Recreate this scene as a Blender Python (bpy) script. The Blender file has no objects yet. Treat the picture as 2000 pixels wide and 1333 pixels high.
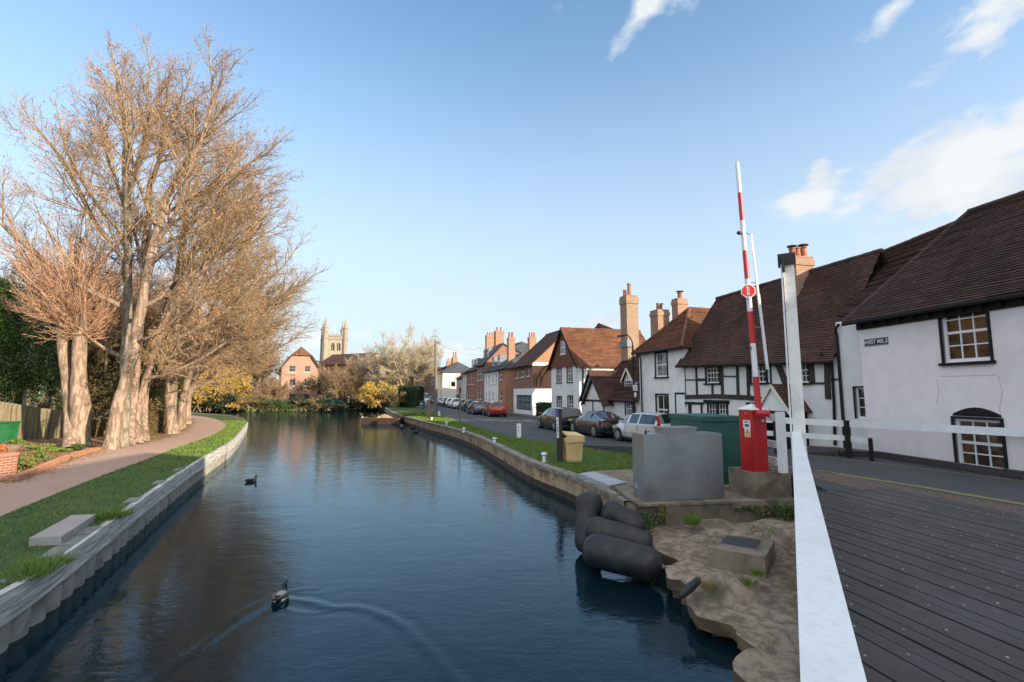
import bpy, bmesh, math, random
import numpy as np
from mathutils import Vector, Matrix, noise as mnoise
from mathutils.geometry import tessellate_polygon
R = math.radians
random.seed(7)
sc = bpy.context.scene
COL = sc.collection
# ------------------------------------------------------------------ camera, sky, sun, exposure
EYE = 3.2
FOC = 944.0
PITCH = math.atan((766 - 666.5) / FOC)
cam = bpy.data.cameras.new("camera"); cam.sensor_width = 36.0; cam.lens = 36.0 * FOC / 2000.0
cam.clip_start = 0.05; cam.clip_end = 3000
camo = bpy.data.objects.new("camera", cam); COL.objects.link(camo)
camo.location = (0, 0, EYE); camo.rotation_euler = (R(90) + PITCH, 0, 0)
sc.camera = camo

SUN_EL = R(17.5); SUN_AZ = R(122)            # azimuth clockwise from +Y
SUNV = Vector((math.sin(SUN_AZ) * math.cos(SUN_EL), math.cos(SUN_AZ) * math.cos(SUN_EL), math.sin(SUN_EL)))
sl = bpy.data.lights.new("sun", 'SUN'); sl.energy = 5.0; sl.angle = R(0.5); sl.color = (1.0, 0.83, 0.62)
so = bpy.data.objects.new("sun", sl); COL.objects.link(so)
so.rotation_euler = (-SUNV).to_track_quat('-Z', 'Y').to_euler(); so.location = (40, -30, 40)

sc.view_settings.view_transform = 'Standard'; sc.view_settings.look = 'None'
sc.view_settings.gamma = 1.0; sc.view_settings.exposure = 0.85
sc.cycles.max_bounces = 6; sc.cycles.diffuse_bounces = 3; sc.cycles.glossy_bounces = 3
sc.cycles.caustics_reflective = False; sc.cycles.caustics_refractive = False

def rayd(u, v):
    x = (u - 1000) / FOC; y = -(v - 666.5) / FOC
    c, s = math.cos(PITCH), math.sin(PITCH)
    return Vector((x, c - y * s, s + y * c))
def P(u, v, z=0.72):                    # measured place: point of the level z that the photo shows at (u, v)
    d = rayd(u, v); t = (z - EYE) / d.z
    return Vector((d.x * t, d.y * t, z))
def PD(u, v, D):                        # the same for a point at distance D
    d = rayd(u, v); t = D / d.y
    return Vector((d.x * t, D, EYE + d.z * t))

class NT:
    def __init__(s, tree): s.t = tree
    def n(s, typ, **kw):
        nd = s.t.nodes.new(typ)
        for k, v in kw.items():
            if k.startswith('i_'):
                nd.inputs[k[2:].replace('_', ' ')].default_value = v
            else: setattr(nd, k, v)
        return nd
    def l(s, a, b): s.t.links.new(a, b)

def build_world():
    w = bpy.data.worlds.new("World"); sc.world = w; w.use_nodes = True
    t = w.node_tree; t.nodes.clear(); N = NT(t)
    out = N.n('ShaderNodeOutputWorld')
    sky = N.n('ShaderNodeTexSky', sky_type='NISHITA', sun_disc=False, sun_elevation=SUN_EL, sun_rotation=SUN_AZ,
              air_density=1.0, dust_density=0.35, ozone_density=1.9, altitude=50)
    bg = N.n('ShaderNodeBackground'); bg.inputs[1].default_value = 0.15
    tint = N.n('ShaderNodeMixRGB', blend_type='MULTIPLY'); tint.inputs[0].default_value = 1; tint.inputs[2].default_value = (.98, 1.15, 1.17, 1)
    N.l(sky.outputs[0], tint.inputs[1]); N.l(tint.outputs[0], bg.inputs[0])
    tc = N.n('ShaderNodeTexCoord')
    # clouds: patches given by direction, edges broken by noise
    blobs = []
    def blob(u, v, ru, rv, rot, amp=1.0):
        blobs.append((rayd(u, v).normalized(), ru / FOC, rv / FOC, R(rot), amp))
    blob(1600, 390, 95, 46, 20, 1.05); blob(1603, 362, 34, 50, 0, .95); blob(1720, 352, 120, 44, 18, 1.1); blob(1850, 308, 125, 44, 24, 1.25)
    blob(1975, 262, 105, 46, 24, 1.2); blob(2040, 322, 115, 44, 16, 1.2); blob(1900, 380, 100, 26, 8, 1.0)
    blob(1250, 30, 75, 26, 42, .85); blob(1285, 132, 52, 17, 42, .6); blob(1215, 70, 60, 16, 45, .55)
    blob(1745, 14, 70, 25, 38, .7); blob(1700, 45, 50, 14, 45, .45)
    blob(1940, 20, 130, 48, 38, 1.0); blob(1880, 78, 70, 34, 50, .8); blob(1930, 130, 40, 16, 40, .4); blob(1985, 150, 50, 16, 35, .55)
    blob(1185, 628, 45, 22, 5, .95); blob(600, 665, 60, 26, 0, .85); blob(700, 655, 50, 20, 0, .7); blob(880, 690, 120, 26, 0, .8)
    blob(400, 640, 160, 40, 0, .6)
    blob(2350, 280, 260, 110, 15, 1.2)
    for az, el, rw, rh in ((150, 28, 900, 260), (215, 35, 900, 300), (250, 48, 420, 220), (110, 50, 460, 220), (180, 72, 900, 800), (60, 62, 500, 300), (300, 66, 500, 300)):   # unseen clouds added overhead and behind as neutral fill light
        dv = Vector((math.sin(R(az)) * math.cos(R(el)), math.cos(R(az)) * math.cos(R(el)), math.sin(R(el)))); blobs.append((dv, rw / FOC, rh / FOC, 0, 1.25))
    acc = None
    for d, ru, rv, rot, amp in blobs:
        right = Vector((0, 0, 1)).cross(d); right = -right.normalized(); up = right.cross(d).normalized()
        if up.z < 0: up = -up
        a = right * math.cos(rot) + up * math.sin(rot); b = up * math.cos(rot) - right * math.sin(rot)
        sub = N.n('ShaderNodeVectorMath', operation='SUBTRACT'); N.l(tc.outputs['Generated'], sub.inputs[0]); sub.inputs[1].default_value = d
        da = N.n('ShaderNodeVectorMath', operation='DOT_PRODUCT'); N.l(sub.outputs[0], da.inputs[0]); da.inputs[1].default_value = a / ru
        db = N.n('ShaderNodeVectorMath', operation='DOT_PRODUCT'); N.l(sub.outputs[0], db.inputs[0]); db.inputs[1].default_value = b / rv
        dn = N.n('ShaderNodeVectorMath', operation='DOT_PRODUCT'); N.l(sub.outputs[0], dn.inputs[0]); dn.inputs[1].default_value = d * 3
        cx = N.n('ShaderNodeCombineXYZ'); N.l(da.outputs['Value'], cx.inputs[0]); N.l(db.outputs['Value'], cx.inputs[1]); N.l(dn.outputs['Value'], cx.inputs[2])
        ln = N.n('ShaderNodeVectorMath', operation='LENGTH'); N.l(cx.outputs[0], ln.inputs[0])
        mr = N.n('ShaderNodeMapRange'); N.l(ln.outputs['Value'], mr.inputs[0])
        mr.inputs[1].default_value = 0; mr.inputs[2].default_value = 1.7; mr.inputs[3].default_value = amp; mr.inputs[4].default_value = 0
        if acc is None: acc = mr.outputs[0]
        else:
            mx = N.n('ShaderNodeMath', operation='MAXIMUM'); N.l(acc, mx.inputs[0]); N.l(mr.outputs[0], mx.inputs[1]); acc = mx.outputs[0]
    mp = N.n('ShaderNodeMapping'); N.l(tc.outputs['Generated'], mp.inputs[0]); mp.inputs['Scale'].default_value = (1, 1, 1.7); mp.inputs['Rotation'].default_value = (0, R(-22), 0)
    nz = N.n('ShaderNodeTexNoise'); N.l(mp.outputs[0], nz.inputs['Vector']); nz.inputs['Scale'].default_value = 9; nz.inputs['Detail'].default_value = 9
    nz.inputs['Roughness'].default_value = .55; nz.inputs['Distortion'].default_value = .25
    m1 = N.n('ShaderNodeMath', operation='MULTIPLY_ADD'); N.l(nz.outputs[0], m1.inputs[0]); m1.inputs[1].default_value = 1.5; m1.inputs[2].default_value = -.72
    ad = N.n('ShaderNodeMath', operation='ADD'); N.l(acc, ad.inputs[0]); N.l(m1.outputs[0], ad.inputs[1])
    gate = N.n('ShaderNodeMapRange', interpolation_type='SMOOTHSTEP'); N.l(ad.outputs[0], gate.inputs[0])
    gate.inputs[1].default_value = .38; gate.inputs[2].default_value = .85; gate.inputs[4].default_value = .96
    # thin veil high up
    veil = N.n('ShaderNodeTexNoise'); N.l(mp.outputs[0], veil.inputs['Vector']); veil.inputs['Scale'].default_value = 2.2; veil.inputs['Detail'].default_value = 4
    # pale band near the horizon
    sp = N.n('ShaderNodeSeparateXYZ'); N.l(tc.outputs['Generated'], sp.inputs[0])
    hz = N.n('ShaderNodeMapRange', interpolation_type='SMOOTHSTEP'); N.l(sp.outputs[2], hz.inputs[0]); hz.inputs[1].default_value = .72; hz.inputs[2].default_value = .02; hz.inputs[3].default_value = 0; hz.inputs[4].default_value = .92
    mxx = N.n('ShaderNodeMath', operation='MAXIMUM'); N.l(gate.outputs[0], mxx.inputs[0])
    vm = N.n('ShaderNodeMath', operation='MULTIPLY_ADD'); N.l(veil.outputs[0], vm.inputs[0]); vm.inputs[1].default_value = .05; N.l(hz.outputs[0], vm.inputs[2])
    N.l(vm.outputs[0], mxx.inputs[1])
    nz2 = N.n('ShaderNodeTexNoise'); N.l(mp.outputs[0], nz2.inputs['Vector']); nz2.inputs['Scale'].default_value = 7; nz2.inputs['Detail'].default_value = 5
    cr = N.n('ShaderNodeValToRGB'); N.l(nz2.outputs[0], cr.inputs[0])
    cr.color_ramp.elements[0].position = .36; cr.color_ramp.elements[0].color = (.40, .43, .48, 1)
    cr.color_ramp.elements[1].position = .58; cr.color_ramp.elements[1].color = (.52, .53, .53, 1)
    cm = N.n('ShaderNodeMixRGB'); N.l(gate.outputs[0], cm.inputs[0]); cm.inputs[1].default_value = (.405, .47, .535, 1); N.l(cr.outputs[0], cm.inputs[2])
    bg2 = N.n('ShaderNodeBackground'); N.l(cm.outputs[0], bg2.inputs[0])
    # the unseen clouds behind the viewer are brightened to strengthen the fill light
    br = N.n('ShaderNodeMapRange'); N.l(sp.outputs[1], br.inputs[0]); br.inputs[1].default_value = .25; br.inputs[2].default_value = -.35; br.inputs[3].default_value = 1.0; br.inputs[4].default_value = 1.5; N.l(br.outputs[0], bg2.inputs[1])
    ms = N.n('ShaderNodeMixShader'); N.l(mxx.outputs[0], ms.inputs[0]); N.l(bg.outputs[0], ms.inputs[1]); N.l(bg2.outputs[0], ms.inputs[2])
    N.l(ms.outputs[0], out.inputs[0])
build_world()

# ------------------------------------------------------------------ materials
MATS = {}
def newmat(name):
    m = bpy.data.materials.new(name); m.use_nodes = True
    t = m.node_tree; N = NT(t); b = t.nodes['Principled BSDF']
    MATS[name] = m
    return m, N, b
def rgb(c): return (c[0], c[1], c[2], 1)
def mix(N, fac, a, b, typ='MIX'):
    m = N.n('ShaderNodeMixRGB', blend_type=typ)
    for i, s in ((0, fac), (1, a), (2, b)):
        if isinstance(s, (int, float)): m.inputs[i].default_value = s
        elif isinstance(s, tuple): m.inputs[i].default_value = rgb(s)
        else: N.l(s, m.inputs[i])
    return m.outputs[0]
def ramp(N, src, p0, p1, lo=0., hi=1.):
    m = N.n('ShaderNodeMapRange', interpolation_type='SMOOTHSTEP'); N.l(src, m.inputs[0])
    m.inputs[1].default_value = p0; m.inputs[2].default_value = p1; m.inputs[3].default_value = lo; m.inputs[4].default_value = hi
    return m.outputs[0]
def nz(N, vec, scale, detail=5, rough=.6, dist=0):
    n = N.n('ShaderNodeTexNoise'); N.l(vec, n.inputs['Vector']); n.inputs['Scale'].default_value = scale
    n.inputs['Detail'].default_value = detail; n.inputs['Roughness'].default_value = rough; n.inputs['Distortion'].default_value = dist
    return n.outputs[0]
def coord(N, which='Object', scale=None):
    tc = N.n('ShaderNodeTexCoord'); o = tc.outputs[which]
    if scale:
        mp = N.n('ShaderNodeMapping'); N.l(o, mp.inputs[0]); mp.inputs['Scale'].default_value = scale; o = mp.outputs[0]
    return o
def bump(N, b, h, strength=.3, dist=.02, nrm=None):
    bp = N.n('ShaderNodeBump'); N.l(h, bp.inputs['Height']); bp.inputs['Strength'].default_value = strength; bp.inputs['Distance'].default_value = dist
    if nrm is not None: N.l(nrm, bp.inputs['Normal'])
    if b is not None: N.l(bp.outputs[0], b.inputs['Normal'])
    return bp.outputs[0]

def pm(name, c1, c2=None, scale=4., rough=.8, metal=0., bs=.15, bd=.01, bscale=None, stretch=None, c3=None, s3=1.2, lo=.4, hi=.62, spec=.5, f3=.6, coat=0, co='Object'):
    """speckled material: c1/c2 mixed by fine noise, c3 in broad patches"""
    if name in MATS: return MATS[name]
    m, N, b = newmat(name)
    v = coord(N, co, stretch)
    n1 = nz(N, v, scale)
    c = mix(N, ramp(N, n1, lo, hi), c1, c2 if c2 else tuple(x * .8 for x in c1))
    if c3:
        n3 = nz(N, v, s3, 6, .65); c = mix(N, ramp(N, n3, .48, .66, 0, f3), c, c3)
    N.l(c, b.inputs['Base Color'])
    b.inputs['Roughness'].default_value = rough; b.inputs['Metallic'].default_value = metal
    b.inputs['Specular IOR Level'].default_value = spec
    if coat: b.inputs['Coat Weight'].default_value = coat; b.inputs['Coat Roughness'].default_value = .05
    if bs:
        n2 = nz(N, v, bscale or scale * 3, 6, .7); bump(N, b, n2, bs, bd)
    return m

def brick(name, c1, c2, mortar, bw=.225, bh=.075, wear=None, rough=.9, msize=.012, bstr=.5, paint=0, dark=None):
    if name in MATS: return MATS[name]
    m, N, b = newmat(name)
    uv = coord(N, 'UV'); ob = coord(N, 'Object')
    br = N.n('ShaderNodeTexBrick'); N.l(uv, br.inputs['Vector'])
    br.inputs['Scale'].default_value = 1; br.inputs['Brick Width'].default_value = bw; br.inputs['Row Height'].default_value = bh
    br.inputs['Mortar Size'].default_value = msize; br.inputs['Mortar Smooth'].default_value = .3; br.inputs['Bias'].default_value = 0
    br.inputs['Color1'].default_value = rgb(c1); br.inputs['Color2'].default_value = rgb(c2); br.inputs['Mortar'].default_value = rgb(mortar)
    c = br.outputs[0]
    n1 = nz(N, ob, 1.3, 7, .65); c = mix(N, ramp(N, n1, .35, .7, .25, 0), c, dark or tuple(x * .45 for x in c1))
    if wear:
        n2 = nz(N, ob, 3.1, 7, .7); c = mix(N, ramp(N, n2, .52, .7, 0, .7), c, wear)
    N.l(c, b.inputs['Base Color']); b.inputs['Roughness'].default_value = rough
    inv = N.n('ShaderNodeMath', operation='SUBTRACT'); inv.inputs[0].default_value = 1; N.l(br.outputs['Fac'], inv.inputs[1])
    n3 = nz(N, ob, 25, 4); ad = N.n('ShaderNodeMath', operation='MULTIPLY_ADD'); N.l(n3, ad.inputs[0]); ad.inputs[1].default_value = .6; N.l(inv.outputs[0], ad.inputs[2])
    bump(N, b, ad.outputs[0], bstr, .012)
    return m

def tile(name, c1, c2, c3, moss=None, mossf=.5, width=.17, rough=.85):
    """UV: u in metres along the eave, v counts the courses"""
    if name in MATS: return MATS[name]
    m, N, b = newmat(name)
    uv = coord(N, 'UV'); ob = coord(N, 'Object')
    br = N.n('ShaderNodeTexBrick'); N.l(uv, br.inputs['Vector'])
    br.inputs['Scale'].default_value = 1; br.inputs['Brick Width'].default_value = width; br.inputs['Row Height'].default_value = 1.0
    br.inputs['Mortar Size'].default_value = .006; br.inputs['Mortar Smooth'].default_value = .1
    br.inputs['Color1'].default_value = (0, 0, 0, 1); br.inputs['Color2'].default_value = (1, 1, 1, 1); br.inputs['Mortar'].default_value = (0, 0, 0, 1)
    c = mix(N, br.outputs[0], c1, c2)
    n1 = nz(N, ob, 5, 6, .7); c = mix(N, ramp(N, n1, .5, .64, 0, .75), c, c3)
    n4 = nz(N, ob, .8, 6, .65); c = mix(N, ramp(N, n4, .42, .62, 0, .55), c, tuple(x * .5 for x in c1))
    n5 = nz(N, ob, 17, 3, .6); c = mix(N, ramp(N, n5, .66, .74, 0, .5), c, (.34, .31, .24))
    if moss:
        n2 = nz(N, ob, 2.2, 7, .75); c = mix(N, ramp(N, n2, .52, .66, 0, mossf), c, moss)
    N.l(c, b.inputs['Base Color']); b.inputs['Roughness'].default_value = rough; b.inputs['Specular IOR Level'].default_value = .3
    inv = N.n('ShaderNodeMath', operation='SUBTRACT'); inv.inputs[0].default_value = 1; N.l(br.outputs['Fac'], inv.inputs[1])
    n3 = nz(N, ob, 22, 4); ad = N.n('ShaderNodeMath', operation='MULTIPLY_ADD'); N.l(n3, ad.inputs[0]); ad.inputs[1].default_value = .8; N.l(inv.outputs[0], ad.inputs[2])
    bump(N, b, ad.outputs[0], .6, .012)
    return m

def glassm(name, c=(.02, .022, .025), rough=.04, c2=None):
    if name in MATS: return MATS[name]
    m, N, b = newmat(name)
    if c2:
        v = coord(N, 'Object'); n = nz(N, v, 1.1, 3); cc = mix(N, ramp(N, n, .45, .55), c, c2); N.l(cc, b.inputs['Base Color'])
    else: b.inputs['Base Color'].default_value = rgb(c)
    b.inputs['Roughness'].default_value = rough; b.inputs['Specular IOR Level'].default_value = .9
    v = coord(N, 'Object'); bump(N, b, nz(N, v, 1.5, 2), .05, .02)
    return m

M_white = pm('white_render', (.85, .83, .81), (.80, .78, .76), 3, .85, bs=.3, bd=.012, bscale=10, c3=(.60, .585, .55), s3=.9, f3=.5)
M_pink = pm('pinkish_render', (.86, .77, .76), (.81, .73, .72), 2.5, .85, bs=.3, bd=.012, bscale=9, c3=(.66, .58, .55), s3=.6, f3=.4)
M_whitebrick = brick('painted_brick', (.84, .81, .78), (.81, .78, .75), (.72, .70, .67), bstr=.5, wear=(.66, .65, .62), dark=(.62, .61, .6), msize=.008)
M_cream = pm('cream_render', (.78, .72, .62), (.74, .68, .58), 2, .85, c3=(.6, .54, .45), f3=.3)
M_tilebrown = tile('brown_roof_tiles', (.085, .042, .034), (.135, .062, .045), (.05, .034, .032), (.09, .085, .045), .35)
M_tilered = tile('weathered_red_roof_tiles', (.17, .068, .038), (.25, .11, .06), (.085, .05, .035), (.16, .13, .05), .45)
M_tiledark = tile('dark_roof_tiles', (.072, .041, .036), (.115, .060, .048), (.05, .034, .03), (.06, .065, .04), .35)
M_slate = tile('blue_grey_slate', (.075, .085, .10), (.10, .11, .125), (.055, .06, .07), None, width=.3)
M_brickred = brick('red_brick', (.33, .12, .07), (.25, .085, .055), (.36, .29, .24), wear=(.22, .1, .07))
M_brickor = brick('orange_brick', (.50, .19, .09), (.40, .14, .07), (.46, .36, .27), wear=(.35, .18, .1))
M_brickchim = brick('chimney_brick', (.42, .20, .11), (.30, .13, .08), (.42, .36, .28), wear=(.24, .2, .13), msize=.014)
M_brickpink = brick('pink_brick', (.48, .235, .165), (.42, .20, .14), (.46, .34, .27), wear=(.44, .26, .2))
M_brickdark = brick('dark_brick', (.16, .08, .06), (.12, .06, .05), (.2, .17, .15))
M_lichen = brick('lichened_brick', (.42, .25, .15), (.30, .19, .12), (.30, .27, .20), wear=(.16, .17, .08))
M_stone = pm('church_stone', (.33, .285, .225), (.25, .215, .17), 1.2, .9, c3=(.32, .29, .24), s3=.5, f3=.5, bs=.4, bd=.05)
M_black = pm('black_paint', (.012, .011, .011), (.018, .016, .015), 6, .7, spec=.25)
M_beam = pm('dark_oak_beam', (.045, .028, .022), (.03, .019, .016), 5, .7, stretch=(3, 3, .6), bs=.4)
M_wpaint = pm('white_paint', (.80, .81, .82), (.76, .77, .78), 5, .45, bs=.08, c3=(.60, .60, .56), s3=2.2, f3=.35)
M_wframe = pm('white_window_frame', (.80, .80, .80), (.77, .77, .77), 5, .4, bs=.03)
M_glass = glassm('window_glass'); M_glassc = glassm('curtained_window_glass', (.05, .05, .055), .06, (.22, .19, .16)); M_glassb = glassm('blind_and_reflection_glass', (.035, .018, .012), .05, (.10, .05, .025))  # M_glassb: brown mottling for blinds and a painted-in reflection of sunlit trees
M_lead = pm('lead_flashing', (.20, .23, .26), (.15, .17, .19), 4, .6)
M_pot = pm('clay_chimney_pot', (.42, .17, .09), (.30, .12, .07), 6, .8, c3=(.12, .1, .08), s3=4)
M_steel = pm('brushed_steel', (.43, .43, .43), (.37, .37, .375), 1.2, .34, metal=.85, bs=.02, c3=(.24, .24, .255), s3=.6, f3=.55, lo=.2, hi=.8)
M_alu = pm('dull_galvanised_sheet', (.50, .52, .54), (.42, .44, .46), 3, .5, metal=.5, c3=(.30, .33, .36), s3=2, f3=.5)
M_green = pm('green_cabinet_paint', (.018, .10, .085), (.014, .085, .07), 2.5, .5, c3=(.03, .12, .10), f3=.5)
M_redp = pm('red_barrier_paint', (.50, .012, .014), (.43, .01, .012), 2, .38, c3=(.36, .012, .014), s3=1.5, f3=.5, coat=.2)
M_redv = pm('red_vinyl', (.58, .02, .02), (.5, .018, .018), 4, .4)
M_conc = pm('weathered_concrete', (.27, .22, .165), (.17, .14, .105), 2.2, .92, bs=.7, bd=.03, bscale=7, c3=(.085, .08, .055), s3=1.1, f3=.75)
M_rock = pm('rough_concrete_apron', (.36, .285, .21), (.20, .155, .115), 7, .95, bs=.7, bd=.02, bscale=14, c3=(.11, .095, .065), s3=1.5, f3=.75)
M_paver = pm('grey_coping_slab', (.22, .22, .215), (.17, .17, .165), 5, .9, bs=.3)
M_rubber = pm('black_rubber', (.020, .020, .022), (.014, .014, .016), 2.5, .55, c3=(.05, .045, .038), s3=3.5, f3=.7, bs=.25)
M_grass = pm('turf', (.050, .095, .016), (.035, .07, .013), 3.0, .9, bs=.9, bd=.04, bscale=30, c3=(.11, .14, .03), s3=.6, f3=.55)
M_blade = pm('grass_blades', (.11, .195, .020), (.145, .225, .028), 2.5, .7, bs=0, c3=(.17, .19, .035), s3=.8, f3=.6)
M_earth = pm('leafy_earth', (.26, .15, .08), (.13, .08, .045), 7, .95, bs=.8, bd=.04, c3=(.05, .08, .02), s3=.8, f3=.5)
M_path = pm('gravel_path', (.46, .30, .225), (.37, .24, .18), 30, .95, bs=.5, bd=.01, bscale=60, c3=(.32, .22, .17), s3=.7, f3=.4)
M_asph = pm('asphalt', (.058, .060, .066), (.044, .046, .05), 18, .78, bs=.4, bd=.006, bscale=120, c3=(.075, .075, .08), s3=.35, f3=.5)
M_pave = pm('pavement', (.12, .105, .10), (.09, .08, .078), 6, .85, bs=.3)
M_yell = pm('yellow_road_paint', (.42, .36, .12), (.34, .30, .12), 14, .8)
M_wroad = pm('white_road_paint', (.5, .5, .5), (.4, .4, .4), 14, .8)
M_bark = pm('pale_bark', (.40, .29, .215), (.20, .14, .10), 7, .95, bs=1.0, bd=.06, bscale=11, stretch=(1, 1, .28), c3=(.10, .08, .045), s3=3.2, f3=.75, lo=.38, hi=.6)
M_barkg = pm('grey_bark', (.30, .25, .19), (.15, .125, .095), 7, .95, bs=1.0, bd=.06, bscale=11, stretch=(1, 1, .28), c3=(.10, .10, .05), s3=3.0, f3=.7)
M_twig = pm('brown_twigs', (.40, .28, .165), (.25, .17, .10), 3, .9, bs=0)
M_twigr = pm('reddish_pollard_shoots', (.50, .31, .20), (.38, .22, .145), 3, .85, bs=0)
M_twigp = pm('pale_straw_twigs', (.55, .46, .32), (.42, .35, .24), 1, .9, bs=0)
M_dry = pm('dry_orange_leaves', (.42, .21, .09), (.30, .14, .06), 2.5, .8, bs=0, c3=(.42, .28, .08), s3=1.5)
M_yleaf = pm('yellow_leaves', (.50, .34, .06), (.36, .25, .05), 2, .8, bs=0, c3=(.2, .17, .04), s3=1)
M_ever = pm('evergreen_leaves', (.055, .10, .022), (.03, .06, .014), 2, .75, bs=0, c3=(.08, .13, .02), s3=.8)
M_everb = pm('bright_conifer_leaves', (.08, .16, .022), (.05, .12, .016), 2, .75, bs=0)
M_ivy = pm('brown_thicket_leaves', (.20, .16, .065), (.12, .10, .04), 1.8, .8, bs=0, c3=(.2, .13, .05), s3=.9)
M_hedge = pm('dark_hedge_leaves', (.020, .048, .014), (.013, .032, .010), 3, .8, bs=0)
M_beech = pm('beech_hedge_leaves', (.17, .10, .04), (.10, .075, .03), 4, .85, bs=0, c3=(.07, .10, .025), s3=2)
M_gard = pm('garden_leaves', (.09, .16, .03), (.15, .17, .03), 4, .8, bs=0, c3=(.22, .17, .04), s3=2)
M_straw = pm('dead_grass', (.36, .26, .11), (.26, .2, .09), 4, .85, bs=0)
M_fence = pm('mossy_fence_boards', (.22, .18, .11), (.14, .115, .075), 3, .9, bs=.5, bd=.02, stretch=(4, 4, .5), c3=(.13, .16, .06), s3=1.2, f3=.5)
M_post = pm('dark_timber', (.05, .035, .028), (.035, .025, .02), 5, .85, bs=.4, stretch=(3, 3, .5))
M_pole = pm('grey_wood_pole', (.20, .165, .135), (.15, .12, .10), 5, .9, stretch=(3, 3, .4))
M_wallw = pm('whitewashed_wall_boards', (.60, .58, .55), (.40, .385, .36), 2.4, .85, bs=.9, bd=.02, stretch=(.7, 9, 1), c3=(.14, .135, .12), s3=1.6, f3=.7, co='UV', bscale=3)
M_pilew = pm('pale_wall_piling', (.34, .32, .28), (.26, .25, .21), 3, .8, c3=(.10, .09, .06), s3=2, f3=.6)
M_piler = pm('stained_sheet_piling', (.40, .30, .19), (.27, .20, .13), 3, .9, c3=(.10, .07, .045), s3=1.5, f3=.7, bs=.5)
M_rust = pm('wet_rusty_band', (.05, .028, .018), (.03, .02, .014), 5, .6)
M_plank = pm('weathered_timber_coping', (.27, .245, .21), (.17, .15, .125), 4, .85, bs=.5, stretch=(1, 1, 4), c3=(.10, .08, .06), s3=2)
M_deck = pm('dark_bridge_planks', (.050, .044, .042), (.064, .056, .053), 4, .52, spec=.35, bs=.4, bd=.006, bscale=40, c3=(.075, .07, .07), s3=.9, f3=.7)
M_bin = pm('yellow_grit_bin_plastic', (.80, .55, .27), (.74, .50, .24), 2, .5, c3=(.48, .33, .14), s3=2, f3=.4)
M_terra = pm('terracotta', (.40, .19, .11), (.3, .15, .09), 4, .8)
M_gbin = pm('green_bin_plastic', (.02, .16, .05), (.016, .12, .04), 3, .45)
M_teal = pm('teal_paint', (.01, .16, .16), (.01, .12, .12), 2, .5)
M_barge = pm('dark_barge_steel', (.055, .035, .025), (.04, .028, .022), 2, .6, c3=(.10, .05, .03), s3=1.5)
M_gravel = pm('heaped_gravel', (.34, .24, .14), (.24, .17, .10), 14, .95, bs=.8)
M_tyre = pm('tyre_rubber', (.018, .018, .018), (.012, .012, .012), 5, .8)
M_rim = pm('alloy_rim', (.45, .45, .46), (.4, .4, .41), 5, .3, metal=.8)
M_cargl = glassm('car_glass', (.015, .02, .022), .02)
M_lamp = pm('red_lamp_lens', (.45, .01, .01), (.35, .01, .01), 5, .2, bs=0)
M_head = pm('clear_lamp_lens', (.6, .62, .64), (.5, .52, .54), 5, .1, bs=0)
M_plate = pm('yellow_number_plate', (.60, .45, .02), (.55, .4, .02), 5, .4, bs=0)
M_dark = pm('dark_plastic', (.015, .015, .016), (.02, .02, .02), 5, .6)
M_signw = pm('white_sign_face', (.78, .78, .78), (.74, .74, .74), 5, .4, bs=0)
M_signbl = pm('dark_blue_sign_face', (.012, .014, .03), (.01, .012, .025), 5, .4, bs=0)
M_orange = pm('amber_sign_face', (.75, .35, .05), (.7, .32, .05), 5, .4, bs=0)

M_rail = pm('grimy_white_paint', (.80, .81, .82), (.74, .75, .75), 3, .42, bs=.12, bd=.004, bscale=60, c3=(.48, .48, .43), s3=34, f3=.22)
M_litter = pm('pale_fallen_leaves', (.52, .31, .15), (.38, .20, .09), 4, .85, bs=0, c3=(.2, .11, .05), s3=2)
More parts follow.
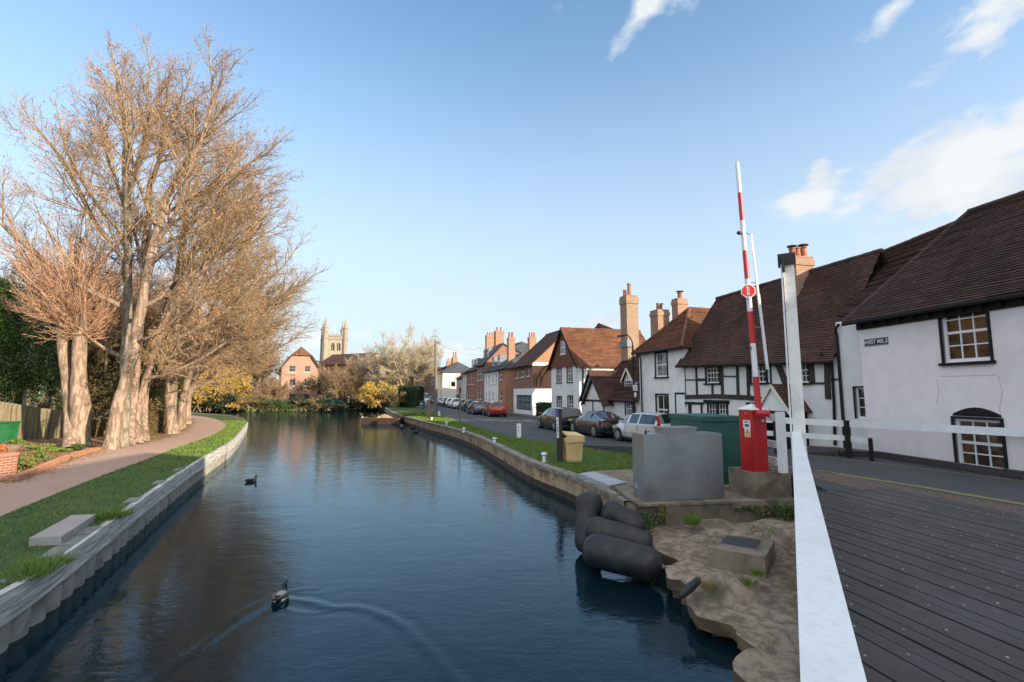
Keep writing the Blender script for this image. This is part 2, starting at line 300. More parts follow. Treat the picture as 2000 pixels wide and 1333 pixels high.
# ------------------------------------------------------------------ mesh helpers
def autouv(ps):
    n = (ps[1] - ps[0]).cross(ps[2] - ps[0])
    if n.length < 1e-9 and len(ps) > 3: n = (ps[2] - ps[0]).cross(ps[3] - ps[0])
    if n.length < 1e-9: return [(0, 0)] * len(ps)
    n.normalize()
    if abs(n.z) > .9: return [(p.x, p.y) for p in ps]
    t = Vector((0, 0, 1)).cross(n).normalized(); b = n.cross(t)
    return [(p.dot(t), p.dot(b)) for p in ps]
class MB:
    def __init__(s): s.v = []; s.f = []; s.uv = []; s.m = []; s.cur = 0
    def face(s, ps, uv=None):
        ps = [Vector(p) for p in ps]; i = len(s.v); s.v += ps; s.f.append(list(range(i, i + len(ps))))
        s.uv.append(uv or autouv(ps)); s.m.append(s.cur)
    def box(s, c, d, rz=0, M=None):
        x, y, z = d[0] / 2, d[1] / 2, d[2] / 2
        M = M or (Matrix.Translation(Vector(c)) @ Matrix.Rotation(rz, 4, 'Z'))
        q = [M @ Vector((a * x, b * y, e * z)) for e in (-1, 1) for a, b in ((-1, -1), (1, -1), (1, 1), (-1, 1))]
        for f in ((3, 2, 1, 0), (4, 5, 6, 7), (0, 1, 5, 4), (1, 2, 6, 5), (2, 3, 7, 6), (3, 0, 4, 7)): s.face([q[i] for i in f])
    def bar(s, a, b, w, h, up=Vector((0, 0, 1))):        # beam from a to b
        a = Vector(a); b = Vector(b); d = (b - a); L = d.length; d.normalize()
        x = d.cross(Vector(up))
        if x.length < 1e-4: x = d.cross(Vector((1, 0, 0)))
        x.normalize(); y = x.cross(d)
        q = [p + x * (sx * w / 2) + y * (sy * h / 2) for p in (a, b) for sx, sy in ((-1, -1), (1, -1), (1, 1), (-1, 1))]
        for f in ((0, 1, 2, 3), (7, 6, 5, 4), (0, 4, 5, 1), (1, 5, 6, 2), (2, 6, 7, 3), (3, 7, 4, 0)): s.face([q[i] for i in f])
    def tube(s, pts, rs, n=8, cap=True):
        pts = [Vector(p) for p in pts]
        if isinstance(rs, (int, float)): rs = [rs] * len(pts)
        rings = []; px = None
        for i, p in enumerate(pts):
            d = (pts[min(i + 1, len(pts) - 1)] - pts[max(i - 1, 0)]).normalized()
            x = px if px is not None else (Vector((1, 0, 0)) if abs(d.x) < .8 else Vector((0, 1, 0)))
            x = (x - d * x.dot(d)).normalized(); y = d.cross(x); px = x
            rings.append([p + (x * math.cos(2 * math.pi * k / n) + y * math.sin(2 * math.pi * k / n)) * rs[i] for k in range(n)])
        base = len(s.v)
        for r in rings: s.v += r
        for i in range(len(pts) - 1):
            for k in range(n):
                k2 = (k + 1) % n; q = [base + i * n + k, base + i * n + k2, base + (i + 1) * n + k2, base + (i + 1) * n + k]
                s.f.append(q); s.uv.append([(k / n, i), ((k + 1) / n, i), ((k + 1) / n, i + 1), (k / n, i + 1)]); s.m.append(s.cur)
        if cap:
            s.f.append([base + k for k in range(n)][::-1]); s.uv.append([(0, 0)] * n); s.m.append(s.cur)
            b2 = base + (len(pts) - 1) * n; s.f.append([b2 + k for k in range(n)]); s.uv.append([(0, 0)] * n); s.m.append(s.cur)
    def prism(s, poly, z0, z1, top=True, bottom=False):   # polygon of (x, y[, z]) extruded
        n = len(poly); T = [Vector((p[0], p[1], z1)) for p in poly]; B = [Vector((p[0], p[1], z0)) for p in poly]
        area = sum(T[i].x * T[(i + 1) % n].y - T[(i + 1) % n].x * T[i].y for i in range(n))
        if area < 0: T.reverse(); B.reverse()
        if top:
            for tri in tessellate_polygon([T]):
                ps = [T[i] for i in tri]
                if (ps[1] - ps[0]).cross(ps[2] - ps[0]).z < 0: ps.reverse()
                s.face(ps)
        if bottom:
            for tri in tessellate_polygon([B]):
                ps = [B[i] for i in tri]
                if (ps[1] - ps[0]).cross(ps[2] - ps[0]).z > 0: ps.reverse()
                s.face(ps)
        for i in range(n):
            j = (i + 1) % n; s.face([B[i], B[j], T[j], T[i]])
    def build(s, name, mats, parent=None, smooth=False, merge=False, loc=None):
        me = bpy.data.meshes.new(name)
        me.from_pydata([tuple(v) for v in s.v], [], s.f)
        ul = me.uv_layers.new(name='UVMap'); fl = []
        for u in s.uv:
            for a in u: fl += [a[0], a[1]]
        ul.data.foreach_set('uv', fl)
        if not isinstance(mats, (list, tuple)): mats = [mats]
        for m in mats: me.materials.append(m)
        if len(mats) > 1: me.polygons.foreach_set('material_index', s.m)
        if merge:
            bm = bmesh.new(); bm.from_mesh(me); bmesh.ops.remove_doubles(bm, verts=bm.verts, dist=1e-4); bmesh.ops.recalc_face_normals(bm, faces=bm.faces); bm.to_mesh(me); bm.free()
        if smooth: me.shade_smooth() if hasattr(me, 'shade_smooth') else None
        if smooth == 'auto':
            try: me.set_sharp_from_angle(angle=R(40))
            except Exception: pass
        me.update()
        o = bpy.data.objects.new(name, me); COL.objects.link(o)
        if parent is not None: o.parent = parent
        return o

def tag(o, label=None, cat=None, group=None, kind=None):
    if label: o['label'] = label
    if cat: o['category'] = cat
    if group: o['group'] = group
    if kind: o['kind'] = kind
    return o
def thing(name, label, cat, loc=(0, 0, 0), rz=0, group=None):
    o = bpy.data.objects.new(name, None); COL.objects.link(o); o.location = loc; o.rotation_euler = (0, 0, rz); o.empty_display_size = .2
    return tag(o, label, cat, group)
def thingw(name, label, cat, group=None): return thing(name, label, cat, group=group)
def bevel(o, w=.01, seg=2):
    m = o.modifiers.new('bevel', 'BEVEL'); m.width = w; m.segments = seg; m.limit_method = 'ANGLE'; m.angle_limit = R(35); return o

def npmesh(name, V, F, mats, mi=None, parent=None, smooth=False):
    """V (n,3) array, F (m,k) int array of equal-sided faces"""
    me = bpy.data.meshes.new(name); k = F.shape[1]; m = len(F)
    me.vertices.add(len(V)); me.vertices.foreach_set('co', np.ascontiguousarray(V, dtype=np.float32).ravel())
    me.loops.add(m * k); me.loops.foreach_set('vertex_index', np.ascontiguousarray(F, dtype=np.int32).ravel())
    me.polygons.add(m); me.polygons.foreach_set('loop_start', np.arange(0, m * k, k, dtype=np.int32))
    if mi is not None: me.polygons.foreach_set('material_index', np.ascontiguousarray(mi, dtype=np.int32))
    if smooth: me.polygons.foreach_set('use_smooth', np.ones(m, dtype=bool))
    for mt in (mats if isinstance(mats, (list, tuple)) else [mats]): me.materials.append(mt)
    me.update(calc_edges=True); me.validate()
    o = bpy.data.objects.new(name, me); COL.objects.link(o)
    if parent is not None: o.parent = parent
    return o

def text_part(name, body, size, loc, xdir, updir, mat, parent, off=.004, align='CENTER'):
    cu = bpy.data.curves.new(name, 'FONT'); cu.body = body; cu.size = size; cu.align_x = align; cu.align_y = 'CENTER'; cu.extrude = .001; cu.offset = size * .012
    o = bpy.data.objects.new(name, cu); COL.objects.link(o)
    dg = bpy.context.evaluated_depsgraph_get(); me = bpy.data.meshes.new_from_object(o.evaluated_get(dg))
    bpy.data.objects.remove(o, do_unlink=True)
    me.materials.clear(); me.materials.append(mat)
    x = Vector(xdir).normalized(); y = Vector(updir).normalized(); z = x.cross(y)
    M = Matrix(((x.x, y.x, z.x, loc[0] + z.x * off), (x.y, y.y, z.y, loc[1] + z.y * off), (x.z, y.z, z.z, loc[2] + z.z * off), (0, 0, 0, 1)))
    me.transform(M)
    o = bpy.data.objects.new(name, me); COL.objects.link(o); o.parent = parent
    return o
# ------------------------------------------------------------------ banks, water, road
def lerp(a, b, t): return a + (b - a) * t
def interp(y, tab):
    if y <= tab[0][0]: return tab[0][1]
    for (a, b), (c, d) in zip(tab, tab[1:]):
        if y <= c: return lerp(b, d, (y - a) / (c - a))
    return tab[-1][1]
def resample(pts, ds):
    pts = [Vector((p[0], p[1])) for p in pts]; out = [pts[0]]; acc = 0
    for a, b in zip(pts, pts[1:]):
        L = (b - a).length
        if L < 1e-6: continue
        d = ds - acc
        while d <= L: out.append(a.lerp(b, d / L)); d += ds
        acc = L - (d - ds)
    return out
def smoothpoly(pts, n=2):
    pts = [Vector((p[0], p[1])) for p in pts]
    for _ in range(n):
        q = [pts[0]]
        for a, b in zip(pts, pts[1:]): q += [a.lerp(b, .25), a.lerp(b, .75)]
        q.append(pts[-1]); pts = q
    return pts
GZ = .72
L_near = [(-5.0, 3.0), (-4.4, -6.0)]
LB = [Vector((-4.3, -8)), Vector((-5.55, 3.2))] + [P(u, v).xy for u, v in ((0, 1168), (91, 1111), (240, 1004), (325, 942), (390, 900), (430, 877), (460, 859), (484, 826))]
LB2 = [P(u, v).xy for u, v in ((484, 826), (478, 818), (455, 812), (420, 809), (370, 806))] + [Vector((-150, 66))]
LBs = smoothpoly(LB, 2)
RB = [P(u, v).xy for u, v in ((1226, 983), (1200, 965), (1115, 929), (1040, 905.6), (985, 878), (932, 852), (880, 836), (835, 826), (810, 819), (770, 809), (752, 797))]
RBs = smoothpoly(RB, 2)

def inset(pts, d, side):
    out = []
    for i, p in enumerate(pts): t = (pts[min(i + 1, len(pts) - 1)] - pts[max(i - 1, 0)]).normalized(); out.append(Vector((p.x - t.y * d * side, p.y + t.x * d * side)))
    return out
m = MB(); m.prism(inset(LBs, .2, 1) + LB2 + [Vector((-150, -60)), Vector((-4.3, -60))], -1.2, GZ)
left_bank = tag(m.build('ground', M_earth), kind='structure')
far = [P(u, v, .72).xy for u, v in ((740, 793), (700, 794), (600, 794), (500, 795), (430, 796), (340, 797))]
m = MB(); m.prism(inset(RBs, .2, -1) + [Vector((-22, 83))] + far + [Vector((-160, 99)), Vector((-900, 99)), Vector((-900, 1500)), Vector((900, 1500)), Vector((900, -80)), Vector((9, -80)), Vector((9, 10.9)), Vector((6.3, 11.6)), Vector((2.9, 10.95))], -1.2, GZ)
tag(m.build('ground', M_grass), kind='structure')
m = MB(); m.face([(-900, -300, -1.25), (900, -300, -1.25), (900, 1500, -1.25), (-900, 1500, -1.25)]); m.build('canal_bed', M_rust)['kind'] = 'structure'

def water():
    m, N, b = newmat('canal_water')
    b.inputs['Base Color'].default_value = (.003, .015, .026, 1); b.inputs['Roughness'].default_value = .02; b.inputs['IOR'].default_value = 1.34; b.inputs['Specular Tint'].default_value = (.70, .93, 1.0, 1)
    v = coord(N, 'Object'); mp = N.n('ShaderNodeMapping'); N.l(v, mp.inputs[0]); mp.inputs['Scale'].default_value = (.75, 1.25, 1); mp.inputs['Rotation'].default_value = (0, 0, R(-14))
    c1 = nz(N, mp.outputs[0], 1.1, 3, .5, .5); c2 = nz(N, mp.outputs[0], 4.5, 4, .6, .8); c3 = nz(N, mp.outputs[0], 14, 3, .6, .3); msk = ramp(N, nz(N, v, .22, 3), .38, .68, .25, 1)
    a = N.n('ShaderNodeMath', operation='MULTIPLY'); N.l(c1, a.inputs[0]); a.inputs[1].default_value = 1.0
    s2 = N.n('ShaderNodeMath', operation='MULTIPLY'); N.l(c2, s2.inputs[0]); s2.inputs[1].default_value = .42
    s3 = N.n('ShaderNodeMath', operation='MULTIPLY'); N.l(c3, s3.inputs[0]); N.l(msk, s3.inputs[1])
    s3b = N.n('ShaderNodeMath', operation='MULTIPLY_ADD'); N.l(s3.outputs[0], s3b.inputs[0]); s3b.inputs[1].default_value = .20; N.l(s2.outputs[0], s3b.inputs[2])
    t = N.n('ShaderNodeMath', operation='ADD'); N.l(a.outputs[0], t.inputs[0]); N.l(s3b.outputs[0], t.inputs[1])
    nb = bump(N, None, t.outputs[0], .30, .034)
    out = [n for n in m.node_tree.nodes if n.type == 'OUTPUT_MATERIAL'][0]
    fr = N.n('ShaderNodeFresnel'); fr.inputs[0].default_value = 1.40; N.l(nb, fr.inputs[1])
    gl = N.n('ShaderNodeBsdfGlossy'); gl.inputs['Color'].default_value = (.72, .89, 1.0, 1); gl.inputs['Roughness'].default_value = .02; N.l(nb, gl.inputs['Normal'])
    df = N.n('ShaderNodeBsdfDiffuse'); df.inputs[0].default_value = (.003, .014, .022, 1)
    mx = N.n('ShaderNodeMixShader'); N.l(fr.outputs[0], mx.inputs[0]); N.l(df.outputs[0], mx.inputs[1]); N.l(gl.outputs[0], mx.inputs[2]); N.l(mx.outputs[0], out.inputs[0])
    X0, X1, Y0, Y1 = -9.0, 4.0, 2.0, 20.0; ds = .05
    xs = np.arange(X0, X1 + 1e-6, ds); ys = np.arange(Y0, Y1 + 1e-6, ds); gx, gy = np.meshgrid(xs, ys)
    H = np.zeros_like(gx)
    def arm(pix, A, w, k, fade=.35):
        pts = smoothpoly([P(u, v, 0).xy for u, v in pix], 2); best = np.full(gx.shape, 1e9); sg = np.zeros_like(gx); tt = np.zeros_like(gx); n = len(pts) - 1
        for i, (a, b_) in enumerate(zip(pts, pts[1:])):
            d = b_ - a; L2 = d.length_squared; t = np.clip(((gx - a.x) * d.x + (gy - a.y) * d.y) / L2, 0, 1)
            dx = gx - a.x - t * d.x; dy = gy - a.y - t * d.y; dd = np.hypot(dx, dy); cr = np.sign(d.x * dy - d.y * dx)
            mk = dd < best; best[mk] = dd[mk]; sg[mk] = cr[mk]; tt[mk] = (i + t[mk]) / n
        return A * np.exp(-(best / w) ** 2) * np.cos(best * sg * k) * (1 - fade * tt)
    H += arm([(556, 1172), (520, 1180), (440, 1228), (340, 1302), (290, 1336), (230, 1380)], .014, .18, 16, .7)
    H += arm([(552, 1170), (610, 1176), (645, 1190), (700, 1184), (780, 1214), (845, 1278), (905, 1345), (950, 1400)], .018, .18, 16, .75)
    H += arm([(540, 1185), (590, 1200), (640, 1195)], .010, .12, 30) + arm([(545, 1160), (590, 1150), (620, 1150)], .008, .12, 26)
    H += arm([(490, 946), (470, 950), (440, 956)], .008, .10, 30) + arm([(490, 946), (515, 950), (545, 953)], .008, .10, 30)
    brk = np.array([[.65 + .9 * mnoise.noise(Vector((xx * 1.3, yy * 1.3, 0))) for xx in xs] for yy in ys]); H *= brk
    ed = np.minimum(np.minimum(gx - X0, X1 - gx), np.minimum(gy - Y0, Y1 - gy)); H *= np.clip(ed / .6, 0, 1)
    V = np.stack([gx, gy, H], -1).reshape(-1, 3); nx, ny = len(xs), len(ys)
    idx = np.arange(nx * ny).reshape(ny, nx)
    F = np.stack([idx[:-1, :-1], idx[:-1, 1:], idx[1:, 1:], idx[1:, :-1]], -1).reshape(-1, 4)
    xe, ye = xs[-1], ys[-1]
    outer = []
    for (a, b_, c, d) in ((-300, -60, 300, Y0), (-300, ye, 300, 400), (-300, Y0, X0, ye), (xe, Y0, 300, ye)):
        k = len(V) + len(outer); outer += [(a, b_, 0), (c, b_, 0), (c, d, 0), (a, d, 0)]; F = np.vstack([F, [[k, k + 1, k + 2, k + 3]]])
    V = np.vstack([V, np.array(outer)])
    npmesh('water', V, F, m, smooth=True)['kind'] = 'structure'
water()

# --- canal walls
def ribbon(pts, zs, offs, side, mb, prof=None, ds_uv=1.0):
    """strip along pts; zs/offs rows from top to bottom; prof(s, row) adds an outward offset"""
    n = len(pts); rows = []; s = 0; S = [0]
    for a, b in zip(pts, pts[1:]): s += (b - a).length; S.append(s)
    for i, p in enumerate(pts):
        t = (pts[min(i + 1, n - 1)] - pts[max(i - 1, 0)]).normalized(); nr = Vector((t.y, -t.x)) * side
        rows.append([Vector((p.x + nr.x * (o + (prof(S[i], k) if prof else 0)), p.y + nr.y * (o + (prof(S[i], k) if prof else 0)), z)) for k, (z, o) in enumerate(zip(zs, offs))])
    for i in range(n - 1):
        for k in range(len(zs) - 1):
            q = [rows[i][k], rows[i][k + 1], rows[i + 1][k + 1], rows[i + 1][k]]
            if side < 0: q.reverse(); uv = [(S[i + 1], zs[k]), (S[i + 1], zs[k + 1]), (S[i], zs[k + 1]), (S[i], zs[k])]
            else: uv = [(S[i], zs[k]), (S[i], zs[k + 1]), (S[i + 1], zs[k + 1]), (S[i + 1], zs[k])]
            mb.face(q, uv)
lw = thingw('canal_wall', 'whitewashed board canal wall with scalloped piling along the left grass bank', 'canal wall')
pl = resample(LBs, .09)
def jag(s, k): return .012 * mnoise.noise(Vector((s * 1.3, k * 3.1, 0))) + .008 * mnoise.noise(Vector((s * 6, k * 2, 4)))
m = MB(); m.cur = 0
ribbon(pl, [.745, .63, .628, .51, .508, .38, .345, .32], [.02, .035, .02, .028, .015, .03, .02, -.12], 1, m, jag)
m.build('facing_board', M_wallw, lw)
m = MB(); ribbon(pl, [.70, .738, .740, .742], [-.12, -.10, -.0, .03], 1, m, jag)
m.build('coping', M_wallw, lw)
for k, (u, v) in enumerate(((118, 1078), (148, 1056), (178, 1036), (70, 1120), (265, 977), (310, 942), (345, 918))):
    p = P(u, v, .74); j = min(range(len(pl)), key=lambda i: (pl[i] - p.xy).length); t_ = (pl[j + 1] - pl[j]).normalized(); c_ = pl[j] - Vector((t_.y, -t_.x)) * .17
    m = MB(); m.box((c_.x, c_.y, .725), (.58, .24, .05), math.atan2(t_.y, t_.x) + .01 * (k % 3)); bevel(m.build('edge_slab', M_paver, lw), .008)
def scal(s, k): return .085 * abs(math.sin(s * math.pi / .46)) ** .8 - .05
m = MB(); ribbon(resample(LBs, .046), [.38, .10, -.5], [-.03, -.03, -.03], 1, m, scal)
o = m.build('piling', M_pilew, lw, smooth=True)
m = MB(); ribbon(resample(LB2, .5), [.74, .2, -.5], [0.02, .03, .03], 1, m); m.build('end_facing', M_wallw, lw)

rw = thingw('canal_wall', 'brown stained sheet pile canal wall with timber coping along the right grass bank', 'canal wall')
def rib(s, k):
    f = (s % .62) / .62
    return .012 + (.022 if f > .80 else 0) + .01 * mnoise.noise(Vector((s * .8, k, 0)))
m = MB(); m.cur = 0
ribbon(resample(RBs, .062), [.66, .22], [0, .0], -1, m, rib); m.build('piling', M_piler, rw)
m = MB(); ribbon(resample(RBs, .062), [.22, .21, .10, -.4], [.02, .035, .03, .03], -1, m, lambda s, k: .02 * mnoise.noise(Vector((s * 2, k, 1)))); m.build('waterline_band', M_rust, rw)
m = MB(); cp = resample(RBs, .3)
ribbon(cp, [.722, .765, .775, .76, .655, .65], [-.26, -.255, .075, .085, .085, 0.0], -1, m, lambda s, k: .006 * mnoise.noise(Vector((s * 1.5, 0, 2)))); m.build('coping', M_plank, rw)

# --- paths, grass, earth sheets on the banks
PATH_R = [(-4, -8)] + [P(u, v).xy for u, v in ((-420, 1190), (0, 1009), (208, 926), (283, 900), (330, 880), (400, 857), (432, 843), (444, 832), (436, 824), (410, 816), (375, 812))]
PATH_L = [P(u, v).xy for u, v in ((-420, 1010), (0, 945), (55, 932), (190, 881), (300, 862), (345, 850), (366, 838), (372, 828), (368, 818), (350, 813))]
PATH_R[0] = Vector((-7.2, -8)); PATH_L.insert(0, Vector((-11.5, -8)))
pr = smoothpoly(PATH_R, 2); plf = smoothpoly(PATH_L, 2)
m = MB(); m.prism(pr + plf[::-1], .60, .732); m.build('towpath', M_path)['kind'] = 'structure'
lbi = [];  # inner edge of left coping
for i, p in enumerate(LBs):
    t = (LBs[min(i + 1, len(LBs) - 1)] - LBs[max(i - 1, 0)]).normalized(); wv = .03 + .05 * abs(mnoise.noise(Vector((p.x * .9, p.y * .9, 2)))); lbi.append(Vector((p.x - t.y * wv, p.y + t.x * wv)))
GRASS_L = lbi + [P(u, v).xy for u, v in ((478, 820), (455, 813), (420, 810), (372, 807.5))] + [P(375, 812).xy] + pr[::-1]
m = MB(); m.prism(GRASS_L, .6, .727); m.build('grass_verge', M_grass)['kind'] = 'structure'

# --- road
XF = [(-20, 13.2), (1.95, 12.6), (14.83, 10.74), (16.2, 10.9), (24, 8.6), (27.8, 7.45), (33.5, 6.0), (40, 5.56), (45.8, 3.7), (50, 2.09), (56.4, .18), (59.9, -.88), (70.4, -4.06), (75.5, -5.62), (83, -7.9), (92.4, -10.7), (105, -15), (128, -22), (160, -34)]
XL = [(-20, 1.5), (1.5, 1.6), (5, 3.5), (9.5, 6.1), (11.5, 6.5), (14, 6.35), (19.66, 4.78), (26, .85), (28.2, -.41), (51.7, -7.6), (66, -11.8), (80, -15.8), (110, -25), (160, -43)]
def roadz(y): 
    t = min(max((y - 15) / 9.5, 0), 1); t = t * t * (3 - 2 * t); return lerp(1.30, .735, t)
def pavew(y): return lerp(.16, 1.35, min(max((y - 15.5) / 6, 0), 1))
def strip(name, mat, fl, fr, dz, ys, skirt=0, kerb=0):
    m = MB()
    for a, b in zip(ys, ys[1:]):
        q = [Vector((fl(a), a, roadz(a) + dz)), Vector((fr(a), a, roadz(a) + dz)), Vector((fr(b), b, roadz(b) + dz)), Vector((fl(b), b, roadz(b) + dz))]
        m.face(q)
        if skirt:
            m.face([q[3], q[3] - Vector((0, 0, skirt)), q[0] - Vector((0, 0, skirt)), q[0]])
    return m.build(name, mat)
ys = [-20, 0, 3, 5, 7, 9.5, 11.5, 13] + [14 + i for i in range(0, 15)] + list(range(30, 165, 4))
tag(strip('road', M_asph, lambda y: interp(y, XL), lambda y: interp(y, XF) - pavew(y), 0, ys, skirt=1.0), kind='structure')
o = tag(strip('pavement', M_pave, lambda y: interp(y, XF) - pavew(y), lambda y: interp(y, XF) + .6, .10, ys, skirt=.14), kind='structure')
# yellow lines by the bridge, white edge markings down the street
def mark(name, mat, pts, w, dz=.006):
    m = MB(); pts = [Vector((p[0], p[1])) for p in pts]
    for a, b in zip(pts, pts[1:]):
        n = max(1, int((b - a).length / 1.5))
        for i in range(n):
            p, q = a.lerp(b, i / n), a.lerp(b, (i + 1) / n); t = (b - a).normalized(); s = Vector((t.y, -t.x)) * w / 2
            m.face([(p.x - s.x, p.y - s.y, roadz(p.y) + dz), (p.x + s.x, p.y + s.y, roadz(p.y) + dz), (q.x + s.x, q.y + s.y, roadz(q.y) + dz), (q.x - s.x, q.y - s.y, roadz(q.y) + dz)][::-1 if False else 1])
    return tag(m.build(name, mat), kind='structure')
ya = [P(u, v, 1.3).xy for u, v in ((1500, 908), (1590, 918), (1800, 951), (2000, 985), (2300, 1035))]
mark('road_marking', M_yell, ya, .05); mark('road_marking', M_yell, [p + Vector((-.06, -.13)) for p in ya], .05)
yb = [P(u, v, 1.3).xy for u, v in ((1560, 889), (1690, 902), (2000, 941), (2300, 980))]
mark('road_marking', M_yell, yb, .045)
for y0 in range(30, 66, 4):
    xx = lambda y: interp(y, XF) - 3.4
    mark('road_marking', M_wroad, [(xx(y0), y0), (xx(y0 + 1.3), y0 + 1.3)], .09)
for (u0, v0, u1, v1) in ((868, 801, 945, 803), (876, 812, 958, 812.5)):
    a, b = P(u0, v0, .735), P(u1, v1, .735); mark('road_marking', M_wroad, [a.xy, b.xy], .14)
# paved apron beside the steel cabinet, in front of the right grass
pav = [P(u, v, .72).xy for u, v in ((1226, 984), (1115, 930), (1150, 922), (1238, 917))] + [Vector((4.6, 15.6)), Vector((4.6, 10.9)), Vector((2.7, 10.7))]
m = MB(); m.prism(pav, .6, .735); m.build('paved_apron', M_conc)['kind'] = 'structure'

# --- low concrete apron at the water's edge
def apron():
    outl = [P(u, v, .34).xy for u, v in ((1258, 1030), (1275.5, 1053.5), (1280, 1074), (1303, 1083), (1325, 1094), (1310, 1100), (1295, 1104.5), (1307, 1130), (1328, 1134), (1349, 1142), (1338, 1155), (1341.5, 1169), (1361, 1190), (1380, 1196), (1400, 1205), (1430, 1211), (1448, 1238), (1464.5, 1250), (1448, 1255), (1424, 1266.5), (1430, 1283), (1450, 1300), (1478, 1313), (1515, 1314), (1550, 1317))]
    poly = [Vector(p) for p in outl] + [Vector((3.3, 4.9)), Vector((7.5, 6.5)), Vector((7.5, 12)), Vector((2.9, 11.0))]
    bm = bmesh.new()
    # densify the outline, fill, then subdivide for bumps
    pts = []
    for i, a in enumerate(poly):
        b = poly[(i + 1) % len(poly)]; n = max(1, int((b - a).length / .09)) if i < len(outl) else max(1, int((b - a).length / .4))
        for k in range(n):
            p = a.lerp(b, k / n); j = .06 if i < len(outl) else 0
            pts.append(Vector((p.x + j * (mnoise.noise(Vector((p.x * 5, p.y * 5, 0))) + .6 * mnoise.noise(Vector((p.x * 14, p.y * 14, 0)))), p.y + j * (mnoise.noise(Vector((p.x * 5, p.y * 5, 7))) + .6 * mnoise.noise(Vector((p.x * 14, p.y * 14, 7)))))))
    xs0, xs1 = min(p.x for p in pts), max(p.x for p in pts); ys0, ys1 = min(p.y for p in pts), max(p.y for p in pts)
    # grid clipped by the outline: keep cells whose centre is inside; edge walls from the outline itself
    def inside(x, y):
        c = False; j = len(pts) - 1
        for i in range(len(pts)):
            a, b = pts[i], pts[j]
            if (a.y > y) != (b.y > y) and x < (b.x - a.x) * (y - a.y) / (b.y - a.y) + a.x: c = not c
            j = i
        return c
    mounds = [(P(1480, 1035, .6).xy, .55, .26), (P(1420, 1125, .5).xy, .42, .22), (P(1400, 1010, .6).xy, .5, .14), (P(1530, 1010, .7).xy, .8, .22)]
    def hz(x, y):
        h = .32 + .022 * mnoise.noise(Vector((x * 1.1, y * 1.1, 3))) + .018 * mnoise.noise(Vector((x * 5, y * 5, 3))) + .008 * mnoise.noise(Vector((x * 13, y * 13, 8))) + .10 * min(1, max(0, (y - 8.5) / 3))
        for yy, dz in ((6.15, .07), (7.35, .045)):
            e = y - yy - .35 * mnoise.noise(Vector((x * 1.6, yy, 2))) - .25 * (x - 3.2); h -= dz * min(1, max(0, -e / .06))
        for c, r, a in mounds:
            d = ((x - c.x) ** 2 + (y - c.y) ** 2) / r ** 2
            if d < 1: h += a * (1 - d) ** .8 * (1 + .2 * mnoise.noise(Vector((x * 3, y * 3, 5))))
        return h
    v3 = [Vector((p.x, p.y, 0)) for p in pts]
    vs = [bm.verts.new(v) for v in v3]; edges = [bm.edges.new((vs[i], vs[(i + 1) % len(vs)])) for i in range(len(vs))]
    st = .075; x = xs0
    while x < xs1:
        y = ys0
        while y < ys1:
            jx = x + random.uniform(-.02, .02); jy = y + random.uniform(-.02, .02)
            if inside(jx, jy) and min((jx - p.x) ** 2 + (jy - p.y) ** 2 for p in pts) > .004: v3.append(Vector((jx, jy, 0)))
            y += st
        x += st
    bm.free()
    from mathutils.geometry import delaunay_2d_cdt
    n = len(pts)
    vv, ee, ff, _, _, _ = delaunay_2d_cdt([v.xy for v in v3], [(i, (i + 1) % n) for i in range(n)], [list(range(n))], 1, 1e-5)
    m = MB()
    for f in ff:
        ps = [Vector((vv[i].x, vv[i].y, hz(vv[i].x, vv[i].y))) for i in f]
        if (ps[1] - ps[0]).cross(ps[2] - ps[0]).z < 0: ps.reverse()
        m.face(ps)
    m2 = MB()
    ccw = sum(pts[i].x * pts[(i + 1) % n].y - pts[(i + 1) % n].x * pts[i].y for i in range(n)) > 0
    for i in range(n):
        a, b = pts[i], pts[(i + 1) % n]
        if not ccw: a, b = b, a
        za, zb = hz(a.x, a.y), hz(b.x, b.y)
        def rr(p, k): return .05 * k * (.5 + mnoise.noise(Vector((p.x * 4, p.y * 4, 9))))
        c = Vector((4.5, 8.5)); ia = (c - a).normalized(); ib = (c - b).normalized()
        q = [(a, za, 0), (a, za - .08, .3), (a, za - .17, 1.2), (a, za - .18, 9), (a, -.6, 9)]; w = [(b, zb, 0), (b, zb - .08, .3), (b, zb - .17, 1.2), (b, zb - .18, 9), (b, -.6, 9)]
        for k in range(4):
            f = []
            for (p, z, o), inn in ((w[k], ib), (w[k + 1], ib), (q[k + 1], ia), (q[k], ia)): f.append((p.x + inn.x * rr(p, o), p.y + inn.y * rr(p, o), z))
            m2.face([Vector(x_) for x_ in f][::-1])
    m.v += m2.v; off = len(m.v) - len(m2.v)
    m.f += [[i + off for i in f] for f in m2.f]; m.uv += m2.uv; m.m += [1] * len(m2.f)
    o = m.build('concrete_apron', [M_rock, pm('wet_apron_edge', (.20, .14, .07), (.12, .085, .05), 3, .7, bs=.8, bd=.03, c3=(.04, .035, .02), s3=2)], merge=True, smooth='auto')
    tag(o, kind='structure')
apron()

